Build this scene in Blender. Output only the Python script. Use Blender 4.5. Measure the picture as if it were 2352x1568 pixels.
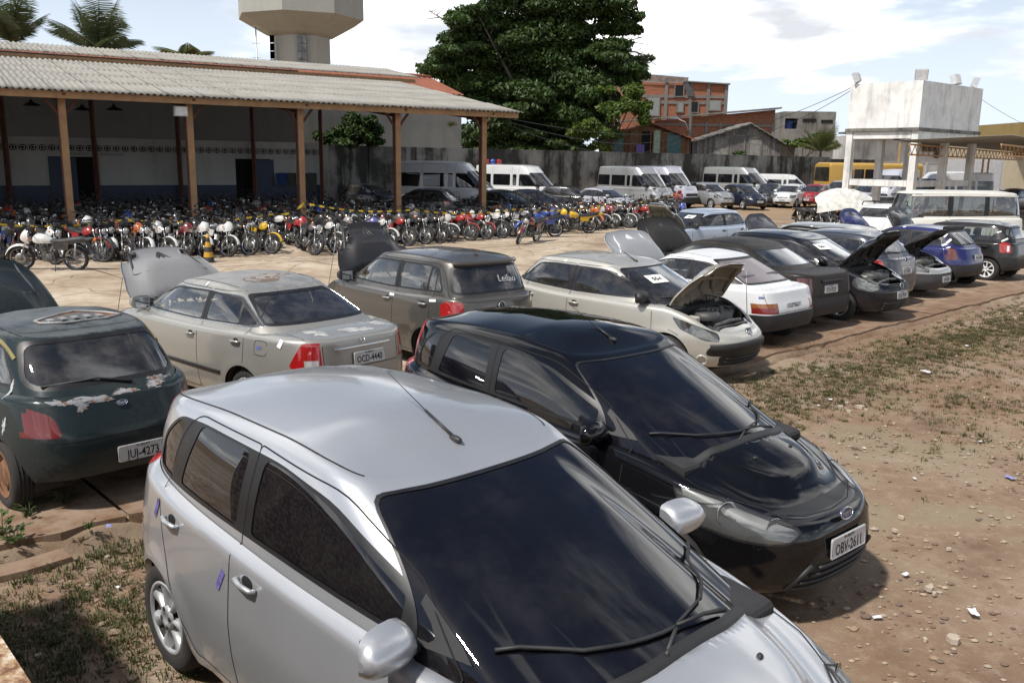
import bpy, bmesh, math, random
import numpy as np
from mathutils import Vector, Matrix
from mathutils.bvhtree import BVHTree
random.seed(7)
PI = math.pi
SC = bpy.context.scene
COL = SC.collection
for _o in list(bpy.data.objects):
    bpy.data.objects.remove(_o)

# ------------------------------------------------------------------ camera
F_PX, PITCH, ROLL, CAM_H = 2040.0, 0.2015, 0.0143, 2.75      # pixels on a 2352 px wide frame
_cp, _sp, _cr, _sr = math.cos(PITCH), math.sin(PITCH), math.cos(ROLL), math.sin(ROLL)
FWD = Vector((0, _cp, -_sp)); _up = Vector((0, _sp, _cp)); _rt = Vector((1, 0, 0))
RGT = _cr*_rt + _sr*_up
UPV = -_sr*_rt + _cr*_up
CAM = Vector((0, 0, CAM_H))
cd = bpy.data.cameras.new('camera')
co = bpy.data.objects.new('camera', cd); COL.objects.link(co)
cd.sensor_width = 36.0; cd.lens = F_PX/2352*36.0
cd.clip_start = 0.05; cd.clip_end = 2000
co.matrix_world = Matrix(((RGT.x, UPV.x, -FWD.x, CAM.x), (RGT.y, UPV.y, -FWD.y, CAM.y), (RGT.z, UPV.z, -FWD.z, CAM.z), (0, 0, 0, 1)))
SC.camera = co
SC.render.resolution_x = 1024; SC.render.resolution_y = 682

# ------------------------------------------------------------------ sky, sun, exposure
SUN_AZ = Vector((-0.76, -0.65))        # horizontal direction towards the sun
SUN_EL = math.radians(57)
wd = bpy.data.worlds.new('World'); SC.world = wd; wd.use_nodes = True
_nt = wd.node_tree; _nt.nodes.clear()
def _wn(t, **k):
    n = _nt.nodes.new(t)
    for a, b in k.items(): setattr(n, a, b)
    return n
_out = _wn('ShaderNodeOutputWorld'); _bg = _wn('ShaderNodeBackground')
_sky = _wn('ShaderNodeTexSky', sky_type='NISHITA', sun_disc=False)
_sky.sun_elevation = SUN_EL
_sky.sun_rotation = math.atan2(SUN_AZ.x, SUN_AZ.y)
_sky.air_density = 1.0; _sky.dust_density = 0.6; _sky.ozone_density = 2.0
_bg.inputs['Strength'].default_value = 0.06
# clouds: a layer of noise over the direction of view, the same all round the sky
_tc = _wn('ShaderNodeTexCoord'); _sep = _wn('ShaderNodeSeparateXYZ')
_nt.links.new(_tc.outputs['Generated'], _sep.inputs[0])
def _m(op, a, b=None, c=None):
    n = _wn('ShaderNodeMath', operation=op)
    for i, v in enumerate((a, b, c)):
        if v is None: continue
        if isinstance(v, (int, float)): n.inputs[i].default_value = v
        else: _nt.links.new(v, n.inputs[i])
    return n.outputs[0]
_zz = _m('ADD', _m('MAXIMUM', _sep.outputs[2], 0.0), 0.16)
_cmb = _wn('ShaderNodeCombineXYZ')
_nt.links.new(_m('DIVIDE', _sep.outputs[0], _zz), _cmb.inputs[0])
_nt.links.new(_m('DIVIDE', _sep.outputs[1], _zz), _cmb.inputs[1])
_mp = _wn('ShaderNodeMapping'); _mp.inputs['Location'].default_value = (5.9, 14.65, 0.0)
_nt.links.new(_cmb.outputs[0], _mp.inputs[0])
_n1 = _wn('ShaderNodeTexNoise'); _n1.inputs['Scale'].default_value = 0.6; _n1.inputs['Detail'].default_value = 9; _n1.inputs['Roughness'].default_value = 0.55; _n1.inputs['Distortion'].default_value = 0.25
_nt.links.new(_mp.outputs[0], _n1.inputs['Vector'])
_rmp = _wn('ShaderNodeMapRange', interpolation_type='SMOOTHSTEP')
_rmp.inputs['From Min'].default_value = 0.49; _rmp.inputs['From Max'].default_value = 0.575
_nt.links.new(_n1.outputs[0], _rmp.inputs['Value'])
_n2 = _wn('ShaderNodeTexNoise'); _n2.inputs['Scale'].default_value = 1.7; _n2.inputs['Detail'].default_value = 6
_nt.links.new(_mp.outputs[0], _n2.inputs['Vector'])
_cr2 = _wn('ShaderNodeValToRGB')
_cr2.color_ramp.elements[0].position = 0.35; _cr2.color_ramp.elements[0].color = (10.5, 10.8, 11.4, 1)
_cr2.color_ramp.elements[1].position = 0.68; _cr2.color_ramp.elements[1].color = (32, 31.6, 30.8, 1)
_nt.links.new(_n2.outputs[0], _cr2.inputs[0])
_mx = _wn('ShaderNodeMix', data_type='RGBA')
_nt.links.new(_m('MULTIPLY', _rmp.outputs[0], 0.93), _mx.inputs[0])
_nt.links.new(_cr2.outputs[0], _mx.inputs[7])
# humid haze whitens the sky towards the horizon
_hz = _wn('ShaderNodeMapRange', interpolation_type='SMOOTHSTEP'); _hz.inputs['From Min'].default_value = 0.46; _hz.inputs['From Max'].default_value = -0.02; _hz.inputs['To Max'].default_value = 0.95
_nt.links.new(_sep.outputs[2], _hz.inputs['Value'])
_mh = _wn('ShaderNodeMix', data_type='RGBA'); _nt.links.new(_hz.outputs[0], _mh.inputs[0]); _nt.links.new(_sky.outputs[0], _mh.inputs[6]); _mh.inputs[7].default_value = (12.2, 13.6, 15.6, 1)
_nt.links.new(_mh.outputs[2], _mx.inputs[6])
_nt.links.new(_mx.outputs[2], _bg.inputs['Color']); _nt.links.new(_bg.outputs[0], _out.inputs[0])

sl = bpy.data.lights.new('sun', 'SUN'); sl.energy = 4.2; sl.angle = math.radians(3.2); sl.color = (1.0, 0.955, 0.89)
so = bpy.data.objects.new('sun', sl); COL.objects.link(so)
_sd = Vector((SUN_AZ.x*math.cos(SUN_EL), SUN_AZ.y*math.cos(SUN_EL), math.sin(SUN_EL))).normalized()
so.rotation_euler = _sd.to_track_quat('Z', 'Y').to_euler()
vs = SC.view_settings
vs.view_transform = 'Standard'; vs.look = 'None'; vs.exposure = 0.35; vs.gamma = 1.0; vs.use_curve_mapping = False

# ------------------------------------------------------------------ coordinates
E1 = Vector((0.735, 0.678)); E2 = Vector((-0.678, 0.735))     # the lot's own axes: along the kerb, away from it
YAW_OUT = math.atan2(-E2.y, -E2.x)                            # heading of a car facing the camera side
YAW_IN = YAW_OUT + PI
def lot(u, v, z=0.0):
    return Vector((E1.x*u + E2.x*v, E1.y*u + E2.y*v, z))
def ray(px, py):
    return (px-1176)/F_PX*RGT - (py-784)/F_PX*UPV + FWD
def ground(px, py, z=0.0):
    d = ray(px, py); return CAM + d*((z-CAM_H)/d.z)
def at_depth(px, py, Y):
    d = ray(px, py); return CAM + d*(Y/d.y)

# ------------------------------------------------------------------ mesh helpers
class MB:
    def __init__(s): s.v = []; s.f = []; s.m = []; s.sm = []
    def add(s, vs, fs, m=0, smooth=True):
        b = len(s.v); s.v += [tuple(p) for p in vs]
        for f in fs:
            s.f.append(tuple(b+i for i in f)); s.m.append(m); s.sm.append(smooth)
        return s
    def box(s, c, h, m=0, M=None):
        vs = [Vector((c[0]+h[0]*a, c[1]+h[1]*b, c[2]+h[2]*d)) for a in (-1, 1) for b in (-1, 1) for d in (-1, 1)]
        if M: vs = [M @ p for p in vs]
        return s.add(vs, [(0, 1, 3, 2), (4, 6, 7, 5), (0, 4, 5, 1), (2, 3, 7, 6), (0, 2, 6, 4), (1, 5, 7, 3)], m, False)
    def bar(s, a, b, w, h=None, m=0, up=(0, 0, 1)):
        a = Vector(a); b = Vector(b); h = h or w
        d = (b-a).normalized(); u = Vector(up)
        if abs(d.dot(u)) > 0.95: u = Vector((1, 0, 0))
        x = d.cross(u).normalized()*w/2; y = x.cross(d).normalized()*h/2
        vs = [a-x-y, a+x-y, a+x+y, a-x+y, b-x-y, b+x-y, b+x+y, b-x+y]
        return s.add(vs, [(3, 2, 1, 0), (4, 5, 6, 7), (0, 1, 5, 4), (1, 2, 6, 5), (2, 3, 7, 6), (3, 0, 4, 7)], m, False)
    def tube(s, pts, r, n=8, m=0, caps=True):
        pts = [Vector(p) for p in pts]; k = len(pts)
        rs = r if isinstance(r, (list, tuple)) else [r]*k
        ref = None; vs = []; fs = []
        for i, p in enumerate(pts):
            t = (pts[min(i+1, k-1)]-pts[max(i-1, 0)]).normalized()
            if ref is None:
                ref = t.cross(Vector((0, 0, 1)) if abs(t.z) < 0.9 else Vector((1, 0, 0))).normalized()
            x = (ref - t*ref.dot(t)).normalized(); ref = x; y = t.cross(x)
            for j in range(n):
                a = 2*PI*j/n; vs.append(p + (x*math.cos(a)+y*math.sin(a))*rs[i])
        for i in range(k-1):
            for j in range(n):
                fs.append((i*n+j, i*n+(j+1) % n, (i+1)*n+(j+1) % n, (i+1)*n+j))
        if caps:
            fs.append(tuple(range(n-1, -1, -1))); fs.append(tuple((k-1)*n+j for j in range(n)))
        return s.add(vs, fs, m)
    def lathe(s, prof, n=24, axis='y', c=(0, 0, 0), m=0, closed=False):
        # prof: list of (radius, height along axis)
        vs = []; fs = []; k = len(prof)
        for r, h in prof:
            for j in range(n):
                a = 2*PI*j/n; p = (r*math.cos(a), r*math.sin(a))
                q = (p[0], h, p[1]) if axis == 'y' else ((p[0], p[1], h) if axis == 'z' else (h, p[0], p[1]))
                vs.append((q[0]+c[0], q[1]+c[1], q[2]+c[2]))
        for i in range(k-1 if not closed else k):
            for j in range(n):
                i2 = (i+1) % k
                fs.append((i*n+j, i*n+(j+1) % n, i2*n+(j+1) % n, i2*n+j))
        return s.add(vs, fs, m)
    def prism(s, poly, axis, h0, h1, m=0, M=None, smooth=False):
        # polygon (2D) extruded along an axis
        def P(p, h): return Vector((p[0], h, p[1])) if axis == 'y' else (Vector((h, p[0], p[1])) if axis == 'x' else Vector((p[0], p[1], h)))
        n = len(poly); vs = [P(p, h0) for p in poly]+[P(p, h1) for p in poly]
        if M: vs = [M @ p for p in vs]
        fs = [tuple(range(n-1, -1, -1)), tuple(range(n, 2*n))]+[(i, (i+1) % n, n+(i+1) % n, n+i) for i in range(n)]
        return s.add(vs, fs, m, smooth)
    def grid(s, P, m=0, smooth=True, flip=False):
        nr = len(P); nc = len(P[0]); vs = [p for row in P for p in row]; fs = []
        for i in range(nr-1):
            for j in range(nc-1):
                q = (i*nc+j, i*nc+j+1, (i+1)*nc+j+1, (i+1)*nc+j)
                fs.append(q[::-1] if flip else q)
        return s.add(vs, fs, m, smooth)
    def ellipsoid(s, c, r, n=10, k=7, m=0, M=None):
        vs = []; fs = []
        for i in range(k+1):
            t = PI*i/k
            for j in range(n):
                a = 2*PI*j/n
                p = Vector((c[0]+r[0]*math.sin(t)*math.cos(a), c[1]+r[1]*math.sin(t)*math.sin(a), c[2]+r[2]*math.cos(t)))
                vs.append(M @ p if M else p)
        for i in range(k):
            for j in range(n):
                fs.append((i*n+j, (i+1)*n+j, (i+1)*n+(j+1) % n, i*n+(j+1) % n))
        return s.add(vs, fs, m)
    def mesh(s, name, mats, weld=False, fixn=True):
        me = bpy.data.meshes.new(name); me.from_pydata(s.v, [], s.f)
        for mm in (mats if isinstance(mats, (list, tuple)) else [mats]): me.materials.append(mm)
        me.polygons.foreach_set('material_index', s.m); me.polygons.foreach_set('use_smooth', s.sm)
        if fixn or weld:
            bm = bmesh.new(); bm.from_mesh(me)
            if weld: bmesh.ops.remove_doubles(bm, verts=bm.verts, dist=1e-5)
            if fixn: bmesh.ops.recalc_face_normals(bm, faces=bm.faces)
            bm.to_mesh(me); bm.free()
        return me
    def build(s, name, mats, parent=None, weld=False, fixn=True, sharp=None):
        me = s.mesh(name, mats, weld, fixn)
        if sharp: me.set_sharp_from_angle(angle=math.radians(sharp))
        return link(name, me, parent)
def link(name, data, parent=None):
    o = bpy.data.objects.new(name, data); COL.objects.link(o)
    if parent is not None: o.parent = parent
    return o
def empty(name, loc=(0, 0, 0), rz=0.0):
    o = bpy.data.objects.new(name, None); COL.objects.link(o); o.empty_display_size = 0.2
    o.location = loc; o.rotation_euler = (0, 0, rz); return o
def tag(o, label=None, cat=None, group=None, kind=None):
    if label: o['label'] = label
    if cat: o['category'] = cat
    if group: o['group'] = group
    if kind: o['kind'] = kind
    return o
KIDS = {}
def kids(o):
    return [c for c in ALLKIDS.get(o.name, [])]
ALLKIDS = {}
def index_children():
    ALLKIDS.clear()
    for o in bpy.data.objects:
        if o.parent: ALLKIDS.setdefault(o.parent.name, []).append(o)
def copy_tree(o, parent=None):
    c = o.copy(); COL.objects.link(c); c.parent = parent
    for ch in kids(o): copy_tree(ch, c)
    return c
def pchip(pts):
    pts = sorted(pts); x = np.array([p[0] for p in pts], float); y = np.array([p[1] for p in pts], float)
    if len(x) == 1: return lambda t: np.full(np.shape(t), y[0]) if np.ndim(t) else y[0]
    h = np.diff(x); dl = np.diff(y)/h; d = np.zeros(len(x))
    for i in range(1, len(x)-1):
        if dl[i-1]*dl[i] > 0:
            w1 = 2*h[i]+h[i-1]; w2 = h[i]+2*h[i-1]; d[i] = (w1+w2)/(w1/dl[i-1]+w2/dl[i])
    d[0] = dl[0]; d[-1] = dl[-1]
    def f(t):
        t = np.clip(t, x[0], x[-1]); i = np.clip(np.searchsorted(x, t)-1, 0, len(x)-2)
        u = (t-x[i])/h[i]; u2 = u*u; u3 = u2*u
        return (2*u3-3*u2+1)*y[i]+(u3-2*u2+u)*h[i]*d[i]+(-2*u3+3*u2)*y[i+1]+(u3-u2)*h[i]*d[i+1]
    return f
def rpoly(pts, r=0.05, n=4):
    # polygon with rounded corners; r may be a list
    out = []; k = len(pts); rs = r if isinstance(r, (list, tuple)) else [r]*k
    for i in range(k):
        p = Vector(pts[i]); a = Vector(pts[i-1]); b = Vector(pts[(i+1) % k])
        da = (a-p); db = (b-p); rr = min(rs[i], da.length*0.48, db.length*0.48)
        if rr < 1e-4: out.append((p.x, p.y)); continue
        A = p+da.normalized()*rr; B = p+db.normalized()*rr
        for j in range(n+1):
            t = j/n; q = A*(1-t)**2+p*2*t*(1-t)+B*t*t; out.append((q.x, q.y))
    return out

# ------------------------------------------------------------------ materials
MATS = {}
class NT:
    def __init__(s, name):
        s.mat = bpy.data.materials.new(name); s.mat.use_nodes = True
        s.t = s.mat.node_tree; s.b = s.t.nodes['Principled BSDF']; s.o = s.t.nodes['Material Output']
    def n(s, t, ins=None, **k):
        nd = s.t.nodes.new(t)
        for a, b in k.items(): setattr(nd, a, b)
        for a, b in (ins or {}).items(): s.put(nd.inputs[a], b)
        return nd
    def put(s, sock, v):
        if isinstance(v, bpy.types.NodeSocket): s.t.links.new(v, sock)
        else:
            if hasattr(sock, 'default_value') and isinstance(v, (tuple, list)) and len(v) == 3 and sock.type == 'RGBA': v = (*v, 1)
            sock.default_value = v
    def set(s, **k):
        nm = dict(color='Base Color', rough='Roughness', metal='Metallic', coat='Coat Weight', coatr='Coat Roughness', spec='Specular IOR Level', normal='Normal', alpha='Alpha', trans='Transmission Weight', emit='Emission Color', emits='Emission Strength', sheen='Sheen Weight', sss='Subsurface Weight')
        for a, b in k.items(): s.put(s.b.inputs[nm[a]], b)
        return s
    def obj(s): return s.n('ShaderNodeTexCoord').outputs['Object']
    def pos(s): return s.n('ShaderNodeNewGeometry').outputs['Position']
    def noise(s, vec, scale, detail=4, rough=0.55, dist=0.0, dim='3D'):
        nd = s.n('ShaderNodeTexNoise', {'Scale': scale, 'Detail': detail, 'Roughness': rough, 'Distortion': dist})
        if vec is not None: s.t.links.new(vec, nd.inputs['Vector'])
        return nd.outputs[0]
    def ramp(s, fac, stops):
        nd = s.n('ShaderNodeValToRGB'); el = nd.color_ramp.elements
        while len(el) < len(stops): el.new(0.5)
        for e, (p, c) in zip(el, stops):
            e.position = p; e.color = (*c, 1) if len(c) == 3 else c
        s.t.links.new(fac, nd.inputs[0]); return nd.outputs[0]
    def sstep(s, fac, a, b, lo=0.0, hi=1.0):
        nd = s.n('ShaderNodeMapRange', {'From Min': a, 'From Max': b, 'To Min': lo, 'To Max': hi}, interpolation_type='SMOOTHSTEP')
        s.t.links.new(fac, nd.inputs['Value']); return nd.outputs[0]
    def mix(s, fac, a, b, mode='MIX'):
        nd = s.n('ShaderNodeMix', data_type='RGBA', blend_type=mode)
        s.put(nd.inputs[0], fac); s.put(nd.inputs[6], a); s.put(nd.inputs[7], b); return nd.outputs[2]
    def math(s, op, a, b=0.0):
        nd = s.n('ShaderNodeMath', operation=op); s.put(nd.inputs[0], a); s.put(nd.inputs[1], b); return nd.outputs[0]
    def sep(s, v):
        nd = s.n('ShaderNodeSeparateXYZ'); s.t.links.new(v, nd.inputs[0]); return nd.outputs
    def mapv(s, v, scale=(1, 1, 1), loc=(0, 0, 0), rot=(0, 0, 0)):
        nd = s.n('ShaderNodeMapping', {'Scale': scale, 'Location': loc, 'Rotation': rot}); s.t.links.new(v, nd.inputs[0]); return nd.outputs[0]
    def bump(s, h, strength=0.3, dist=0.02):
        nd = s.n('ShaderNodeBump', {'Strength': strength, 'Distance': dist}); s.t.links.new(h, nd.inputs['Height']); s.t.links.new(nd.outputs[0], s.b.inputs['Normal']); return nd.outputs[0]
def plain(name, color, rough=0.6, metal=0.0, coat=0.0, spec=0.5, var=0.12, vs=6.0):
    if name in MATS: return MATS[name]
    m = NT(name); m.set(rough=rough, metal=metal, coat=coat, spec=spec)
    if var:
        nz = m.noise(m.obj(), vs, 5)
        m.set(color=m.ramp(nz, [(0.3, tuple(c*(1-var) for c in color)), (0.7, tuple(min(1, c*(1+var)) for c in color))]))
        m.set(rough=m.sstep(nz, 0.3, 0.7, max(0.02, rough-0.06), min(1, rough+0.08)))
    else: m.set(color=color)
    MATS[name] = m.mat; return m.mat
def paint(name, color, metal=0.0, rough=0.42, coat=1.0, coatr=0.04, dust=0.15, dustc=(0.30, 0.25, 0.20), fade=None, fadec=(0.35, 0.35, 0.35), flakes=0.0, spec=.25):
    # clear-coated car paint with a film of dust; 'fade' bleaches the upper panels where the lacquer is gone
    if name in MATS: return MATS[name]
    m = NT(name); ob = m.obj(); z = m.sep(ob)[2]
    nz = m.noise(ob, 1.7, 7, 0.62); nf = m.noise(ob, 38, 5, 0.7)
    c = m.mix(m.sstep(nz, 0.3, 0.75, 0.0, 0.35), color, tuple(x*0.82 for x in color))
    if flakes:
        fl = m.noise(ob, 900, 1, 0.5); c = m.mix(m.sstep(fl, 0.45, 0.75, 0, flakes), c, tuple(min(1, x*1.5) for x in color))
    cw = coat; rg = rough
    if fade is not None:
        n3 = m.noise(ob, 2.6, 9, 0.66, 0.4)
        zf = m.sstep(m.math('ADD', z, m.math('MULTIPLY', m.math('SUBTRACT', n3, 0.5), 0.5)), fade, fade+0.1)
        fc = m.mix(m.sstep(m.noise(ob, 5, 6, 0.7), 0.35, 0.7), fadec, tuple(x*0.75 for x in fadec))
        c = m.mix(zf, c, fc); rg = m.sstep(zf, 0, 1, rough, 0.62); cw = m.sstep(zf, 0, 1, coat, 0.05)
        m.set(metal=m.sstep(zf, 0, 1, metal, metal*0.25))
    else: m.set(metal=metal)
    # dust lies thicker low down and in patches
    dm = m.math('MULTIPLY', m.sstep(z, 0.75, 0.2, 0.35, 1.0), m.math('MULTIPLY', m.sstep(nz, 0.25, 0.8), m.sstep(nf, 0.2, 0.8)))
    dm = m.math('MINIMUM', m.math('MULTIPLY', dm, dust*2.4), 0.8)
    c = m.mix(dm, c, dustc)
    m.set(spec=spec); m.set(color=c, rough=rg, coat=m.math('SUBTRACT', cw, dm) if not isinstance(cw, float) else m.math('SUBTRACT', cw, dm), coatr=m.sstep(nf, 0.2, 0.9, coatr, coatr+0.05+dust*0.2))
    MATS[name] = m.mat; return m.mat
def glass(name, tint=(0.5, 0.56, 0.55), refl=1.0, dust=0.08, wave=0.0, even=False):
    # window glass: tinted see-through plus mirror reflection by Fresnel, with a little grime
    if name in MATS: return MATS[name]
    m = NT(name); t = m.t
    tr = m.n('ShaderNodeBsdfTransparent', {'Color': tint}); gl = m.n('ShaderNodeBsdfGlossy', {'Color': (0.95, 0.97, 1.0), 'Roughness': 0.01})
    fr = m.n('ShaderNodeFresnel', {'IOR': 1.0+0.68*refl})
    if wave:
        bp = m.n('ShaderNodeBump', {'Strength': wave, 'Distance': 0.01, 'Height': m.noise(m.mapv(m.obj(), (1.2, 1.2, 5.0)), 2.2, 2)})
        t.links.new(bp.outputs[0], gl.inputs['Normal']); t.links.new(bp.outputs[0], fr.inputs['Normal'])
    df = m.n('ShaderNodeBsdfDiffuse', {'Color': (0.33, 0.30, 0.26)})
    a = m.n('ShaderNodeMixShader'); t.links.new(m.math('MINIMUM', m.math('MULTIPLY', fr.outputs[0], 1.75), 1.0), a.inputs[0]); t.links.new(tr.outputs[0], a.inputs[1]); t.links.new(gl.outputs[0], a.inputs[2])
    b = m.n('ShaderNodeMixShader'); dn = m.noise(m.obj(), 5, 7, 0.65)
    t.links.new(m.sstep(dn, 0.3, 0.8, dust*0.8, dust*1.15) if even else m.sstep(dn, 0.35, 0.8, dust*0.25, dust*1.6), b.inputs[0]); t.links.new(a.outputs[0], b.inputs[1]); t.links.new(df.outputs[0], b.inputs[2])
    t.links.new(b.outputs[0], m.o.inputs[0]); t.nodes.remove(m.b)
    MATS[name] = m.mat; return m.mat
def tinted(name, color=(0.004, 0.004, 0.006), dust=0.02, wave=0.0):
    # window behind near-black film: only reflection is seen
    if name in MATS: return MATS[name]
    m = NT(name); nz = m.noise(m.obj(), 4, 7, 0.65)
    m.set(color=m.mix(m.sstep(nz, 0.4, 0.85, 0, dust*2), color, (0.30, 0.27, 0.23)), rough=0.01, spec=0.75)
    if wave: m.bump(m.noise(m.mapv(m.obj(), (1.2, 1.2, 5.0)), 2.2, 2), wave, 0.01)
    MATS[name] = m.mat; return m.mat
BLACK = plain('black_plastic', (0.018, 0.018, 0.019), 0.55, var=0.25)
TRIM = plain('black_rubber_seal', (0.010, 0.010, 0.011), 0.45, var=0.2)
GAP = plain('panel_gap', (0.004, 0.004, 0.004), 0.9, var=0)
RUBBER = plain('tyre_rubber', (0.022, 0.020, 0.019), 0.85, var=0.3, vs=9)
DARKIN = plain('dark_interior', (0.022, 0.022, 0.024), 0.85, var=0.25)
SEATM = plain('seat_cloth', (0.075, 0.078, 0.085), 0.9, var=0.2)
CHROME = plain('chrome', (0.62, 0.63, 0.64), 0.16, 1.0, var=0.05)
STEEL = plain('dull_steel', (0.34, 0.34, 0.34), 0.42, 0.85, var=0.2)
ALLOY = plain('painted_alloy', (0.42, 0.43, 0.44), 0.38, 0.45, coat=0.3, var=0.12)
ENGM = plain('engine_metal', (0.11, 0.11, 0.105), 0.6, 0.4, var=0.5, vs=22)
GRIME = plain('grimy_black', (0.020, 0.018, 0.016), 0.8, var=0.5, vs=14)
REDL = plain('red_lens', (0.30, 0.008, 0.008), 0.08, coat=1.0, var=0.1)
AMBL = plain('amber_lens', (0.22, 0.075, 0.012), 0.10, coat=1.0, var=0.1)
CLRL = plain('clear_lens_reflector', (0.62, 0.62, 0.60), 0.15, 0.5, coat=1.0, var=0.15, vs=30)
PLATE = plain('plate_grey', (0.50, 0.50, 0.50), 0.5, 0.2, var=0.1, vs=20)
INK = plain('plate_ink', (0.012, 0.012, 0.013), 0.6, var=0)
PAPER = plain('white_paper', (0.78, 0.78, 0.77), 0.8, var=0.04)
BARE = plain('bare_primer_metal', (0.30, 0.29, 0.28), 0.6, 0.3, var=0.3, vs=9)
# ------------------------------------------------------------------ cars: one shell builder, many shapes
def _se(c, n): return np.sign(c)*np.abs(c)**(2.0/n)
def _phis(af, ar, b, nf, nr, N):
    p = np.linspace(0, PI, 4001)
    c, s = np.cos(p), np.sin(p)
    n = np.where(c > 0, nf, nr); a = np.where(c > 0, af, ar)
    x = a*_se(c, n); y = b*np.abs(s)**(2.0/n)
    d = np.hypot(np.diff(x), np.diff(y)); ang = np.unwrap(np.arctan2(np.diff(y), np.diff(x)))
    w = d.copy(); w[1:] += np.abs(np.diff(ang))*0.22
    L = np.concatenate([[0], np.cumsum(w)]); L /= L[-1]
    return np.interp(np.linspace(0, 1, N), L, p)
def _outl(ph, xc, af, ar, b, nf, nr):
    c, s = np.cos(ph), np.sin(ph); n = np.where(c > 0, nf, nr); a = np.where(c > 0, af, ar)
    return xc + a*_se(c, n), b*np.abs(s)**(2.0/n)
def _ringmesh(bm, rows, reg, lay, closed_top=False):
    # rows: list of (x, y, z) arrays over the half outline; mirrored to a full ring
    N = len(rows[0][0]); vr = []
    for x, y, z in rows:
        L = [bm.verts.new((x[i], y[i], z[i])) for i in range(N)]
        R = [L[0]]+[bm.verts.new((x[i], -y[i], z[i])) for i in range(1, N-1)]+[L[-1]]
        vr.append((L, R))
    for k in range(len(rows)-1):
        (L0, R0), (L1, R1) = vr[k], vr[k+1]
        for i in range(N-1):
            for A, B, fl in ((L0, L1, False), (R0, R1, True)):
                q = [A[i], A[i+1], B[i+1], B[i]]
                u = []
                for w in q:
                    if w not in u: u.append(w)
                if len(u) < 3: continue
                if fl: u = u[::-1]
                try: f = bm.faces.new(u)
                except ValueError: continue
                f[lay] = reg; f.smooth = True
    return vr

def clip(bm, faces, poly, axis):
    """cut the faces along a convex outline seen down one axis; return the faces inside"""
    area = sum(poly[i-1][0]*poly[i][1]-poly[i][0]*poly[i-1][1] for i in range(len(poly)))
    if area < 0: poly = poly[::-1]
    ix = {'y': (0, 2), 'x': (1, 2), 'z': (0, 1)}[axis]
    p0 = [min(p[k] for p in poly) for k in (0, 1)]; p1 = [max(p[k] for p in poly) for k in (0, 1)]
    cand = []
    for f in faces:
        a = [v.co[ix[0]] for v in f.verts]; b = [v.co[ix[1]] for v in f.verts]
        if max(a) > p0[0] and min(a) < p1[0] and max(b) > p0[1] and min(b) < p1[1]: cand.append(f)
    for i in range(len(poly)):
        if not cand: break
        a = poly[i-1]; b = poly[i]; dx, dy = b[0]-a[0], b[1]-a[1]
        l = math.hypot(dx, dy)
        if l < 1e-6: continue
        nx, ny = dy/l, -dx/l                       # outward
        no = [0, 0, 0]; no[ix[0]] = nx; no[ix[1]] = ny
        pc = [0, 0, 0]; pc[ix[0]] = a[0]; pc[ix[1]] = a[1]
        cut = []; keep = []
        for f in cand:
            ds = [(v.co[ix[0]]-a[0])*nx+(v.co[ix[1]]-a[1])*ny for v in f.verts]
            if max(ds) <= 1e-5: keep.append(f)
            elif min(ds) < -1e-5: cut.append(f)
        if cut:
            g = set(cut)
            for f in cut: g.update(f.edges); g.update(f.verts)
            r = bmesh.ops.bisect_plane(bm, geom=list(g), dist=1e-5, plane_co=pc, plane_no=no)
            for f in r['geom']:
                if isinstance(f, bmesh.types.BMFace) and f.is_valid:
                    c = f.calc_center_median()
                    if (c[ix[0]]-a[0])*nx+(c[ix[1]]-a[1])*ny < 0: keep.append(f)
        cand = list({f for f in keep if f.is_valid})
    return cand

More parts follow.
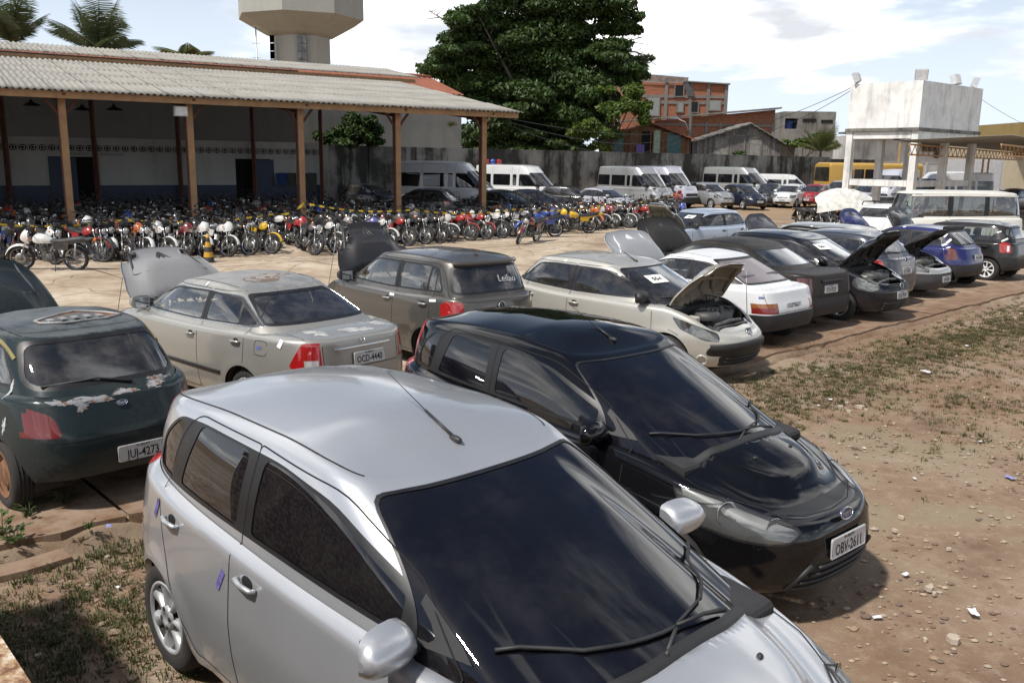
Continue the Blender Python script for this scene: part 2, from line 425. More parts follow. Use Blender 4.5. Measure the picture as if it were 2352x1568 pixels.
class Shell:
    def __init__(s, S):
        s.S = S; N = S.get('N', 64); s.bm = bm = bmesh.new()
        s.reg = bm.faces.layers.int.new('reg'); s.part = bm.faces.layers.int.new('part')
        s.nl = bm.verts.layers.float_vector.new('nrm')
        s.parts = {0: 'body'}
        xc = S['xc']; xF = pchip(S['xF']); xR = pchip(S['xR']); bW = pchip(S['bW']); zt = pchip(S['zt']); zb = pchip(S['zb'])
        Rs = pchip(S.get('R', [(0, 0.05)])); cr = pchip(S['crown']); nf, nr = S['n']
        s.zt = zt; s.bW = bW
        ph = _phis(xF(0.5)-xc, xc-xR(0.5), bW(0.6), nf, nr, N)
        xr, _ = _outl(ph, xc, xF(0.5)-xc, xc-xR(0.5), bW(0.6), nf, nr)
        ZT = zt(xr); ZB = zb(xr); R = Rs(xr)
        nrw = S.get('rows', 15)
        t = np.concatenate([np.linspace(0, 0.84, nrw), np.linspace(0.84, 1, 7)[1:]])
        rows = []
        for r in t:
            z = ZB+(ZT-ZB)*r; d = np.minimum(ZT-z, R); ins = R-np.sqrt(np.maximum(0, R*R-(R-d)**2))
            fl = 0
            for wx, wz, wr in S['arch']:
                dist = np.hypot(xr-wx, z-wz); fl = fl+S.get('flare', 0.012)*np.exp(-((dist-wr)/0.055)**2)
            x, y = _outl(ph, xc, xF(z)-xc-ins, xc-xR(z)-ins, 1.0, nf, nr)
            y = y*(bW(z)-ins+fl); rows.append((x, y, z))
        _ringmesh(bm, rows, 0, s.reg)
        ex, ey, ez = rows[-1]
        # top of the tub: nested rings towards a spine (bonnet, scuttle, boot)
        af = ex[0]-xc; ar = xc-ex[-1]; bb = ey.max()
        trow = []
        feat = S.get('feat')
        for k in np.concatenate([[0, 0.03, 0.07], np.linspace(0.12, 1, S.get('trows', 12))]):
            sc = np.where(ex > xc, 1-k*min(1, bb/af), 1-k*min(1, bb/ar)); x = xc+(ex-xc)*sc; y = ey*(1-k)
            w = min(1, 3*k); xx = xr*(1-w)+x*w; z = zt(xx)*1.0
            z = z*w+ez*(1-w)+cr(x)*(1-(1-k)**2.2)
            if feat: z = z+feat(x, y)*min(1, k*6)
            trow.append((x, y, z))
        _ringmesh(bm, trow, 1, s.reg)
        bmesh.ops.remove_doubles(bm, verts=bm.verts, dist=2e-5)
        bm.faces.ensure_lookup_table(); bm.normal_update()
        tb = BVHTree.FromBMesh(bm); s.topz = lambda x, y: (tb.ray_cast(Vector((x, y, 4)), Vector((0, 0, -1)))[0] or Vector((0, 0, 0.9))).z
        G = S.get('gh')
        if G:
            (bf, br, b0, n0f, n0r), (tf, tr_, b1, n1f, n1r) = G['base'], G['top']; zr = pchip(G['zr'])
            gx = G.get('xc', (bf+br+tf+tr_)/4); N2 = S.get('N2', N)
            ph2 = _phis(bf-gx, gx-br, b0, n0f, n0r, N2)
            x0, y0 = _outl(ph2, gx, bf-gx, gx-br, b0, n0f, n0r); x1, y1 = _outl(ph2, gx, tf-gx, gx-tr_, b1, n1f, n1r)
            kf_, kr_ = G.get('bow', (.36, .22))
            def bowed(x, y, f_, r_):      # even curvature across the screens
                sm = lambda a, b_: -np.log(np.exp(-(a-b_)/.02)+1)*.02+a*0+b_*0 if False else np.minimum(a, b_)-.02*np.log1p(np.exp(-np.abs(a-b_)/.02))
                return np.where(x > gx, sm(x, f_+.014-kf_*y*y), -sm(-x, -r_+.014-kr_*y*y))
            x0 = bowed(x0, y0, bf, br); x1 = bowed(x1, y1, tf, tr_)
            x0 = np.clip(x0, ex[-1]+.006, ex[0]-.006); ye = np.interp(x0, ex[::-1], ey[::-1]); y0 = np.minimum(y0, np.maximum(ye-.004, 0))
            z0 = np.array([s.topz(a, b)-0.012 for a, b in zip(x0, y0)]); z0 = np.maximum(z0, zt(x0)-.03); z1 = zr(x1)
            if 'zbase' in G: z0 = np.minimum(z0, pchip(G['zbase'])(x0))
            # outward normals of the upper outline
            c = (x1-gx)/np.where(x1 > gx, tf-gx, gx-tr_); nn = np.where(x1 > gx, n1f, n1r)
            nx = np.sign(c)*np.abs(c)**(nn-1)/np.where(x1 > gx, tf-gx, gx-tr_); ny = np.abs(y1/b1)**(nn-1)/b1
            l = np.hypot(nx, ny); nx, ny = nx/l, ny/l
            fr = G.get('fil', 0.06)*(1-.55*np.abs(nx)); rows = []
            ln = np.sqrt((x1-x0)**2+(y1-y0)**2+(z1-z0)**2); kf = 1-fr/ln
            bu = G.get('bulge', 0.02)
            for k in np.linspace(0, 1, G.get('rows', 11)):
                kk = k*kf; o = bu*np.sin(PI*kk)
                rows.append((x0+(x1-x0)*kk+nx*o, y0+(y1-y0)*kk+ny*o, z0+(z1-z0)*kk))
            A = rows[-1]; T = (x1, y1, z1); C = (x1-nx*fr, y1-ny*fr, z1+fr*0.10)
            for q in (0.25, 0.5, 0.75, 1.0):
                rows.append(tuple(A[i]*(1-q)**2+T[i]*2*q*(1-q)+C[i]*q*q for i in range(3)))
            rows = [(x, np.where((np.arange(len(y)) == 0) | (np.arange(len(y)) == len(y)-1), 0, y), z) for x, y, z in rows]
            _ringmesh(bm, rows, 2, s.reg)
            s.ditch = [(a, b) for a, b in zip(rows[-2][0], rows[-2][1]) if tr_+.06 < a < tf-.05 and b > .90*rows[-2][1].max()]
            ex, ey, ez = rows[-1]; af = ex[0]-gx; ar = gx-ex[-1]; bb = ey.max(); rc = G.get('crown', 0.04)
            rr = []
            for k in np.concatenate([[0, 0.05], np.linspace(0.14, 1, S.get('rrows', 9))]):
                sc = np.where(ex > gx, 1-k*min(1, bb/af), 1-k*min(1, bb/ar)); x = gx+(ex-gx)*sc; y = ey*(1-k)
                w = min(1, 2*k); z = ez*(1-w)+(zr(x)+G.get('fil', .06)*0.08)*w+rc*(1-(1-k)**2)
                rr.append((x, y, z))
            _ringmesh(bm, rr, 3, s.reg)
            # drop what the cabin hides: the top of the tub inside the cabin outline
            def inside(p):
                c_ = (p.x-gx)/(bf-gx if p.x > gx else gx-br); n_ = n0f if p.x > gx else n0r
                if (p.x > gx and p.x > bf-kf_*p.y*p.y-.05) or (p.x < gx and p.x < br+kr_*p.y*p.y+.05): return 9
                return abs(c_)**n_+abs(p.y/b0)**n_
            dl = [f for f in bm.faces if f[s.reg] == 1 and all(inside(v.co) < 0.93 for v in f.verts)]
            bmesh.ops.delete(bm, geom=dl, context='FACES')
            for v in bm.verts:      # tuck what is left under the screens
                if v.link_faces and all(f[s.reg] == 1 for f in v.link_faces) and abs(v.co.y) < b0-.05:
                    x_ = v.co.x; y2 = v.co.y**2
                    if (gx < x_ < bf-kf_*y2-.025 and abs((x_-gx)/(bf-gx))**n0f+abs(v.co.y/b0)**n0f < .97) or (gx > x_ > br+kr_*y2+.03): v.co.z -= .07
        bmesh.ops.remove_doubles(bm, verts=bm.verts, dist=2e-5)
        bm.normal_update()
        for v in bm.verts: v[s.nl] = v.normal
        s.bvh = BVHTree.FromBMesh(bm)
    def faces(s, cond=None, reg=None, part=0):
        out = []
        for f in s.bm.faces:
            if reg is not None and f[s.reg] not in reg: continue
            if part is not None and f[s.part] != part: continue
            if cond and not cond(f.calc_center_median(), f.normal): continue
            out.append(f)
        return out
    def cut(s, poly, axis, part=None, mat=None, reg=None, cond=None, src=0, side_split=False):
        fs = clip(s.bm, s.faces(cond, reg, src), poly, axis)
        ids = []
        if part:
            if side_split:
                for sg in (1, -1):
                    i = len(s.parts); s.parts[i] = part; ids.append(i)
                    for f in fs:
                        if f.calc_center_median().y*sg > 0: f[s.part] = i
            else:
                i = len(s.parts); s.parts[i] = part; ids.append(i)
                for f in fs: f[s.part] = i
        if mat is not None:
            for f in fs: f.material_index = mat
        return ids if part else fs
    def delete(s, poly, axis, reg=None, cond=None):
        fs = clip(s.bm, s.faces(cond, reg, None), poly, axis); bmesh.ops.delete(s.bm, geom=fs, context='FACES')
    def extract(s, pid, name, mats, parent, push=0.0, thick=0.0, xf=None):
        fs = [f for f in s.bm.faces if f[s.part] == pid]
        if not fs: return None
        vi = {}; vs = []; ns = []; pf = []; mi = []
        for f in fs:
            t = []
            for v in f.verts:
                if v not in vi:
                    vi[v] = len(vs); n = Vector(v[s.nl])
                    n = n.normalized() if n.length > 1e-6 else Vector((0, 0, 1))
                    p = v.co+n*push
                    if xf: p = xf @ p; n = (xf.to_3x3() @ n).normalized()
                    vs.append(p); ns.append(n)
                t.append(vi[v])
            pf.append(t); mi.append(f.material_index)
        nf = len(pf); nv = len(vs)
        if thick:
            ec = {}
            for f in pf:
                for a, b in zip(f, f[1:]+f[:1]): ec[(a, b)] = 1
            vs += [p-n*thick for p, n in zip(vs, ns)]; ns2 = ns+[-n for n in ns]
            pf2 = [[nv+i for i in f[::-1]] for f in pf]; mi2 = [len(mats)-1 if isinstance(mats, list) and len(mats) > 1 else 0 for _ in pf2]
            for a, b in list(ec):
                if (b, a) not in ec: pf2.append([a, nv+a, nv+b, b][::-1]); mi2.append(mi[0])
            pf += pf2; mi += mi2; ns = ns2
        me = bpy.data.meshes.new(name); me.from_pydata(vs, [], pf)
        for m in (mats if isinstance(mats, list) else [mats]): me.materials.append(m)
        me.polygons.foreach_set('material_index', [min(i, len(me.materials)-1) for i in mi])
        me.polygons.foreach_set('use_smooth', [True]*len(pf))
        if not thick: me.normals_split_custom_set_from_vertices([tuple(n) for n in ns])
        return link(name, me, parent)
    def hit(s, p, axis, sg=1):
        if axis == 'y': o = Vector((p[0], 3*sg, p[1])); d = Vector((0, -sg, 0))
        elif axis == 'x': o = Vector((6*sg if sg > 0 else -4, p[0], p[1])); d = Vector((-sg, 0, 0))
        else: o = Vector((p[0], p[1], 4)); d = Vector((0, 0, -1))
        c, n, i, _ = s.bvh.ray_cast(o, d)
        if c is None: return None, None
        return c, n
    def ribbon(s, mb, path, axis, sg=1, w=0.006, h=0.0015, m=0, closed=False, step=0.04, prof=None):
        """a strip lying on the shell along a 2-D path"""
        P = [Vector(p) for p in path]
        if closed: P.append(P[0])
        pts = []
        for a, b in zip(P, P[1:]):
            k = max(1, int((b-a).length/step))
            for i in range(k): pts.append(a+(b-a)*i/k)
        pts.append(P[-1]); q = []
        for p in pts:
            c, n = s.hit(p, axis, sg)
            if c is not None: q.append((c, n))
        if len(q) < 2: return
        rows = []
        for i, (c, n) in enumerate(q):
            t = q[min(i+1, len(q)-1)][0]-q[max(i-1, 0)][0]
            if t.length < 1e-7: continue
            x = t.normalized().cross(n).normalized()*w/2
            if h > 0.003: rows.append([c-x-n*0.002, c-x+n*h*0.7, c-x*0.6+n*h, c+x*0.6+n*h, c+x+n*h*0.7, c+x-n*0.002])
            else: rows.append([c-x+n*h, c+x+n*h])
        mb.grid(rows, m)

def text_mesh(txt, size, depth=0.002, bold=0.0):
    cu = bpy.data.curves.new('txt', 'FONT'); cu.body = txt; cu.size = size; cu.extrude = depth; cu.align_x = 'CENTER'; cu.align_y = 'CENTER'; cu.offset = bold; cu.resolution_u = 2
    o = bpy.data.objects.new('txt', cu); COL.objects.link(o)
    dg = bpy.context.evaluated_depsgraph_get(); me = bpy.data.meshes.new_from_object(o.evaluated_get(dg))
    bpy.data.objects.remove(o); bpy.data.curves.remove(cu); return me
_TXT = {}
def lettering(txt, size, parent, M, mat, name='lettering', depth=0.0015, bold=0.0, sx=1.0):
    k = (txt, size, mat.name, depth)
    if k not in _TXT:
        me = text_mesh(txt, size, depth, bold); me.materials.clear(); me.materials.append(mat); _TXT[k] = me
    o = link(name, _TXT[k], parent); o.matrix_local = M @ Matrix.Diagonal((sx, 1, 1, 1)); return o
def plate(parent, pos, nrm, txt, w=0.40, h=0.13, town=True, tilt=0.0):
    """a number plate: panel, raised rim, lettering"""
    n = Vector(nrm).normalized(); up = Vector((0, 0, 1)); up = (up-n*up.dot(n)).normalized(); r = up.cross(n).normalized()
    M = Matrix(((r.x, up.x, n.x, pos[0]), (r.y, up.y, n.y, pos[1]), (r.z, up.z, n.z, pos[2]), (0, 0, 0, 1)))
    if tilt: M = M @ Matrix.Rotation(tilt, 4, 'Z')
    mb = MB(); mb.prism(rpoly([(-w/2, -h/2), (w/2, -h/2), (w/2, h/2), (-w/2, h/2)], 0.015, 3), 'z', -0.004, 0.002)
    o = mb.build('number_plate', PLATE, parent); o.matrix_local = M
    rm = MB(); rm.tube([(x, y, 0.002) for x, y in rpoly([(-w/2+.006, -h/2+.006), (w/2-.006, -h/2+.006), (w/2-.006, h/2-.006), (-w/2+.006, h/2-.006)], 0.012, 2)]+[(-w/2+.006, -h/2+.02, .002)], 0.003, 4)
    rm.build('rim', PLATE, o)
    lettering(txt, 0.098, o, Matrix.Translation((0, -0.018, 0.002)), INK, 'lettering', bold=0.0012, sx=min(1.0, 0.36/(0.060*len(txt))))
    if town: lettering('PA BELEM', 0.026, o, Matrix.Translation((0, 0.045, 0.002)), INK, 'town_name')
    return o
def wheel_meshes(kind, r, w=0.17):
    """tyre and rim meshes, outer face towards +y"""
    t = MB(); h = w/2; ri = r*0.66
    t.lathe([(ri, -h*0.9), (ri+.02, -h), (r-.03, -h), (r-.008, -h*.8), (r, -h*.5), (r, h*.5), (r-.008, h*.8), (r-.03, h), (ri+.03, h*1.02), (ri+.008, h*.96), (ri, h*.86)], 40, 'y')
    for k in (-.5, -.17, .17, .5): t.lathe([(r+.0005, h*k-.006), (r+.003, h*k-.004), (r+.003, h*k+.004), (r+.0005, h*k+.006)], 40, 'y')
    m = MB()
    m.lathe([(ri+.004, h*.95), (ri-.006, h*.90), (ri-.014, h*.70), (ri*.80, h*.45), (0.0, h*.45)], 40, 'y', m=0 if kind not in ('cap', 'alloy', 'star') else 1)
    m.lathe([(ri+.006, h*.84), (ri+.004, h*.98), (ri-.012, h*.97), (ri-.02, h*.82)], 40, 'y', m=0)
    if kind in ('cap', 'alloy', 'star'):
        n = {'cap': 7, 'alloy': 5, 'star': 8}[kind]; wd = {'cap': 0.62, 'alloy': 0.40, 'star': 0.52}[kind]
        for i in range(n):
            a0 = 2*PI*i/n; rows = []
            for q in np.linspace(0, 1, 7):
                rad = ri*(0.18+0.78*q); half = wd*PI/n*(0.62+0.38*abs(2*q-0.9)**1.5)
                hh = h*(0.90-0.25*q+0.22*q*q)
                row = []
                for s_, dz in ((-1.0, -.03), (-.8, 0), (0, .006), (.8, 0), (1.0, -.03)):
                    a = a0+half*s_; row.append((rad*math.cos(a), hh+dz, rad*math.sin(a)))
                rows.append(row)
            m.grid(rows, 0)
        m.lathe([(ri*.36, h*.80), (ri*.34, h*.95), (ri*.16, h*1.0), (ri*.14, h*.94), (0, h*.94)], 24, 'y', m=0)
        for i in range(4):
            a = 2*PI*i/4+.4; m.lathe([(.014, h*.99), (.012, h*1.03), (0, h*1.03)], 8, 'y', (ri*.26*math.cos(a), 0, ri*.26*math.sin(a)), m=1)
    else:   # pressed steel
        m.lathe([(ri*.62, h*.45), (ri*.56, h*.72), (ri*.30, h*.62), (ri*.24, h*.72), (0, h*.72)], 24, 'y', m=0)
        for i in range(10):
            a = 2*PI*i/10; m.lathe([(.020, h*.50), (.016, h*.52), (0, h*.52)], 8, 'y', (ri*.72*math.cos(a), 0, ri*.72*math.sin(a)), m=1)
    return t.mesh('tyre', RUBBER), m, r
_WH = {}
def add_wheels(root, kind, r, pos, rimmat, steer=0.0, w=0.17):
    key = (kind, round(r, 3), rimmat.name)
    if key not in _WH:
        t, m, _ = wheel_meshes(kind, r, w); _WH[key] = (t, m.mesh('rim', [rimmat, GRIME]))
    t, m = _WH[key]
    for i, (x, y) in enumerate(pos):
        o = link('wheel', m, root); o.location = (x, y, r)
        o.rotation_euler = (0, random.uniform(0, 6), (PI if y < 0 else 0)+(steer if i >= 2 else 0))
        link('tyre', t, o)
def seat_mesh():
    m = MB()
    def cushion(c, h, M=None, r=0.06):
        m.prism(rpoly([(-h[0], -h[2]), (h[0], -h[2]), (h[0], h[2]), (-h[0], h[2])], r, 4), 'y', -h[1], h[1], 0, M, True)
    cushion(None, (0.25, 0.24, 0.08), Matrix.Translation((0.05, 0, 0.30)) @ Matrix.Rotation(-0.12, 4, 'Y'))
    cushion(None, (0.07, 0.235, 0.31), Matrix.Translation((-0.27, 0, 0.62)) @ Matrix.Rotation(-0.30, 4, 'Y'))
    cushion(None, (0.05, 0.13, 0.09), Matrix.Translation((-0.40, 0, 1.03)) @ Matrix.Rotation(-0.2, 4, 'Y'), 0.04)
    me = m.mesh('seat', SEATM); me.set_sharp_from_angle(angle=0.7); return me
_SEAT = []
def mirror_meshes():
    a = MB(); rows = []; an = np.linspace(-PI/2, PI/2, 11)
    pr = [(0.0, -.080), (0.0, 0), (0.0, .080)]
    prof = [(.125*math.cos(t)**.8 if abs(t) < 1.56 else 0, .088*math.sin(t)) for t in an]
    for t, sc, dx in ((0, .72, .0), (.012, .90, 0), (.05, 1.0, 0), (.11, 1.03, .004), (.165, .97, .010), (.205, .82, .02), (.23, .58, .035), (.242, .25, .05)):
        rows.append([(p[0]*sc+dx, t, p[1]*sc+.01*t) for p in prof+prof[:1]])
    a.grid(rows, 0); a.add(rows[-1][:-1], [tuple(range(len(prof)))], 0); a.add(rows[0][:-1], [tuple(range(len(prof)))], 0)
    return a

def build_car(S, name='parked_car'):
    """one car from its table of curves; returns the root Empty (heading +x, left +y, ground z=0)"""
    root = empty(name); sh = Shell(S); bm = sh.bm; D = S.get
    PM = S['paint']; GM = D('glass', None) or glass('window_glass')
    TR = D('trim', BLACK); bump_mat = D('bumper', PM)
    xrw, xfw = S['axles']; wr = S['wr']
    side = lambda c, n: abs(n.y) > 0.25
    # wheel arches
    for wx, wz, ar in S['arch']:
        n = 18; poly = [(wx+ar*math.cos(PI*i/n*1.0), wz+ar*math.sin(PI*i/n)) for i in range(n+1)]+[(wx-ar*1.0, -.2), (wx+ar*1.0, -.2)]
        sh.delete(poly, 'y', (0,), lambda c, n: abs(c.y) > 0.45)
    # lamps
    lamps = []
    xmin = min(p[1] for p in S['xR']); xmax = max(p[1] for p in S['xF'])
    for kind, axis, poly, mats, *lim in D('lamps', []):
        fr = kind == 'headlight'; dep = lim[1] if len(lim) > 1 else 0.75
        cond = (lambda c, n: c.x > xmax-dep) if fr else (lambda c, n: c.x < xmin+dep)
        for sg in (1, -1):
            cs = lambda c, n: cond(c, n) and c.y*sg > -.02
            src = sh.faces(cs, (0, 1, 2), 0)
            if axis == 'x': fs = clip(bm, src, [(p[0]*sg, p[1]) for p in poly], 'x')
            else:
                yl = lim[0] if lim else 0.3
                fs = clip(bm, src, poly, 'y')
                fs = clip(bm, fs, [(sg*yl, -1), (sg*2, -1), (sg*2, 3), (sg*yl, 3)], 'x')
            i = len(sh.parts); sh.parts[i] = kind
            for f in fs: f[sh.part] = i
            lamps.append((kind, i, mats, sg))
    # black patches (grilles, lower valances, frit)
    for axis, poly, front, mi in D('black', []):
        sh.cut(poly, axis, None, mi, (0, 1), lambda c, n: (c.x > S['xc']) == front and (axis != 'x' or abs(n.x) > .2))
    # windscreen and rear window
    for nm, poly, front, inset in (('windshield', D('ws'), True, D('wsin', 0.025)), ('rear_window', D('rw'), False, D('rwin', 0.025))):
        if not poly: continue
        cnd = lambda c, n: (c.x > S['xc']) == front and (n.x > 0.12) == front and abs(n.x) > 0.12
        sh.cut(poly, 'x', None, 1, (2, 0) if not front else (2,), cnd)
        cx = sum(p[0] for p in poly)/len(poly); cz = sum(p[1] for p in poly)/len(poly)
        w = max(p[0] for p in poly)-cx; h = max(p[1] for p in poly)-cz
        inn = [(cx+(p[0]-cx)*(w-inset)/w, cz+(p[1]-cz)*(h-inset)/h) for p in poly]
        sh.cut(inn, 'x', nm, None, (2, 0) if not front else (2,), cnd)
    # side windows: the black surround, then the panes
    for poly in D('dlo', []): sh.cut(poly, 'y', None, 1, (2,), side)
    for poly in D('side', []): sh.cut(poly, 'y', 'side_window', None, (2,), side, side_split=True)
    # bumpers
    for nm, xx, zz, front in D('bumpers', []):
        q = [(xx, -.2), (xx+(3 if front else -3), -.2), (xx+(3 if front else -3), zz), (xx, zz)]
        sh.cut(q, 'y', nm, None, (0,), lambda c, n: (c.x > S['xc']) == front)
    # doors
    doors = []
    for poly in D('doors', []):
        doors += sh.cut(poly, 'y', 'door', None, (0, 2), side, side_split=True)
    # bonnet
    hood = None
    if D('hood'): hood = sh.cut(S['hood'], 'z', 'hood', None, (1,), lambda c, n: c.x > S['xc'])
    mats = [PM, TR, D('accent', BLACK)]
    sh.extract(0, 'body', mats, root)
    dobj = []
    for i, nm in list(sh.parts.items()):
        if nm == 'windshield': sh.extract(i, nm, D('wsglass') or GM, root, -0.004)
        elif nm == 'rear_window': sh.extract(i, nm, D('rwglass') or GM, root, -0.004)
        elif nm == 'side_window': sh.extract(i, nm, GM, root, -0.004)
        elif nm == 'door': dobj.append(sh.extract(i, nm, mats, root))
        elif nm.endswith('bumper'): sh.extract(i, nm, [bump_mat, TR, D('accent', BLACK)], root, D('bumper_out', 0.0))
    for kind, i, mt, sg in lamps:
        lens = sh.extract(i, kind, mt[0], root, 0.001)
        if lens is None: continue
        if len(mt) > 1:
            for k, (mm, push) in enumerate(mt[1:]):
                sh.extract(i, 'reflector', mm, lens, push)
            for q in (D('bulbs', []) if kind == 'headlight' else []):
                hc, hn = sh.hit((abs(q[1])*sg, q[2]), 'x', 1)
                if hc is None: continue
                b = MB(); M = Matrix.Translation(hc-Vector((.055, 0, 0))-hn*.015) @ Matrix.Rotation(.30*sg, 4, 'Z')
                b.lathe([(q[3]*1.08, .004), (q[3], .008), (q[3]*.86, -.012), (q[3]*.5, -.03), (.012, -.035), (.012, -.01), (0, -.008)], 22, 'x')
                bo = b.build('lamp_bowl', CHROME, lens); bo.matrix_local = M
    # bonnet: closed, or propped open about its rear edge over an engine bay
    if hood:
        i = hood[0]; op = D('open', 0)
        if op:
            hx = min(p[0] for p in S['hood'])+0.02; hz = sh.topz(hx+.05, 0)
            xf = Matrix.Translation((hx, 0, hz)) @ Matrix.Rotation(-op, 4, 'Y') @ Matrix.Translation((-hx, 0, -hz))
            ho = sh.extract(i, 'hood', [D('hoodmat', PM), TR, D('under', PM)], root, 0, 0.022, xf)
            fr = MB(); x0, x1 = min(p[0] for p in S['hood'])+.08, max(p[0] for p in S['hood'])-.10; yw = max(p[1] for p in S['hood'])-.08
            def hp(x, y, d=-.03):
                c, n = sh.hit((x, y), 'z'); return xf @ (c+Vector((0, 0, d)))
            for pth in ([(x0, -yw), (x0, yw)], [(x0, -yw), (x1, -yw*.6)], [(x0, yw), (x1, yw*.6)], [(x1, -yw*.6), (x1, yw*.6)], [(x0, 0), (x1, 0)], [((x0+x1)/2, -yw*.8), ((x0+x1)/2, yw*.8)], [(x0, -yw*.6), (x1, 0)], [(x0, yw*.6), (x1, 0)]):
                p, q = Vector(pth[0]), Vector(pth[1]); fr.tube([hp(*(p+(q-p)*t/6)) for t in range(7)], 0.03, 6)
            fr.build('hood_frame', D('under', PM), ho)
            rod = MB(); c1 = hp(x0+.45, yw*.98); rod.tube([Vector((x1-.05, yw*.95, sh.topz(x1-.05, yw*.9)-.04)), c1], 0.005, 5); rod.build('prop_rod', STEEL, root)
            engine_bay(root, sh, S)
        else:
            ho = sh.extract(i, 'hood', mats, root)
            for nx_, ny_ in D('nozzles', []):
                b = MB(); c, n = sh.hit((nx_, ny_), 'z')
                M = Matrix.Translation(c) @ n.to_track_quat('Z', 'X').to_matrix().to_4x4()
                b.ellipsoid((0, 0, .003), (.013, .019, .011), 10, 6, 0, M); b.build('washer_nozzle', BLACK, ho)
    # shut lines
    gp = MB()
    for sg in (1, -1):
        for poly in D('doors', []): sh.ribbon(gp, poly, 'y', sg, D('gapw', 0.007), 0.0012, 0, True)
        for pth in D('gaps_y', []): sh.ribbon(gp, pth, 'y', sg, D('gapw', 0.007), 0.0012)
        if S.get('gh'): sh.ribbon(gp, [(p[0], p[1]*sg) for p in sh.ditch], 'z', 1, .008, .0014)
        for pth in D('gaps_z', []): sh.ribbon(gp, [(p[0], p[1]*sg) for p in pth], 'z', 1, D('gapw', 0.007), 0.0014)
    if D('hood') and not D('open'): sh.ribbon(gp, S.get('hoodline', S['hood']), 'z', 1, D('gapw', 0.007), 0.0013, 0, 'hoodline' not in S)
    for pth in D('gaps_x', []): sh.ribbon(gp, pth, 'x', 1, D('gapw', 0.007), 0.0012)
    for pth in D('gaps_r', []): sh.ribbon(gp, pth, 'x', -1, D('gapw', 0.007), 0.0012)
    if gp.f: gp.build('panel_gap', GAP, root, fixn=False)
    # mouldings: (material, axis, path, width, height, sides)
    for nm, mm, axis, pth, w, h, sides in D('mould', []):
        for sg in sides:
            if isinstance(pth, str): pth = list(S[pth][0])+[S[pth][0][0]]
            b = MB(); sh.ribbon(b, [(p[0], p[1]*sg) for p in pth] if axis == 'z' else pth, axis, sg if axis != 'z' else 1, w, h)
            if b.f: b.build(nm, mm, root, fixn=False)
    # door handles
    for k, (hx, hz) in enumerate(D('handles', [])):
        for si, sg in enumerate((1, -1)):
            c, n = sh.hit((hx, hz), 'y', sg)
            if c is None: continue
            b = MB(); L = D('hlen', 0.085)
            b.ellipsoid((0, -.002*sg, 0), (L*.62, .006, .034), 14, 8, 1)
            b.tube([(-L*.9, .004*sg, 0), (-L*.8, .024*sg, 0), (0, .034*sg, .002), (L*.8, .026*sg, 0), (L*.95, .004*sg, -.002)], [.012, .014, .013, .013, .010], 8, 0)
            par = dobj[k*2+si] if k*2+si < len(dobj) and dobj[k*2+si] else root
            o = b.build('door_handle', [D('handlemat', PM), GAP], par); o.location = c
            o.rotation_euler = (0, D('hrot', 0.04), 0)
    # mirrors
    if D('mirror'):
        mx, mz, mmat, sc = S['mirror']
        for sg in D('mirror_sides', (1, -1)):
            c, n = sh.hit((mx, mz), 'y', sg)
            if c is None: continue
            b = mirror_meshes(); st = MB()
            o = b.build('wing_mirror', mmat, root, sharp=50); o.location = (c.x-.02, c.y+sg*.03, c.z+.04); o.scale = (sc, sc*sg, sc); o.rotation_euler = (0, 0, -.10*sg)
            f = MB(); f.prism(rpoly([(-.004, -.07), (.004, -.07), (.004, .06), (-.004, .06)], .001, 1), 'y', .02, .19); f.build('mirror_glass', plain('mirror_glass', (.5, .52, .55), .03, 1.0, var=0), o)
            t = MB(); t.tube([(.045, -.075, -.055), (.05, .04, -.03)], [.035, .028], 8); t.build('stalk', BLACK, o)
            tri = MB(); q = D('mtri')
            if q:
                pts = []
                for p in q:
                    cc, nn = sh.hit(p, 'y', sg); pts.append(cc+nn*.004)
                tri.add(pts, [tuple(range(len(pts)))], 0, False); tri.build('mirror_corner', BLACK, root, fixn=False)
    # wipers
    for (a, b_, c_) in D('wipers', []):
        w = MB(); P = []
        for y, z in (a, b_, c_):
            q, n = sh.hit((y, z), 'x', 1); P.append((q, n))
        w.tube([P[0][0]+P[0][1]*.02, P[0][0]*.5+P[1][0]*.5+P[0][1]*.035, P[1][0]+P[1][1]*.02], [.011, .008, .006], 6)
        bl = []
        d = (P[2][0]-P[1][0])
        for t in np.linspace(0, 1, 9):
            yy = b_[0]+(c_[0]-b_[0])*t; zz = b_[1]+(c_[1]-b_[1])*t
            q, n = sh.hit((yy, zz), 'x', 1); bl.append(q+n*.010)
        w.tube(bl, .008, 6); w.build('wiper', BLACK, root)
    if D('rear_wiper'):
        w = MB(); pts = []
        for y, z in S['rear_wiper']:
            q, n = sh.hit((y, z), 'x', -1); pts.append(q+n*.014)
        w.tube(pts, [.012]+[.008]*(len(pts)-1), 6); w.build('rear_wiper', BLACK, root)
    if D('antenna'):
        ax, ay, L, an = S['antenna']; c, n = sh.hit((ax, ay), 'z'); b = MB()
        b.ellipsoid((0, 0, .006), (.045, .018, .018), 10, 6)
        dv = Vector((-math.cos(an), 0, math.sin(an)))
        b.tube([Vector((-.01, 0, .014)), dv*L*.42], [.008, .006], 6); b.tube([dv*L*.4, dv*L], [.0028, .0018], 5)
        o = b.build('antenna', BLACK, root); o.location = c
    # plates and badges
    for pos, nrm, txt in D('plates', []): plate(root, pos, nrm, txt)
    for pos, nrm, kind, r in D('badges', []): badge(root, pos, nrm, kind, r)
    # insides
    fl = MB(); hw = sh.bW(0.5)-.08; x0 = min(p[1] for p in S['xR'])+.15; x1 = max(p[1] for p in S['xF'])-.18
    fl.box(((x0+x1)/2, 0, .225), ((x1-x0)/2-.28, hw-.16, .02)); fl.build('underbody', GRIME, root)
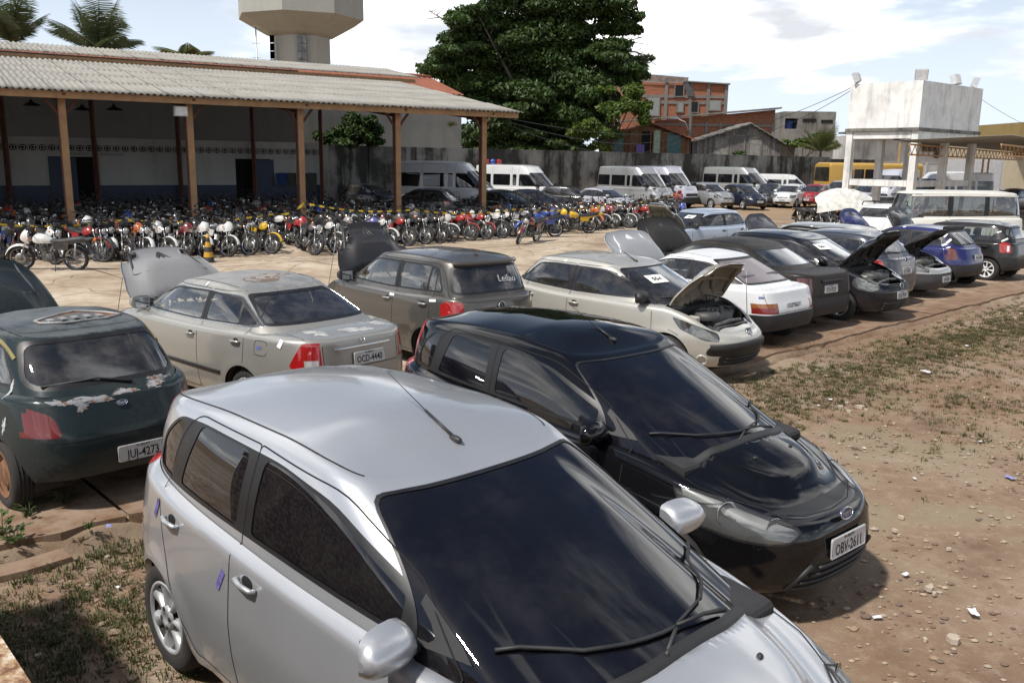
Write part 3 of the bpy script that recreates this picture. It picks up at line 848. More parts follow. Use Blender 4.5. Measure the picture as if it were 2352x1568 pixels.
    for wx, wz, ar in S['arch']:
        for sg in (1, -1):
            ww = MB(); rows = [[], []]
            for a in np.linspace(-.30, PI+.30, 15):
                c, n = sh.hit((wx+(ar+.03)*math.cos(a), max(.37, wz+(ar+.03)*math.sin(a))), 'y', sg)
                yo = (abs(c.y) if c is not None else .6)-.028
                q = (wx+(ar+.004)*math.cos(a), wz+(ar+.004)*math.sin(a))
                rows[0].append((q[0], yo*sg, q[1])); rows[1].append((q[0], .42*sg, q[1]))
            ww.grid(rows); ww.add(rows[1], [tuple(range(15))], 0, False)
            ww.build('wheel_well', GRIME, root, fixn=False)
    if S.get('gh') and D('inside', True):
        if not _SEAT: _SEAT.append(seat_mesh())
        gx = D('seat_x', (S['gh']['base'][0]+S['gh']['base'][1])/2+.15)
        for yy in (.36, -.36):
            o = link('front_seat', _SEAT[0], root); o.location = (gx, yy, .10); o.scale = (1, 1, D('seat_s', 1.0))
        for yy in (.36, -.36) if D('rear_seat', True) else ():
            o = link('rear_seat', _SEAT[0], root); o.location = (gx-.74, yy*.92, .10); o.scale = (.9, 1.15, .86*D('seat_s', 1.0))
        b = MB(); zc = sh.zt(S['gh']['top'][0]+.3); xd = S['gh']['base'][0]
        b.prism(rpoly([(xd-.62, zc-.40), (xd-.10, zc-.40), (xd-.04, zc-.05), (xd-.30, zc-.02), (xd-.55, zc-.05)], .05, 3), 'y', -hw+.1, hw-.1); b.build('dashboard', DARKIN, root)
        b = MB(); a = np.linspace(0, 2*PI, 21); b.tube([(xd-.70+.07*math.sin(t), .36+.18*math.cos(t), zc+.0+.17*math.sin(t)) for t in a], .014, 6); b.box((xd-.68, .36, zc-.01), (.02, .05, .04)); b.build('steering_wheel', DARKIN, root)
        b = MB()
        for sg in (1, -1): b.box(((xd-.35)/2, sg*(hw-.05), (zc+.2)/2-.05), ((xd-.75)/2, .02, (zc-.2)/2-.05))
        b.box((x0+.50, 0, zc-.08), (.28, hw-.16, .012))
        b.build('door_lining', DARKIN, root)
    tk = sh.bW(wr)-.10
    add_wheels(root, D('wheel', 'cap'), wr, [(xrw, tk), (xrw, -tk), (xfw, tk), (xfw, -tk)], D('rim', ALLOY), D('steer', 0))
    for fn in D('extra', []): fn(root, sh, S)
    bm.free()
    return root

def engine_bay(root, sh, S):
    hx0 = min(p[0] for p in S['hood']); hx1 = max(p[0] for p in S['hood']); yw = max(p[1] for p in S['hood'])
    zt = sh.zt((hx0+hx1)/2)
    b = MB(); xa, xb = hx0+.10, hx1-.02; yf = yw*.62; zf = zt-.42
    tz = lambda x, y: sh.topz(x, y)-.035
    b.add([(xa, -yw, zf), (xb, -yf, zf), (xb, yf, zf), (xa, yw, zf)], [(0, 1, 2, 3)], 0, False)
    for sg in (1, -1): b.add([(xa, yw*sg, zf), ((xa+xb)/2, yw*sg, zf), (xb, yf*sg, zf), (xb, yf*sg, tz(xb, yf)), ((xa+xb)/2, yw*sg, tz((xa+xb)/2, yw)), (xa, yw*sg, tz(xa, yw))], [(0, 1, 4, 5), (1, 2, 3, 4)], 0, False)
    b.add([(xa, -yw, zf), (xa, yw, zf), (xa, yw, tz(xa, yw)), (xa, -yw, tz(xa, yw))], [(0, 1, 2, 3)], 0, False)
    b.add([(xb, -yf, zf), (xb, yf, zf), (xb, yf, tz(xb, yf)), (xb, -yf, tz(xb, yf))], [(0, 1, 2, 3)], 0, False)
    b.build('engine_bay', GRIME, root, fixn=False)
    e = MB(); cx = (hx0+hx1)/2
    e.prism(rpoly([(-.16, -.2), (.16, -.2), (.14, .10), (-.12, .12)], .03, 2), 'y', -.28, .22, 0, Matrix.Translation((cx-.02, .05, zt-.20)))
    for i in range(4): e.lathe([(.03, 0), (.03, .06), (.022, .08), (0, .08)], 10, 'z', (cx, -.16+.11*i, zt-.10), 0)
    e.tube([(cx-.18, -.2, zt-.12), (cx-.22, .0, zt-.08), (cx-.16, .3, zt-.10), (cx+.05, .42, zt-.13)], .04, 8, 0)
    e.tube([(cx+.2, -.3, zt-.2), (cx+.26, -.05, zt-.15), (cx+.22, .3, zt-.18)], .025, 8, 0)
    e.build('engine_block', ENGM, root, sharp=40)
    e = MB(); e.box((cx-.12, yw-.20, zt-.18), (.12, .09, .10)); e.box((cx-.12, yw-.20, zt-.07), (.10, .07, .012)); e.build('battery', BLACK, root)
    e = MB(); e.lathe([(.17, -.04), (.18, 0), (.16, .05), (.05, .065), (0, .065)], 20, 'z', (cx+.02, -.22, zt-.10)); e.build('air_filter', plain('filter_housing', (.05, .05, .05), .5), root)
    e = MB(); e.prism(rpoly([(-.08, -.1), (.08, -.1), (.08, .1), (-.08, .1)], .03, 3), 'y', -.06, .06, 0, Matrix.Translation((cx-.02, -yw+.16, zt-.18))); e.build('washer_tank', plain('milky_plastic', (.42, .40, .34), .5), root)
    e = MB(); e.box((hx1-.06, 0, sh.topz(hx1-.06, 0)-.16), (.02, yw*.55, .10)); e.build('radiator', ENGM, root)

def badge(root, pos, nrm, kind, r):
    n = Vector(nrm).normalized(); up = Vector((0, 0, 1)); up = (up-n*up.dot(n)).normalized(); x = up.cross(n).normalized()
    M = Matrix(((x.x, up.x, n.x, pos[0]), (x.y, up.y, n.y, pos[1]), (x.z, up.z, n.z, pos[2]), (0, 0, 0, 1)))
    b = MB()
    if kind == 'oval':
        b.prism([(r*1.9*math.cos(a), r*math.sin(a)*.95) for a in np.linspace(0, 2*PI, 25)[:-1]], 'z', -.01, .004, 1)
        b.tube([(r*1.9*math.cos(a), r*math.sin(a)*.95, .004) for a in np.linspace(0, 2*PI, 25)], r*.13, 5, 0)
        o = b.build('badge', [CHROME, plain('badge_blue', (.03, .05, .11), .3)], root); o.matrix_local = M
        lettering('Ford', r*1.5, o, Matrix.Translation((0, 0, .004)) @ Matrix.Shear('XZ', 4, (0.0, 0.0)), CHROME, 'lettering', .002)
    elif kind == 'vw':
        b.prism([(r*math.cos(a), r*math.sin(a)) for a in np.linspace(0, 2*PI, 25)[:-1]], 'z', -.01, .002, 1)
        b.tube([(r*math.cos(a), r*math.sin(a), .003) for a in np.linspace(0, 2*PI, 25)], r*.12, 5, 0)
        def st(pts): b.tube([(p[0]*r, p[1]*r, .006) for p in pts], r*.09, 4, 0)
        st([(-.42, .82), (0, .08), (.42, .82)]); st([(-.85, .3), (-.42, -.75), (0, .0), (.42, -.75), (.85, .3)])
        o = b.build('badge', [CHROME, BLACK], root); o.matrix_local = M
    elif kind == 'shield':
        sp = rpoly([(-.85*r, .9*r), (.85*r, .9*r), (.75*r, -.6*r), (0, -1.0*r), (-.75*r, -.6*r)], .02, 3)
        b.prism(sp, 'z', -.01, .004, 1); b.tube([(p[0], p[1], .004) for p in sp+sp[:1]], r*.09, 5, 0)
        def st(pts, w=.10): b.tube([(p[0]*r, p[1]*r, .008) for p in pts], r*w, 5, 0)
        st([(.2, .62), (-.1, .45), (-.05, .1), (.1, -.25), (.25, -.7)], .16); st([(-.1, .5), (-.45, .35)], .12); st([(-.05, .15), (-.5, .0), (-.35, -.2)], .09); st([(.05, -.15), (-.35, -.45), (-.2, -.65)], .09); st([(.2, -.3), (.5, .1), (.35, .45)], .08)
        o = b.build('badge', [CHROME, plain('badge_black', (.012, .012, .014), .3)], root); o.matrix_local = M
    elif kind == 'h':
        fr = rpoly([(-.9*r, .85*r), (.9*r, .85*r), (.75*r, -.85*r), (-.75*r, -.85*r)], .01, 2); b.tube([(p[0], p[1], .004) for p in fr+fr[:1]], r*.10, 5)
        for sg in (1, -1): b.tube([(.5*sg*r, .6*r, .004), (.40*sg*r, -.6*r, .004)], r*.11, 5)
        b.tube([(-.45*r, 0, .004), (.45*r, 0, .004)], r*.11, 5)
        o = b.build('badge', CHROME, root); o.matrix_local = M
    else:
        b.lathe([(r, -.01), (r, .004), (r*.7, .008), (0, .008)], 16, 'z'); o = b.build('badge', CHROME, root); o.matrix_local = M
    return o
def dict2(d, **k):
    e = dict(d); e.update(k); return e
def fiesta(paintm, glassm, plates, **kw):
    def feat(x, y):
        # raised bonnet centre with a crease either side
        a = np.abs(y); lim = 0.30+0.16*np.clip((x-2.2)/1.0, -1, 1)*-1+.10
        return 0.008*np.clip((lim-a)/0.14, 0, 1)*np.clip((x-2.0)/.2, 0, 1)*np.clip((3.12-x)/.25, 0, 1)
    return dict(N=96, N2=90, rows=18, trows=18, rrows=12, xc=1.3, n=(3.15, 4.6),
        xF=[(.16, 3.10), (.24, 3.22), (.34, 3.275), (.46, 3.295), (.58, 3.275), (.66, 3.235), (.74, 3.16), (.95, 3.0)],
        xR=[(.18, -.62), (.28, -.72), (.45, -.77), (.62, -.785), (.74, -.77), (.86, -.745), (1.06, -.69)],
        bW=[(.16, .755), (.24, .79), (.35, .812), (.50, .832), (.62, .838), (.72, .832), (.85, .822), (.95, .812), (1.1, .79)],
        zt=[(-.78, 1.045), (-.2, 1.02), (.5, .985), (1.2, .955), (1.7, .948), (2.1, .940), (2.4, .918), (2.7, .862), (2.95, .785), (3.12, .71), (3.3, .665)],
        zb=[(-.78, .32), (-.3, .25), (.3, .20), (2.2, .20), (2.9, .20), (3.3, .22)],
        R=[(-.78, .05), (1.0, .05), (2.0, .06), (2.6, .09), (3.1, .05), (3.3, .035)],
        crown=[(-.6, .0), (1.5, .04), (2.1, .075), (2.5, .085), (2.9, .075), (3.1, .045), (3.25, .02)], feat=feat,
        gh=dict(base=(2.59, -.70, .775, 4.6, 5.5), top=(1.48, -.50, .612, 5.0, 6.0), xc=.75, zr=[(-.50, 1.385), (-.1, 1.43), (.4, 1.455), (.8, 1.455), (1.18, 1.428), (1.48, 1.378)], bulge=.022, fil=.075, crown=.06, rows=13),
        arch=[(-.09, .29, .325), (2.488, .29, .325)], flare=.020, axles=(-.09, 2.488), wr=.290, wheel='cap', rim=ALLOY,
        paint=paintm, glass=glassm, wsglass=glassm, trim=TRIM,
        ws=rpoly([(-.765, .885), (.765, .885), (.562, 1.362), (-.562, 1.362)], [.02, .02, .05, .05], 3), wsin=.008,
        rw=rpoly([(-.60, 1.06), (.60, 1.06), (.52, 1.345), (-.52, 1.345)], .06, 3),
        dlo=[rpoly([(-.33, 1.05), (-.20, 1.04), (1.72, .99), (2.16, .985), (1.80, 1.15), (1.33, 1.315), (.92, 1.370), (.2, 1.382), (-.10, 1.362), (-.27, 1.24)], [.05, .03, .03, .05, .08, .1, .1, .1, .08, .06], 3)],
        side=[rpoly([(-.305, 1.07), (-.07, 1.06), (-.01, 1.34), (-.09, 1.345), (-.245, 1.235)], [.04, .02, .02, .04, .06], 3),
              rpoly([(.05, 1.06), (.665, 1.035), (.665, 1.365), (.17, 1.370)], [.03, .03, .06, .05], 3),
              rpoly([(.80, 1.035), (1.84, 1.008), (1.82, 1.11), (1.32, 1.295), (1.02, 1.35), (.80, 1.36)], [.03, .02, .02, .1, .06, .05], 3)],
        doors=[rpoly([(.735, .27), (1.80, .27), (2.12, .36), (2.16, .93), (1.86, 1.155), (1.35, 1.36), (.735, 1.405)], [.05, .08, .1, .04, .06, .1, .02], 3),
               rpoly([(.32, .27), (.735, .27), (.735, 1.405), (.13, 1.41), (.02, 1.33), (-.10, 1.03), (.0, .76)], [.03, .02, .02, .06, .06, .08, .1], 3)],
        hood=rpoly([(2.52, -.64), (2.52, .64), (2.66, .655), (3.02, .47), (3.14, .25), (3.17, 0), (3.14, -.25), (3.02, -.47), (2.66, -.655)], .03, 2),
        hoodline=[(2.36, .66), (2.52, .665), (2.66, .655), (3.02, .47), (3.14, .25), (3.17, 0), (3.14, -.25), (3.02, -.47), (2.66, -.655), (2.52, -.665), (2.36, -.66)],
        nozzles=[(2.74, .20), (2.74, -.20)],
        gaps_y=[[(2.62, .745), (2.50, .62)], [(-.40, .74), (-.70, .70)]],
        lamps=[('headlight', 'x', rpoly([(.375, .625), (.46, .560), (.66, .555), (.815, .68), (.825, .87), (.755, .865), (.60, .775), (.41, .705)], [.01, .05, .08, .08, .02, .03, .1, .03], 3), [glass('hazed_lamp_lens', (.93, .94, .93), .9, .085, even=True), (plain('lamp_housing_pale', (.27, .275, .275), .35, .0), -.03)], .36, .74),
               ('tail_light', 'y', [(-.90, .80), (-.55, .82), (-.415, 1.10), (-.335, 1.30), (-.33, 1.38), (-.38, 1.41), (-.90, 1.41)], [plain('bright_red_lens', (.42, .010, .012), .1, coat=1, var=.05)], .45, .5)],
        bulbs=[(2.98, -.63, .70, .070), (3.06, -.47, .645, .056)],
        black=[('x', rpoly([(-.56, .665), (.56, .665), (.50, .705), (-.50, .705)], .02, 2), True, 1), ('x', rpoly([(-.52, .235), (.52, .235), (.30, .50), (-.30, .50)], [.04, .04, .08, .08], 3), True, 1)],
        mirror=(1.90, .975, paintm, .92), mtri=[(1.86, .985), (2.16, .98), (2.10, 1.02), (1.88, 1.13)],
        handles=[(.90, .865), (.12, .90)], handlemat=paintm, hrot=.03,
        wipers=[((.30, .965), (.02, 1.0), (-.58, 1.015)), ((-.12, .975), (.25, 1.005), (.60, 1.03))],
        antenna=(1.30, 0.0, .55, .42), plates=plates,
        badges=[((3.272, 0, .675), (1, 0, .25), 'oval', .036)],
        extra=[fiesta_extra], **kw)
def fiesta_extra(root, sh, S):
    for p_, rt_ in (((.66, .80), -.5), ((-.10, .90), -.45)): patch_on(root, sh, 'sale_sticker', plain('violet_label', (.12, .10, .28), .6, var=.5, vs=40), p_, 'y', -1, .035, .11, rt_)
    for sg in (1, -1):
        b = MB(); sh.ribbon(b, [(p[0]*sg, p[1]) for p in rpoly([(.375, .625), (.46, .560), (.66, .555), (.815, .68), (.825, .87), (.755, .865), (.60, .775), (.41, .705)], [.01, .05, .08, .08, .02, .03, .1, .03], 3) if p[1] < .72 or p[0] < .62], 'x', 1, .012, .003); b.build('lamp_seal', TRIM, root, fixn=False)
    # slatted lower intake behind the plate, scuttle panel, window ledge seal
    b = MB()
    for k in range(4):
        z = .265+.045*k; pts = []
        for y in np.linspace(-.42+.05*k, .42-.05*k, 13):
            c, n = sh.hit((y, z), 'x', 1); pts.append(c+n*.006)
        b.tube(pts, .011, 6)
        b.build('grille_slat', BLACK, root); b = MB()
    for sg in (1, -1):
        pts = []
        for y, z in ((.42*sg, .26), (.33*sg, .43)):
            c, n = sh.hit((y, z), 'x', 1); pts.append(c+n*.01)
        b.tube(pts, .016, 6); b.build('grille_frame', BLACK, root); b = MB()
    b = MB(); rows = []
    for y in np.linspace(-.60, .60, 29):
        x0 = min(2.604-.36*y*y, .75+1.84*(1-(abs(y)/.775)**4.6)**(1/4.6))
        rows.append([(x0+dx, y, sh.topz(x0+dx, y)+dz) for dx, dz in ((-.03, .020), (-.012, .010), (.004, .008), (.010, -.006))])
    b.grid(rows); b.build('scuttle_panel', BLACK, root, fixn=False)
def clip2(poly, a, b):
    # keep the part of a convex polygon left of the line a->b
    out = []; f = lambda p: (b[0]-a[0])*(p[1]-a[1])-(b[1]-a[1])*(p[0]-a[0])
    for i in range(len(poly)):
        p, q = poly[i-1], poly[i]; fp, fq = f(p), f(q)
        if (fp >= 0) != (fq >= 0):
            t = fp/(fp-fq); out.append((p[0]+(q[0]-p[0])*t, p[1]+(q[1]-p[1])*t))
        if fq >= 0: out.append(q)
    return out
def inset2(poly, d):
    area = sum(poly[i-1][0]*poly[i][1]-poly[i][0]*poly[i-1][1] for i in range(len(poly)))
    if area < 0: poly = poly[::-1]
    out = list(poly)
    for i in range(len(poly)):
        a, b = poly[i-1], poly[i]; l = math.hypot(b[0]-a[0], b[1]-a[1])
        if l < 1e-6: continue
        nx, ny = -(b[1]-a[1])/l*d, (b[0]-a[0])/l*d
        out = clip2(out, (a[0]+nx, a[1]+ny), (b[0]+nx, b[1]+ny))
    return out
def gen(xf, xr, wb, hw, H, zn, zc, zbm, zbr, cow, hd, rh, bl, tw, paintm, nf=3.6, nr=4.8, deck=None, ap=.33, xC=None, xCt=None,
        panes=(), doors=(), hoodc=.06, wr=.285, lowz=.20, N=64, bx=.0, kick=.07, Rsh=.05, **kw):
    """car curves from a handful of measures (metres, x=0 at the rear axle)"""
    mid = (cow+hd)/2
    zt = [(xr, (deck or zbr)-.015), (xr+.15, deck or zbr), ((hd+rh)/2, zbm), (cow-.45, (zbm+zc)/2+.002), (cow, zc), ((cow+xf)/2, zc-(zc-zn)*.34), (xf-.12, zn), (xf, zn-.025)]
    if deck: zt[1:1] = []; zt += [(bl+.05, zbr)]
    zt = sorted(zt)
    rz = H-.048
    S = dict(N=N, N2=N, rows=13, trows=11, rrows=8, xc=wb*.52, n=(nf, nr),
        xF=[(lowz-.02, xf-.15), (.28, xf-.05), (.42, xf), (.56, xf-.005), (zn-.04, xf-.05-bx), (zn+.02, xf-.10-bx), (zn+.35, xf-.22)],
        xR=[(lowz, xr+.12), (.32, xr+.03), (.46, xr), (.58, xr+.004), ((deck or zbr)-.14, xr+kick*.6), ((deck or zbr), xr+kick), ((deck or zbr)+.3, xr+kick+.1)],
        bW=[(lowz, hw-.075), (.28, hw-.04), (.42, hw-.012), (.60, hw), (.74, hw-.004), (.88, hw-.018), (1.1, hw-.05)],
        zt=zt, zb=[(xr, lowz+.10), (0, lowz+.03), (wb, lowz), (xf, lowz+.01)],
        R=[(xr, Rsh), (cow, Rsh+.01), ((cow+xf)/2, Rsh+.025), (xf, .03)],
        crown=[(xr, .012 if deck else 0), (bl, .03 if deck else 0), (cow-.3, hoodc*.7), ((cow+xf)/2, hoodc), (xf-.15, hoodc*.5), (xf, .01)],
        gh=dict(base=(cow, bl, hw-.078, 3.6, 5.2), top=(hd, rh, tw, 4.2, 4.8), zr=[(rh, rz-.045), (rh+.35, rz-.008), ((hd+rh)/2, rz), (hd-.35, rz-.014), (hd, rz-.055)], bulge=.02, fil=.065, crown=.045, rows=10),
        arch=[(0, wr, wr+.038), (wb, wr, wr+.038)], axles=(0, wb), wr=wr, paint=paintm, trim=TRIM, flare=.012)
    f = pchip(zt); xA = cow-ap; xC = bl+.15 if xC is None else xC; xCt = rh+.1 if xCt is None else xCt
    zu = rz-.095
    dlo = [(xC, float(f(xC))+.05), ((xA+xC)/2, float(f((xA+xC)/2))+.042), (xA, float(f(xA))+.05), ((xA+hd-.13)/2+.04, (zu+float(f(xA))+.05)/2+.03), (hd-.15, zu), (rh+.45 if rh+.45 < hd-.3 else (xCt+hd)/2, zu+.015), (xCt, zu-.005)]
    # keep it convex
    S['dlo'] = [rpoly(dlo, [.06, .0, .03, .12, .12, .1, .08], 3)]
    inn = inset2(dlo, .022); S['side'] = []
    for x0, x1, t0, t1 in panes:     # rear/front edges at the sill and at the top
        q = clip2(inn, (x0, 0.6), (t0, 1.5)) if False else inn
        q = clip2(q, (t0, zu), (x0, float(f(x0)))); q = clip2(q, (x1, float(f(x1))), (t1, zu))
        if len(q) > 2: S['side'].append(rpoly(q, .03, 2))
    big = [(xr+.2, .265), (xA+.07, .265), (xA+.14, .40), (xA+.10, float(f(xA))+.01), (hd-.09, zu+.028), (xCt-.05, zu+.03), (xC-.12, float(f(xC))), (xr+.2, .6)]
    S['doors'] = []
    for x0, x1 in doors:
        q = clip2(clip2(big, (x0, 2), (x0, 0)), (x1, 0), (x1, 2))
        S['doors'].append(rpoly(q, .045, 2))
    S['handles'] = [(x0+.13, float(f(x0+.1))-.10) for x0, x1 in doors]
    wz = float(f(cow-ap))+.03
    S['ws'] = rpoly([(-(hw-.125), wz-.06), (hw-.125, wz-.06), (tw-.052, rz-.074), (-(tw-.052), rz-.074)], [.02, .02, .05, .05], 3)
    yb = hw-.20
    S['rw'] = rpoly([(-yb, zbr+.055), (yb, zbr+.055), (tw-.07, rz-.085), (-(tw-.07), rz-.085)], .05, 3)
    S['hood'] = rpoly([(cow-.14, -(hw-.17)), (cow-.14, hw-.17), (cow+.06, hw-.165), ((cow+xf)/2+.05, hw-.18), (xf-.26, hw-.28), (xf-.10, .28), (xf-.075, 0), (xf-.10, -.28), (xf-.26, -(hw-.28)), ((cow+xf)/2+.05, -(hw-.18)), (cow+.06, -(hw-.165))], .03, 2)
    if nf >= 5: S['hood'] = rpoly([(cow-.14, -(hw-.15)), (cow-.14, hw-.15), (xf-.14, hw-.20), (xf-.08, 0), (xf-.14, -(hw-.20))], .03, 2)
    S['hoodline'] = [(cow-.22, hw-.175), (cow+.03, hw-.165), ((cow+xf)/2+.05, hw-.18), (xf-.32, hw-.30), (xf-.15, .26), (xf-.13, 0), (xf-.15, -.26), (xf-.32, -(hw-.30)), ((cow+xf)/2+.05, -(hw-.18)), (cow+.03, -(hw-.165)), (cow-.22, -(hw-.175))]
    S['mirror'] = (xA-.08, float(f(xA))+.045, paintm, .85); S['wipers'] = [((.25, wz), (.0, wz+.03), (-.52, wz+.045)), ((-.10, wz), (.2, wz+.03), (.55, wz+.05))]
    S['wsin'] = .012
    S['bumpers'] = [('front_bumper', xf-.55, zn-.13, True), ('rear_bumper', xr+.50, .56, False)]
    S['xA'] = xA; S['f'] = f
    S.update(kw); return S
LENS = glass('hazed_lamp_lens', (.93, .94, .93), .9, .085, even=True)
LHOUSE = plain('lamp_housing', (.26, .265, .26), .30, .4)
def hl(poly, y0=.30, dep=.75): return ('headlight', 'y', poly, [LENS, (LHOUSE, -.03)], y0, dep)
def tl(poly, mats=None, dep=.30): return ('tail_light', 'x', poly, mats or [REDL], 0, dep)
def recolor(root, old, new):
    for o in [root]+[d for c in kids(root) for d in [c]+kids(c)]:
        if o.data is None: continue
        for sl_ in o.material_slots:
            if sl_.material == old or (sl_.material and sl_.material.name.endswith('_far_paint')): sl_.link = 'OBJECT'; sl_.material = new
def paper_on_glass(root, sh, pos, txt, w=.30, h=.21, tilt=-.05):
    c, n = sh.hit(pos, 'x', 1); up = Vector((0, 0, 1)); up = (up-n*up.dot(n)).normalized(); r = up.cross(n).normalized(); c = c+n*.006
    M = Matrix(((r.x, up.x, n.x, c.x), (r.y, up.y, n.y, c.y), (r.z, up.z, n.z, c.z), (0, 0, 0, 1))) @ Matrix.Rotation(tilt, 4, 'Z')
    b = MB(); rows = [[(x, y, .004*math.sin(x*14)) for x in np.linspace(-w/2, w/2, 5)] for y in (-h/2, 0, h/2)]
    b.grid(rows); o = b.build('number_sheet', PAPER, root); o.matrix_local = M
    lettering(txt, .115, o, Matrix.Translation((0, -.01, .006)), INK, 'lettering', bold=.001)
def scrawl(root, sh, txt, pos, axis, sg, size, mat, name='chalk_lettering'):
    c, n = sh.hit(pos, axis, sg); up = Vector((0, 0, 1)); up = (up-n*up.dot(n)).normalized(); r = up.cross(n).normalized(); c = c+n*.006
    M = Matrix(((r.x, up.x, n.x, c.x), (r.y, up.y, n.y, c.y), (r.z, up.z, n.z, c.z), (0, 0, 0, 1))) @ Matrix.Rotation(-.06, 4, 'Z')
    lettering(txt, size, root, M, mat, name)
def on(sh, p, axis, sg, d=0.004):
    c, n = sh.hit(p, axis, sg); return c+n*d, n
def patch_on(root, sh, name, mat, p, axis, sg, w, h, rot=0, d=.004):
    # a small sheet (sticker, tape) stuck to the shell
    c, n = sh.hit(p, axis, sg)
    if c is None: return
    up = Vector((0, 0, 1)); up = up-n*up.dot(n)
    up = up.normalized() if up.length > .2 else Vector((1, 0, 0)); r = up.cross(n).normalized(); c = c+n*d
    M = Matrix(((r.x, up.x, n.x, c.x), (r.y, up.y, n.y, c.y), (r.z, up.z, n.z, c.z), (0, 0, 0, 1))) @ Matrix.Rotation(rot, 4, 'Z')
    b = MB(); b.add([M @ Vector(q) for q in ((-w/2, -h/2, 0), (w/2, -h/2, 0), (w/2, h/2, 0), (-w/2, h/2, 0))], [(0, 1, 2, 3)], 0, False); b.build(name, mat, root, fixn=False)
TAPE = plain('white_tape', (.72, .72, .74), .7, var=.05)
def tapes(spots):
    def fn(root, sh, S):
        for p, sg, w, h, rot in spots: patch_on(root, sh, 'seal_tape', TAPE, p, 'y', sg, w, h, rot)
    return fn
# ------------------------------------------------------------------ the cars of this lot
WG = glass('window_glass', (.74, .80, .78), 1.0, .10, .08)
WGD = glass('smoked_window_glass', (.34, .38, .38), 1.0, .12, .08)
TINT = tinted('dark_tinted_glass')
RUSTY = plain('rust', (.16, .075, .035), .9, var=.5, vs=14)
CHALK = plain('white_marker', (.40, .42, .44), .8, var=.3, vs=30)
FILM = plain('purple_grey_film', (.14, .115, .125), .35, coat=.4, var=.2, vs=3)
def rx(*a, r=.03, n=2): return rpoly(list(a), r, n)

def spec_green(pm):            # old three-door hatchback, rounded tail
    return gen(3.23, -.60, 2.45, .815, 1.40, .66, .90, .91, .93, 2.42, 1.45, .02, -.42, .555, pm, nf=3.4, nr=4.2, N=84, xC=-.12, xCt=.22, kick=.13,
        panes=[(-.1, .78, .2, .74), (.88, 2.4, .88, 2.4)], doors=[(.82, 2.3)], glass=WGD, wheel='steel', rim=RUSTY, open=1.32, hoodmat=paint('dark_green_hood', (.012, .020, .024), .1, .5, .5, .15, .12),
        rw=rpoly([(-.62, .96), (.62, .96), (.52, 1.30), (-.52, 1.30)], [.13, .13, .08, .08], 4), rwin=.03, rwglass=WGD,
        lamps=[tl(rx((.46, .64), (.82, .64), (.82, .86), (.68, .88), (.50, .80), r=.05, n=3), [plain('grimy_red_lens', (.12, .010, .009), .2, coat=.7, var=.3)], dep=.30)],
        rear_wiper=[(-.15, .945), (.10, 1.0), (.50, .985)], wipers=[], bumper=pm,
        gaps_r=[[(-.60, .60), (.60, .60)], [(-.64, 1.335), (.64, 1.335)]],
        plates=[((-.615, -.10, .44), (-1, 0, .05), 'JUJ-4273')], badges=[((-.515, 0, .83), (-1, 0, .25), 'oval', .022)], mirror=None,
        extra=[green_extra])
def green_extra(root, sh, S):
    b = MB(); rows = []
    for k in range(6):     # torn roof skin with the frame showing
        pass
    pts = [(.42, .28), (.52, .05), (.60, -.10), (.50, -.30), (.40, -.42), (.28, -.25), (.26, .10), (.33, .27)]
    P = []
    for p in pts:
        c, n = sh.hit(p, 'z'); P.append(c+n*.004)
    b.add(P, [tuple(range(len(P)))], 0, False); b.build('roof_hole', RUSTY, root, fixn=False)
    rr = MB(); rr.tube([p+Vector((0, 0, .006)) for p in P+P[:1]], .012, 5); rr.build('torn_edge', BARE, root)
    for k in range(5):
        b = MB(); c, n = sh.hit((.36, .18-.10*k), 'z'); b.box(c+Vector((.0, 0, .008)), (.05, .022, .006)); b.build('roof_rib', BARE, root)
    for sg in (1, -1):     # gutter strips along the roof
        b = MB(); sh.ribbon(b, [(1.35, .545*sg), (.8, .59*sg), (.05, .57*sg)], 'z', 1, .03, .008); b.build('roof_gutter', plain('lichen_yellow', (.20, .17, .07), .9, var=.4), root, fixn=False)
    for x, z, rx_, rz_, sd in ((-.05, .97, .02, .08, 23), (.06, .78, .03, .12, 24), (-.12, .70, .02, .09, 25), (.0, .84, .045, .02, 28), (.02, .62, .08, .025, 26), (.16, .90, .025, .10, 27)):     # white spray and scuffs on the flank
        blob(root, sh, 'spray_mark', CHALK, (x, z), rx_, rz_, 'y', 1, sd, .4)
    for y, z, ry, rz, sd in ((.42, .885, .10, .030, 1), (.18, .88, .18, .030, 2), (-.05, .90, .10, .022, 3), (-.36, .93, .15, .034, 5), (.30, .85, .07, .04, 6)):
        blob(root, sh, 'peeled_patch', PEEL, (y, z), ry, rz, 'x', -1, sd)
PEEL = NT('flaked_primer'); _pn = PEEL.noise(PEEL.obj(), 16, 6, .7); PEEL.set(color=PEEL.ramp(_pn, [(.38, (.26, .26, .275)), (.54, (.19, .19, .195)), (.58, (.17, .075, .03)), (.75, (.10, .045, .02))]), rough=.7); PEEL = PEEL.mat
def blob(root, sh, name, mat, c, r1, r2, axis, sg, seed, rg=.26):
    # a ragged flake lying on the shell
    rr = random.Random(seed); n = 34; rows = []; ph = [rr.uniform(0, 6.28) for _ in range(4)]
    f = [.75+.28*math.sin(2*a+ph[0])+.16*math.sin(3*a+ph[1])+rr.uniform(-rg, rg) for a in np.linspace(0, 2*PI, n+1)]; f[-1] = f[0]
    for q in (.02, .5, 1.0):
        row = []
        for i, a in enumerate(np.linspace(0, 2*PI, n+1)):
            p, nn = sh.hit((c[0]+r1*q*f[i]*math.cos(a), c[1]+r2*q*f[i]*math.sin(a)), axis, sg)
            if p is None: return
            row.append(p+nn*.0025)
        rows.append(row)
    b = MB(); b.grid(rows); b.build(name, mat, root, fixn=False)

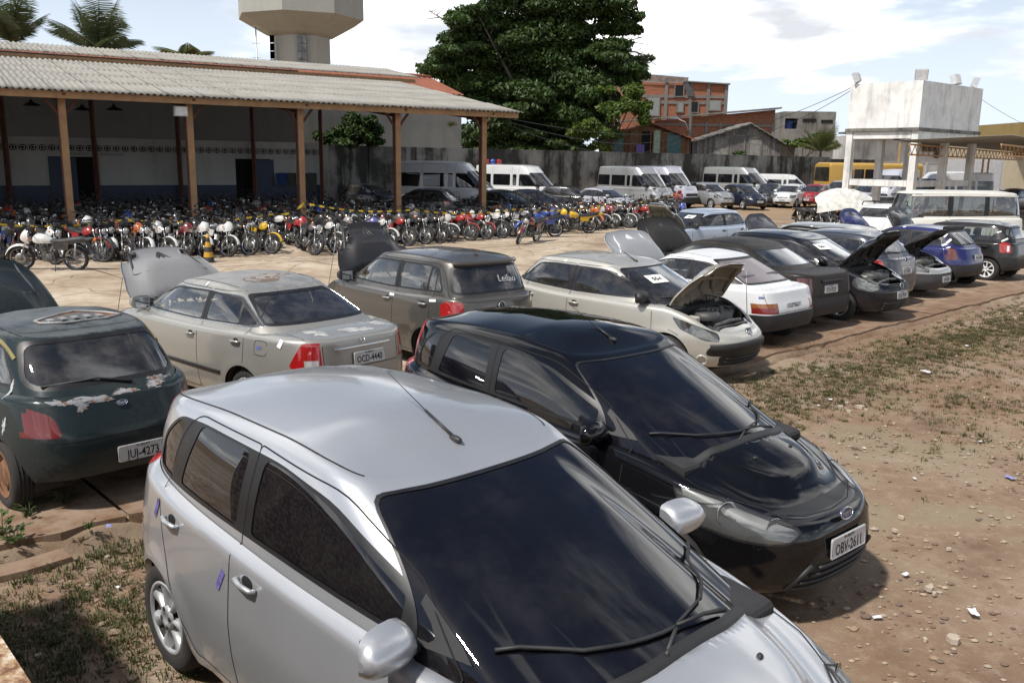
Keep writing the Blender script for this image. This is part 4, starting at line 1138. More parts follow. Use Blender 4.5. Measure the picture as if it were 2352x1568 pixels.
def spec_civic(pm):
    fadeh = paint('grey_peeled_lacquer', (.23, .23, .235), .1, .6, .1, .3, .12)
    return gen(3.50, -.95, 2.62, .858, 1.44, .70, .93, .945, .985, 2.62, 1.72, .42, -.42, .575, pm, deck=.985, wr=.30, xC=-.16, xCt=.38, N=88, kick=.05,
        panes=[(-.14, .12, .25, .30), (.15, .80, .33, .80), (.90, 2.4, .90, 2.4)], doors=[(.85, 2.5), (-.02, .85)], glass=WG, rwglass=WG, wheel='cap', open=.98, hoodmat=fadeh, under=BLACK,
        lamps=[hl(rx((2.78, .80), (2.85, .62), (3.42, .56), (3.46, .66), r=.04)), ('tail_light', 'y', rx((-1.05, .70), (-.74, .66), (-.66, .71), (-.76, .945), (-1.05, .945), r=.02), [REDL], .50, .55)],
        bumpers=[('front_bumper', 2.95, .57, True), ('rear_bumper', -.50, .60, False)],
        mould=[('side_moulding', TRIM, 'y', [(.40, .50), (2.2, .50)], .045, .010, (1, -1)), ('chrome_strip', CHROME, 'x', [(-.36, .86), (.36, .86)], .028, .014, (-1,)), ('window_chrome', CHROME, 'y', 'dlo', .013, .004, (1, -1))],
        gaps_r=[[(-.48, .985), (-.48, .66), (.48, .66), (.48, .985)]], gaps_z=[[(-.45, .60), (-.88, .60)]],
        gaps_y=[rx((-.38, .78), (-.20, .78), (-.20, .93), (-.38, .93), r=.04)],
        plates=[((-.955, -.06, .745), (-1, 0, .12), 'OCD-4440')], badges=[((-.925, 0, .925), (-1, 0, .4), 'h', .03)],
        mirror=(2.20, 1.0, pm, .88), extra=[civic_extra, tapes([((1.0, 1.36), 1, .03, .05, 0), ((.1, 1.22), 1, .03, .05, .3), ((-.55, .93), 1, .05, .09, -.4)])])
def civic_extra(root, sh, S):
    for sg in (1, -1):     # pale reversing lens below the red
        for a, b_, z0, z1 in ((.53, .64, .715, .775),):
            b = MB(); rows = []
            for z in np.linspace(z0, z1, 4):
                rows.append([on(sh, (y*sg, z), 'x', -1, .004)[0] for y in np.linspace(a, b_, 5)])
            b.grid(rows); b.build('reversing_lens', CLRL, root, fixn=False)
    blob(root, sh, 'peeling_edge', plain('brown_edge', (.14, .10, .075), .7), (.72, .02), .155, .40, 'z', 1, 12, .07); blob(root, sh, 'worn_patch', plain('worn_lacquer', (.27, .25, .23), .5, var=.25, vs=8), (.72, .02), .135, .37, 'z', 1, 12, .07)
    patch_on(root, sh, 'blue_sticker', plain('blue_label', (.10, .12, .30), .6), (-.27, .86), 'y', 1, .07, .035)
    for x, y, a_, b_, sd in ((-.62, .35, .12, .16, 1), (-.72, -.1, .10, .22, 2), (-.60, -.45, .09, .12, 3)): blob(root, sh, 'peeling_lacquer', plain('peeled_lacquer', (.33, .33, .33), .55, var=.2, vs=9), (x, y), a_, b_, 'z', 1, sd)

def spec_fox(pm):
    return gen(3.20, -.60, 2.465, .825, 1.54, .74, .99, 1.0, 1.03, 2.42, 1.52, -.28, -.50, .60, pm, nf=3.6, nr=5.4, N=84, wr=.29, xC=-.20, xCt=-.05, kick=.06,
        panes=[(-.2, .09, -.05, .06), (.12, .70, .09, .70), (.82, 2.4, .82, 2.4)], doors=[(.76, 2.3), (-.05, .76)], glass=WGD, rwglass=WGD, wheel='steel', rim=BLACK, open=1.38, hoodmat=paint('dark_grey_hood', (.030, .030, .033), .3, .5, .5, .12, .10), under=BLACK,
        lamps=[hl(rx((2.66, .88), (2.72, .70), (3.05, .64), (3.12, .74), r=.05)), tl(rx((.57, .76), (.86, .76), (.86, .98), (.57, .98), r=.03), None, .34)],
        rw=rpoly([(-.63, 1.06), (.63, 1.06), (.55, 1.40), (-.55, 1.40)], [.08, .08, .06, .06], 4),
        handlemat=plain('handle_grey', (.30, .31, .32), .4, .3), mirror=(2.02, 1.04, BLACK, .95), antenna=(-.02, 0, .08, 1.2),
        gaps_r=[[(-.58, 1.42), (-.64, 1.02), (-.56, .70), (.56, .70), (.64, 1.02), (.58, 1.42)]],
        badges=[((-.575, 0, .90), (-1, 0, .12), 'vw', .055)], plates=[((-.61, 0, .50), (-1, 0, .05), 'JVN-3380')],
        mould=[('roof_spoiler', pm, 'x', [(-.5, 1.425), (.5, 1.425)], .06, .05, (-1,))],
        extra=[lambda root, sh, S: (scrawl(root, sh, 'Leilao', (-.22, 1.22), 'x', -1, .13, CHALK), scrawl(root, sh, 'GREEN', (-.42, .80), 'x', -1, .035, CHROME, 'model_lettering')), tapes([((.78, .955), 1, .11, .035, 0), ((-.10, .975), 1, .12, .035, .1)])])

def spec_207(pm):
    return gen(3.26, -.61, 2.443, .835, 1.455, .66, .93, .935, .985, 2.48, 1.52, -.02, -.50, .565, pm, nf=3.0, nr=4.4, N=88, wr=.29, xC=-.24, xCt=.12, ap=.36,
        panes=[(-.2, .76, .0, .74), (.90, 2.4, .90, 2.4)], doors=[(.83, 2.35), (-.03, .83)], glass=WG, wheel='alloy', open=1.22, hoodmat=pm, under=plain('hood_underside_tan', (.17, .145, .11), .7, var=.25),
        hood=rpoly([(2.34, -.65), (2.34, .65), (2.55, .655), (2.75, .60), (2.98, .42), (3.02, 0), (2.98, -.42), (2.75, -.60), (2.55, -.655)], .03, 2),
        lamps=[hl(rx((2.50, .83), (2.62, .68), (2.92, .56), (3.10, .545), (3.06, .64), (2.80, .745), r=.05, n=3), .36, .85)], bulbs=[(2.86, -.62, .63, .06), (2.98, -.53, .60, .05)],
        black=[('x', rx((-.60, .36), (.60, .36), (.60, .46), (.52, .52), (-.52, .52), (-.60, .46), r=.05, n=3), True, 1), ('x', rx((-.45, .22), (.45, .22), (.50, .36), (-.50, .36), r=.03), True, 1)],
        bumpers=[('front_bumper', 2.72, .555, True)], mould=[('bumper_lip', BLACK, 'x', [(-.58, .47), (-.3, .49), (0, .495), (.3, .49), (.58, .47)], .085, .028, (1,))],
        mirror=(2.02, .985, BLACK, .95), handlemat=pm, antenna=(1.38, 0, .55, .5), badges=[((3.21, 0, .62), (1, 0, .45), 'shield', .075)],
        gaps_y=[[(2.48, .66), (2.62, .60)]],
        extra=[p207_extra, tapes([((.60, 1.36), -1, .05, .03, 0), ((1.55, 1.25), -1, .05, .03, -.4)])])
def p207_extra(root, sh, S):
    paper_on_glass(root, sh, (-.22, 1.20), '554')
    for sg in (1, -1):
        b = MB(); c, n = on(sh, (.60*sg, .30), 'x', 1, .004); M = Matrix.Translation(c) @ n.to_track_quat('Z', 'Y').to_matrix().to_4x4()
        b.lathe([(.075, -.01), (.078, .006), (.062, .010), (.055, -.004), (0, -.012)], 22, 'z'); o = b.build('fog_lamp', [CLRL], root); o.matrix_local = M
    for k in range(3):
        b = MB(); pts = [on(sh, (y, .245+.045*k), 'x', 1, .006)[0] for y in np.linspace(-.42, .42, 11)]; b.tube(pts, .010, 5); b.build('grille_slat', BLACK, root)
    b = MB(); c, n = on(sh, (-.30, .80), 'y', -1, .003); M = Matrix.Translation(c) @ n.to_track_quat('Z', 'Y').to_matrix().to_4x4()
    b.lathe([(.075, 0), (.073, .003), (.068, .001), (0, .002)], 22, 'z'); o = b.build('fuel_cap', [S['paint']], root); o.matrix_local = M

def spec_gol(pm):              # boxy two-door hatchback with a long sloping tail
    return gen(3.16, -.62, 2.36, .80, 1.375, .70, .89, .90, .90, 2.36, 1.50, .52, -.36, .555, pm, nf=5.5, nr=7.0, N=72, wr=.285, xC=-.10, xCt=.55, ap=.25, hoodc=.035, Rsh=.035, kick=.10,
        panes=[(-.1, .80, .6, .80), (.90, 2.3, .90, 2.3)], doors=[(.85, 2.2)], glass=WGD, rwglass=FILM, wheel='steel', rim=BLACK, bumper=BLACK, bumper_out=.012, open=1.12, hoodmat=paint('bleached_grey_hood', (.30, .31, .33), .2, .55, .2, .3, .10),
        rw=rpoly([(-.60, .945), (.60, .945), (.52, 1.275), (-.52, 1.275)], .03, 2),
        lamps=[tl(rx((.44, .56), (.80, .56), (.80, .65), (.44, .65), r=.008), [plain('dull_red_lens', (.17, .014, .010), .2, coat=.8)], .28), tl(rx((.44, .65), (.80, .65), (.80, .71), (.44, .71), r=.008), [AMBL], .28)],
        bumpers=[('rear_bumper', -.20, .54, False), ('front_bumper', 2.75, .52, True)], gaps_r=[[(-.66, .90), (-.62, .56), (.62, .56), (.66, .90)]],
        mould=[('side_moulding', TRIM, 'y', [(.40, .52), (2.0, .52)], .035, .008, (1, -1))],
        plates=[((-.605, .02, .63), (-1, 0, .1), 'LOA-4726')], mirror=(2.03, .95, BLACK, .8), handlemat=BLACK, wipers=[],
        extra=[lambda root, sh, S: (scrawl(root, sh, 'GOL', (-.50, .80), 'x', -1, .05, CHROME, 'model_lettering'), patch_on(root, sh, 'tax_sticker', TAPE, (-.50, .85), 'x', -1, .07, .06), patch_on(root, sh, 'blue_sticker', plain('blue_label', (.10, .12, .30), .6), (.68, .80), 'x', -1, .08, .03))])

def spec_sedan(pm):
    return gen(3.35, -1.0, 2.54, .845, 1.44, .70, .93, .945, .98, 2.52, 1.65, .35, -.40, .575, pm, deck=1.0, nf=5.0, nr=6.5, N=72, wr=.30, xC=-.12, xCt=.42, hoodc=.04, Rsh=.04, kick=.05,
        panes=[(-.1, .75, .30, .75), (.86, 2.4, .86, 2.4)], doors=[(.80, 2.4), (-.03, .80)], glass=WG, rwglass=WG, wheel='steel', rim=BLACK, bumper=BLACK, bumper_out=.01, open=1.25, hoodmat=paint('charcoal_dusty_hood', (.014, .014, .014), 0, .7, .1, .4, .15), under=BLACK,
        lamps=[tl(rx((.54, .64), (.86, .64), (.86, .93), (.54, .93), r=.02), [plain('dark_red_lens', (.08, .012, .012), .2, coat=.8)], .22)],
        bumpers=[('rear_bumper', -.62, .60, False), ('front_bumper', 2.9, .55, True)], gaps_r=[[(-.60, 1.0), (-.60, .64), (.60, .64), (.60, 1.0)]],
        mould=[('boot_bar', BLACK, 'x', [(-.30, .86), (.30, .86)], .045, .022, (-1,))],
        plates=[((-.985, .02, .73), (-1, 0, .1), 'JTD-9221')], mirror=(2.1, 1.0, BLACK, .8), handlemat=BLACK, wipers=[], antenna=(1.5, 0, .07, 1.2),
        extra=[lambda root, sh, S: (patch_on(root, sh, 'seal_tape', TAPE, (-.45, .52), 'x', -1, .03, .14), patch_on(root, sh, 'seal_tape', TAPE, (-.66, .96), 'x', -1, .04, .07, -.4))])

def spec_polo(pm):
    return gen(3.26, -.64, 2.46, .825, 1.485, .72, .95, .96, .99, 2.46, 1.52, -.05, -.48, .575, pm, nf=3.4, nr=4.8, N=80, wr=.295, xC=-.18, xCt=.12,
        panes=[(-.1, .74, .1, .74), (.86, 2.4, .86, 2.4)], doors=[(.80, 2.35), (-.05, .80)], glass=WGD, wsglass=WGD, wheel='alloy', open=1.12, hoodmat=pm, under=GRIME,
        lamps=[hl(rx((2.68, .80), (2.66, .68), (2.80, .58), (3.02, .57), (3.12, .64), (3.02, .74), (2.84, .81), r=.07, n=3), .42, .8)], bulbs=[(2.95, -.60, .69, .075), (3.03, -.47, .68, .05)],
        black=[('x', rx((-.40, .58), (.40, .58), (.36, .70), (-.36, .70), r=.04, n=3), True, 1), ('x', rx((-.52, .25), (.52, .25), (.48, .42), (-.48, .42), r=.03), True, 1)],
        bumpers=[('front_bumper', 2.72, .57, True), ('rear_bumper', -.3, .58, False)],
        plates=[((3.265, 0, .50), (1, 0, .05), 'JTX-7939')], badges=[((3.235, 0, .655), (1, 0, .25), 'vw', .06)], mirror=(2.06, 1.0, pm, .9),
        extra=[polo_extra])
def polo_extra(root, sh, S):
    paper_on_glass(root, sh, (-.30, 1.25), '561'); scrawl(root, sh, '561', (-.10, 1.10), 'x', 1, .15, CHALK)
    for k in range(4):
        b = MB(); pts = [on(sh, (y, .595+.03*k), 'x', 1, .008)[0] for y in np.linspace(-.36, .36, 11)]; b.tube(pts, .007, 5); b.build('grille_slat', BLACK, root)
    for k in range(3):
        b = MB(); pts = [on(sh, (y, .28+.045*k), 'x', 1, .006)[0] for y in np.linspace(-.46, .46, 11)]; b.tube(pts, .009, 5); b.build('grille_slat', BLACK, root)
    patch_on(root, sh, 'seal_tape', TAPE, (2.42, .90), 'y', -1, .06, .09, -.5)

def spec_grayhatch(pm):
    return gen(3.20, -.66, 2.46, .82, 1.46, .72, .94, .95, 1.0, 2.45, 1.50, -.15, -.52, .57, pm, nf=3.8, nr=4.8, N=72, wr=.29, xC=-.20, xCt=.0,
        panes=[(-.15, .74, .0, .74), (.86, 2.4, .86, 2.4)], doors=[(.80, 2.35), (-.05, .80)], glass=WG, rwglass=WGD, wheel='steel', rim=BLACK, open=1.3, hoodmat=paint('slate_hood', (.03, .032, .045), .2, .5, .5, .12, .1), under=BLACK,
        lamps=[tl(rx((.60, .72), (.86, .72), (.86, .96), (.66, .96), r=.03), None, .4)], bumpers=[('rear_bumper', -.35, .60, False)], gaps_r=[[(-.60, 1.0), (-.52, .62), (.52, .62), (.60, 1.0)]],
        plates=[((-.64, 0, .74), (-1, 0, .1), 'JUZ-4875')], badges=[((-.60, 0, .94), (-1, 0, .12), 'vw', .05)], rear_wiper=[(0, 1.06), (.2, 1.08), (.42, 1.10)], wipers=[], mirror=(2.05, .99, BLACK, .85),
        extra=[tapes([((-.25, .88), 1, .10, .04, .4), ((-.20, .93), 1, .06, .03, 0)])])
def spec_wagon(pm):
    return gen(3.23, -.82, 2.44, .81, 1.43, .68, .91, .925, .945, 2.44, 1.52, -.52, -.70, .575, pm, nf=3.6, nr=5.5, N=72, wr=.285, xC=-.42, xCt=-.30,
        panes=[(-.4, -.02, -.3, -.02), (.05, .74, .05, .74), (.84, 2.4, .84, 2.4)], doors=[(.79, 2.3), (-.02, .79)], glass=WG, wsglass=WGD, wheel='steel', rim=BLACK, bumper=plain('grey_bumper', (.05, .05, .055), .6), open=.95, hoodmat=BLACK, under=GRIME,
        lamps=[hl(rx((2.62, .80), (2.64, .64), (2.95, .58), (3.10, .57), (3.08, .66), (2.90, .74), r=.03), .40, .8)], bulbs=[(2.94, -.60, .66, .06)],
        bumpers=[('front_bumper', 2.68, .55, True), ('rear_bumper', -.5, .56, False)], plates=[((3.235, .05, .42), (1, 0, .05), 'JTP-8909')], mirror=None,
        mould=[('roof_rail', BLACK, 'z', [(1.35, .56), (.6, .60), (-.35, .57)], .035, .045, (1, -1))], extra=[tapes([((.4, 1.36), -1, .05, .06, .2)])])
def spec_corsa(pm):
    return gen(3.20, -.53, 2.44, .805, 1.39, .66, .90, .90, .95, 2.42, 1.45, .0, -.38, .545, pm, nf=3.2, nr=3.9, N=80, wr=.28, xC=-.10, xCt=.25, kick=.12,
        panes=[(-.1, .74, .2, .74), (.86, 2.4, .86, 2.4)], doors=[(.80, 2.3)], glass=WG, rwglass=WGD, wheel='steel', rim=BLACK, bumper=BLACK, open=1.35, under=BLACK,
        dlo=[rpoly([(-.06, 1.02), (.1, .97), (2.08, .95), (1.62, 1.21), (1.25, 1.275), (.55, 1.29), (.18, 1.25), (0, 1.14)], [.08, .08, .04, .1, .1, .1, .1, .1], 3)],
        lamps=[tl(rx((.58, .68), (.78, .68), (.78, .98), (.70, 1.0), (.58, .92), r=.05, n=3), [plain('brown_red_lens', (.10, .016, .012), .2, coat=.8)], .40)],
        rw=rpoly([(-.58, .99), (.58, .99), (.48, 1.29), (-.48, 1.29)], [.1, .1, .05, .05], 3), rear_wiper=[(-.05, 1.0), (.1, 1.12), (.2, 1.24)],
        mould=[('tail_spoiler', BLACK, 'x', [(-.46, 1.305), (.46, 1.305)], .06, .10, (-1,))],
        plates=[((-.515, -.08, .72), (-1, 0, .1), 'JTW-4209')], mirror=(2.0, .96, BLACK, .85), wipers=[],
        extra=[tapes([((.02, 1.20), 1, .12, .04, .9), ((-.08, 1.08), 1, .14, .05, .8), ((-.02, 1.0), 1, .12, .05, .5), ((-.12, .94), 1, .10, .05, .8), ((1.0, 1.33), 1, .06, .05, .2)])])
def spec_blackhatch(pm):
    return gen(3.15, -.60, 2.40, .81, 1.43, .70, .92, .93, .96, 2.40, 1.48, -.30, -.52, .565, pm, nf=4.2, nr=5.2, N=72, wr=.29, xC=-.28, xCt=-.12,
        panes=[(-.25, .03, -.1, .0), (.06, .72, .03, .72), (.84, 2.4, .84, 2.4)], doors=[(.78, 2.3), (-.05, .78)], glass=WG, rwglass=WGD, wheel='star', rim=plain('white_hubcap', (.62, .62, .62), .4), bumper=BLACK, open=1.35, under=BLACK,
        lamps=[tl(rx((.60, .72), (.84, .72), (.84, .96), (.60, .96), r=.02), None, .35)], mould=[('side_moulding', TRIM, 'y', [(.40, .60), (2.0, .60)], .05, .010, (1, -1))],
        mirror=(2.0, .98, BLACK, .85), wipers=[], extra=[tapes([((-.3, 1.02), 1, .16, .04, .5), ((-.42, .82), 1, .05, .14, 0), ((-.15, 1.2), 1, .10, .03, .4)])])
def spec_palio(pm):
    return gen(3.17, -.62, 2.37, .815, 1.44, .69, .92, .93, .96, 2.40, 1.46, -.12, -.50, .565, pm, nf=3.8, nr=4.8, N=72, wr=.285, xC=-.20, xCt=.02,
        panes=[(-.15, .70, .0, .70), (.82, 2.4, .82, 2.4)], doors=[(.76, 2.3), (-.05, .76)], glass=WGD, wsglass=WG, wheel='steel', rim=BLACK, open=1.22, under=plain('hood_underside_olive', (.13, .12, .095), .7, var=.3),
        lamps=[hl(rx((2.60, .80), (2.64, .62), (2.98, .57), (3.04, .68), r=.04), .38, .8)], mirror=(1.98, .97, BLACK, .95), handlemat=BLACK, bulbs=[(2.9, -.6, .66, .06)],
        extra=[lambda root, sh, S: paper_on_glass(root, sh, (.26, 1.22), '567')])
def spec_plainhatch(pm, glassm=None, **k):        # for the rows further off
    return gen(3.19, -.62, 2.43, .82, 1.47, .70, .94, .95, .99, 2.44, 1.50, -.10, -.50, .57, pm, nf=3.6, nr=4.6, N=44, wr=.29, xC=-.18, xCt=.08,
        panes=[(-.15, .74, .1, .74), (.86, 2.4, .86, 2.4)], doors=[(.80, 2.35), (-.05, .80)], glass=glassm or WGD, wheel='cap', handlemat=pm,
        lamps=[hl(rx((2.62, .82), (2.68, .66), (3.0, .59), (3.12, .60), (3.05, .70), (2.80, .80), r=.04), .40, .8), tl(rx((.58, .74), (.84, .74), (.84, .98), (.58, .98), r=.03), None, .4)], bulbs=[(2.93, -.62, .68, .055)],
        black=[('x', rx((-.36, .59), (.36, .59), (.32, .66), (-.32, .66), r=.02), True, 1), ('x', rx((-.50, .24), (.50, .24), (.45, .38), (-.45, .38), r=.03), True, 1)],
        plates=[((3.195, 0, .48), (1, 0, .05), 'JUV-3172')], badges=[((3.15, 0, .66), (1, 0, .3), 'round', .045)], mirror=(2.04, .985, pm, .9), **k)
def spec_plainsedan(pm, glassm=None, **k):
    return gen(3.40, -.98, 2.58, .845, 1.43, .68, .92, .935, .975, 2.56, 1.66, .38, -.42, .57, pm, deck=.985, N=44, wr=.30, xC=-.14, xCt=.40, kick=.05,
        panes=[(-.1, .78, .3, .78), (.88, 2.4, .88, 2.4)], doors=[(.83, 2.45), (-.02, .83)], glass=glassm or WGD, wheel='cap', handlemat=pm,
        lamps=[hl(rx((2.76, .80), (2.80, .62), (3.25, .56), (3.32, .64), r=.04), .40, .8), tl(rx((.52, .70), (.86, .70), (.86, .93), (.52, .93), r=.03), None, .4)], bulbs=[(3.1, -.62, .65, .055)],
        black=[('x', rx((-.40, .57), (.40, .57), (.36, .65), (-.36, .65), r=.02), True, 1), ('x', rx((-.50, .24), (.50, .24), (.45, .36), (-.45, .36), r=.03), True, 1)], mirror=(2.18, .99, pm, .9), **k)
def spec_van(pm, **k):                     # tall panel van / minibus
    S = gen(4.35, -1.05, 3.20, .98, 2.50, .98, 1.34, 1.28, 1.28, 3.95, 2.75, -.92, -1.0, .80, pm, nf=4.6, nr=9.0, N=48, wr=.33, xC=-.75, xCt=-.70, ap=.42, hoodc=.06, lowz=.30, kick=.03,
        dlo=[rx((2.32, 1.36), (3.42, 1.36), (3.02, 1.98), (2.32, 2.0), r=.06)], side=[rx((-.72, 1.38), (.42, 1.38), (.42, 1.98), (-.72, 1.98), r=.06), rx((.58, 1.38), (1.74, 1.38), (1.74, 1.98), (.58, 1.98), r=.06), rx((1.90, 1.38), (2.16, 1.38), (2.16, 1.98), (1.90, 1.98), r=.05), rx((2.38, 1.40), (3.34, 1.40), (2.98, 1.94), (2.38, 1.95), r=.05)], ws=rpoly([(-.80, 1.36), (.80, 1.36), (.70, 2.08), (-.70, 2.08)], .06, 3), rw=rx((-.72, 1.38), (.72, 1.38), (.68, 2.0), (-.68, 2.0), r=.05), antenna=None, doors=[(2.28, 3.9), (.52, 1.85)], glass=TINT, wheel='steel', rim=STEEL, seat_x=2.3, seat_s=1.5, inside=False,
        lamps=[hl(rx((3.80, .98), (3.84, .76), (4.12, .72), (4.20, .92), r=.05), .50, .8), tl(rx((.80, .70), (.99, .70), (.99, 1.25), (.80, 1.25), r=.02), None, .3)],
        bumper=BLACK, bumpers=[('front_bumper', 3.65, .68, True), ('rear_bumper', -.75, .55, False)],
        black=[('x', rx((-.52, .74), (.52, .74), (.48, .90), (-.48, .90), r=.03), True, 1)], mirror=(3.45, 1.42, BLACK, 1.4), wsglass=WGD, rwglass=TINT, **k)
    return S
def spec_kombi(pm):
    return gen(3.38, -1.02, 2.40, .86, 1.98, 1.05, 1.10, 1.12, 1.12, 3.28, 3.0, -.72, -.90, .70, pm, nf=4.2, nr=4.6, N=64, wr=.32, xC=-.62, xCt=-.58, ap=.22, hoodc=.02, lowz=.28, kick=.05,
        panes=[(-.6, .40, -.6, .40), (.56, 1.62, .56, 1.62), (1.80, 3.2, 1.80, 3.2)], doors=[(1.72, 3.15), (.48, 1.72)], glass=WG, wheel='steel', rim=STEEL, inside=True, seat_x=2.25, seat_s=1.2,
        bumper=pm, bumpers=[], hood=None, lamps=[hl(rx((3.1, .86), (3.1, .66), (3.5, .66), (3.5, .86), r=.08, n=3), .50, .5)], mirror=None, wipers=[],
        mould=[('roof_gutter', pm, 'y', [(-.70, 1.80), (0, 1.82), (1.5, 1.82), (2.9, 1.80)], .05, .035, (1, -1))])
# ------------------------------------------------------------------ ground
KV = 6.35      # the kerb line
def ground_mat():
    m = NT('red_dirt_ground'); p = m.pos()
    rot = -math.atan2(E1.y, E1.x); q = m.n('ShaderNodeVectorRotate', {'Vector': p, 'Angle': rot}, rotation_type='Z_AXIS').outputs[0]
    u, v, _ = m.sep(q)
    n0 = m.noise(p, .22, 6, .6); n1 = m.noise(p, .9, 8, .62, .3); n2 = m.noise(p, 9, 7, .7); n3 = m.noise(p, 55, 5, .7)
    base = m.ramp(n1, [(.30, (.125, .080, .052)), (.48, (.215, .150, .102)), (.62, (.30, .235, .175)), (.78, (.35, .295, .23))])
    base = m.mix(m.sstep(n0, .45, .62, 0, .65), base, (.165, .095, .058))
    base = m.mix(m.sstep(n2, .45, .8, 0, .55), base, (.36, .29, .21))
    base = m.mix(m.sstep(n3, .55, .8, 0, .6), base, (.09, .06, .04))
    base = m.mix(m.sstep(n3, .42, .2, 0, .45), base, (.46, .40, .32))
    # far side of the lot: pale sandy ground
    far_ = m.sstep(v, 22, 30); base = m.mix(far_, base, m.mix(m.sstep(n1, .35, .7), (.30, .215, .135), (.22, .15, .085)))
    # thin green film of weeds where tufts grow
    gr = m.math('MULTIPLY', m.sstep(n1, .46, .62), m.sstep(m.noise(p, .35, 5, .6), .42, .58))
    gr = m.math('MULTIPLY', gr, m.sstep(v, 8.0, 5.5)); base = m.mix(m.math('MULTIPLY', gr, .35), base, (.085, .085, .028))
    m.set(color=base, rough=.95, spec=.2); m.bump(m.math('ADD', n2, m.math('MULTIPLY', n3, .5)), .55, .02); return m.mat
def slab_mat():
    m = NT('stained_concrete_slab'); p = m.pos()
    rot = -math.atan2(E1.y, E1.x); q = m.n('ShaderNodeVectorRotate', {'Vector': p, 'Angle': rot}, rotation_type='Z_AXIS').outputs[0]
    u, v, _ = m.sep(q); n1 = m.noise(p, .5, 8, .65, .4); n2 = m.noise(p, 3.5, 8, .68); n3 = m.noise(p, 30, 6, .7)
    c = m.ramp(n1, [(.30, (.20, .145, .10)), (.5, (.40, .325, .24)), (.72, (.52, .45, .36))])
    dirt = m.math('MULTIPLY', m.sstep(n2, .40, .66), m.sstep(v, 15, 7, .35, 1.0))
    c = m.mix(dirt, c, (.17, .095, .055)); c = m.mix(m.sstep(v, 9.5, 6.6, 0, .72), c, (.155, .088, .052))
    c = m.mix(m.sstep(n3, .5, .8, 0, .4), c, (.12, .085, .06))
    # hairline cracks
    vo = m.n('ShaderNodeTexVoronoi', {'Scale': .45}, feature='DISTANCE_TO_EDGE'); m.t.links.new(m.n('ShaderNodeVectorMath', {0: p, 1: m.n('ShaderNodeTexNoise', {'Scale': 1.5, 'Detail': 5}).outputs[1]}, operation='ADD').outputs[0], vo.inputs['Vector'])
    c = m.mix(m.sstep(vo.outputs[0], .012, .0, 0, .75), c, (.10, .07, .045))
    m.set(color=c, rough=.9, spec=.3); m.bump(n3, .3, .01); return m.mat
G_MAT = ground_mat(); S_MAT = slab_mat()
from mathutils import noise as mnoise
def gheight(u, v):
    z = .022*mnoise.noise(Vector((u*.9, v*.9, 0)))+.012*mnoise.noise(Vector((u*3.1, v*3.1, 4)))
    if 6.0 < v < 6.9:       # the broken gutter between the kerb strip and the slab
        k_ = 1/(1+math.exp(max(-30, min(30, (u-5)*2)))); c = 6.62-.06*k_+.04*mnoise.noise(Vector((u*1.3, 0, 9))); z -= (.12+.05*k_)*math.exp(-((v-c)/(.065+.085*k_))**4)
    if v > 7.1: z = -.03
    return z-.015
us = np.concatenate([np.linspace(-400, -30, 8), np.linspace(-28, -6, 12), np.arange(-5, 14, .09), np.linspace(14.2, 30, 70), np.linspace(32, 60, 10), np.linspace(80, 900, 10)])
vs_ = np.concatenate([np.linspace(-400, -20, 8), np.linspace(-15, -2, 14), np.arange(-1.9, 5.9, .09), np.arange(5.9, 7.2, .045), np.linspace(7.3, 12, 6), np.linspace(20, 60, 6), np.linspace(100, 1200, 10)])
b = MB(); b.grid([[lot(u, v, gheight(u, v)) for u in us] for v in vs_], 0, True, True)
o = b.build('ground', G_MAT, fixn=False); tag(o, kind='structure')
# concrete slab under the rows of cars and bikes, cast in bays
sl_root = empty('concrete_slab'); tag(sl_root, kind='structure')
rnd = random.Random(2); bays_u = [-30, -22, -14.5, -8, -3, 2.2, 7.0, 12.1, 17.0, 22.3, 27.5, 33, 40, 48]; bays_v = [6.72, 11.6, 16.4, 21.2, 26.5, 33]
for i in range(len(bays_u)-1):
    for j in range(len(bays_v)-1):
        u0, u1 = bays_u[i]+.012, bays_u[i+1]-.012; v0, v1 = bays_v[j]+.012, bays_v[j+1]-.012; n = 22
        if j == 4 and u0 > 20: continue
        if j == 3 and u0 > 30: continue
        edge = [(u0+(u1-u0)*k/n, v0+(.10*mnoise.noise(Vector((u0+(u1-u0)*k/n, 3, 1))*1.9)+.05*mnoise.noise(Vector((u0+(u1-u0)*k/n, 3, 1))*6) if j == 0 else 0)) for k in range(n+1)]
        top = [(u0+(u1-u0)*k/n, v1) for k in range(n+1)]; h = .022+rnd.uniform(-.004, .004)
        b = MB(); b.grid([[lot(p[0], p[1], -.10) for p in edge], [lot(p[0], p[1]+.01, h) for p in edge], [lot(p[0], p[1], h) for p in top], [lot(p[0], p[1], -.05) for p in top]], 0, False, True)
        b.build('slab_bay', S_MAT, sl_root, fixn=False)
# kerb strip: short lengths, chipped
kr = empty('kerb'); tag(kr, kind='structure'); u = -5.0
while u < 30:
    L = rnd.uniform(.9, 1.6)
    if rnd.random() < .80 and u < 5.5:
        b = MB(); rows = []; w0, w1 = 6.20+rnd.uniform(-.03, .03), 6.39+rnd.uniform(-.02, .02); hh = rnd.uniform(.015, .04)
        for k in range(9):
            uu = u+L*k/8; j_ = .02*mnoise.noise(Vector((uu*4, 1, 2))); rows.append([lot(uu, w0+j_, -.06), lot(uu, w0+.015+j_, hh), lot(uu, w1+j_, hh), lot(uu, w1+.015+j_, -.15)])
        b.grid(rows, 0, False); b.build('kerb_stone', S_MAT, kr)
    u += L+.02
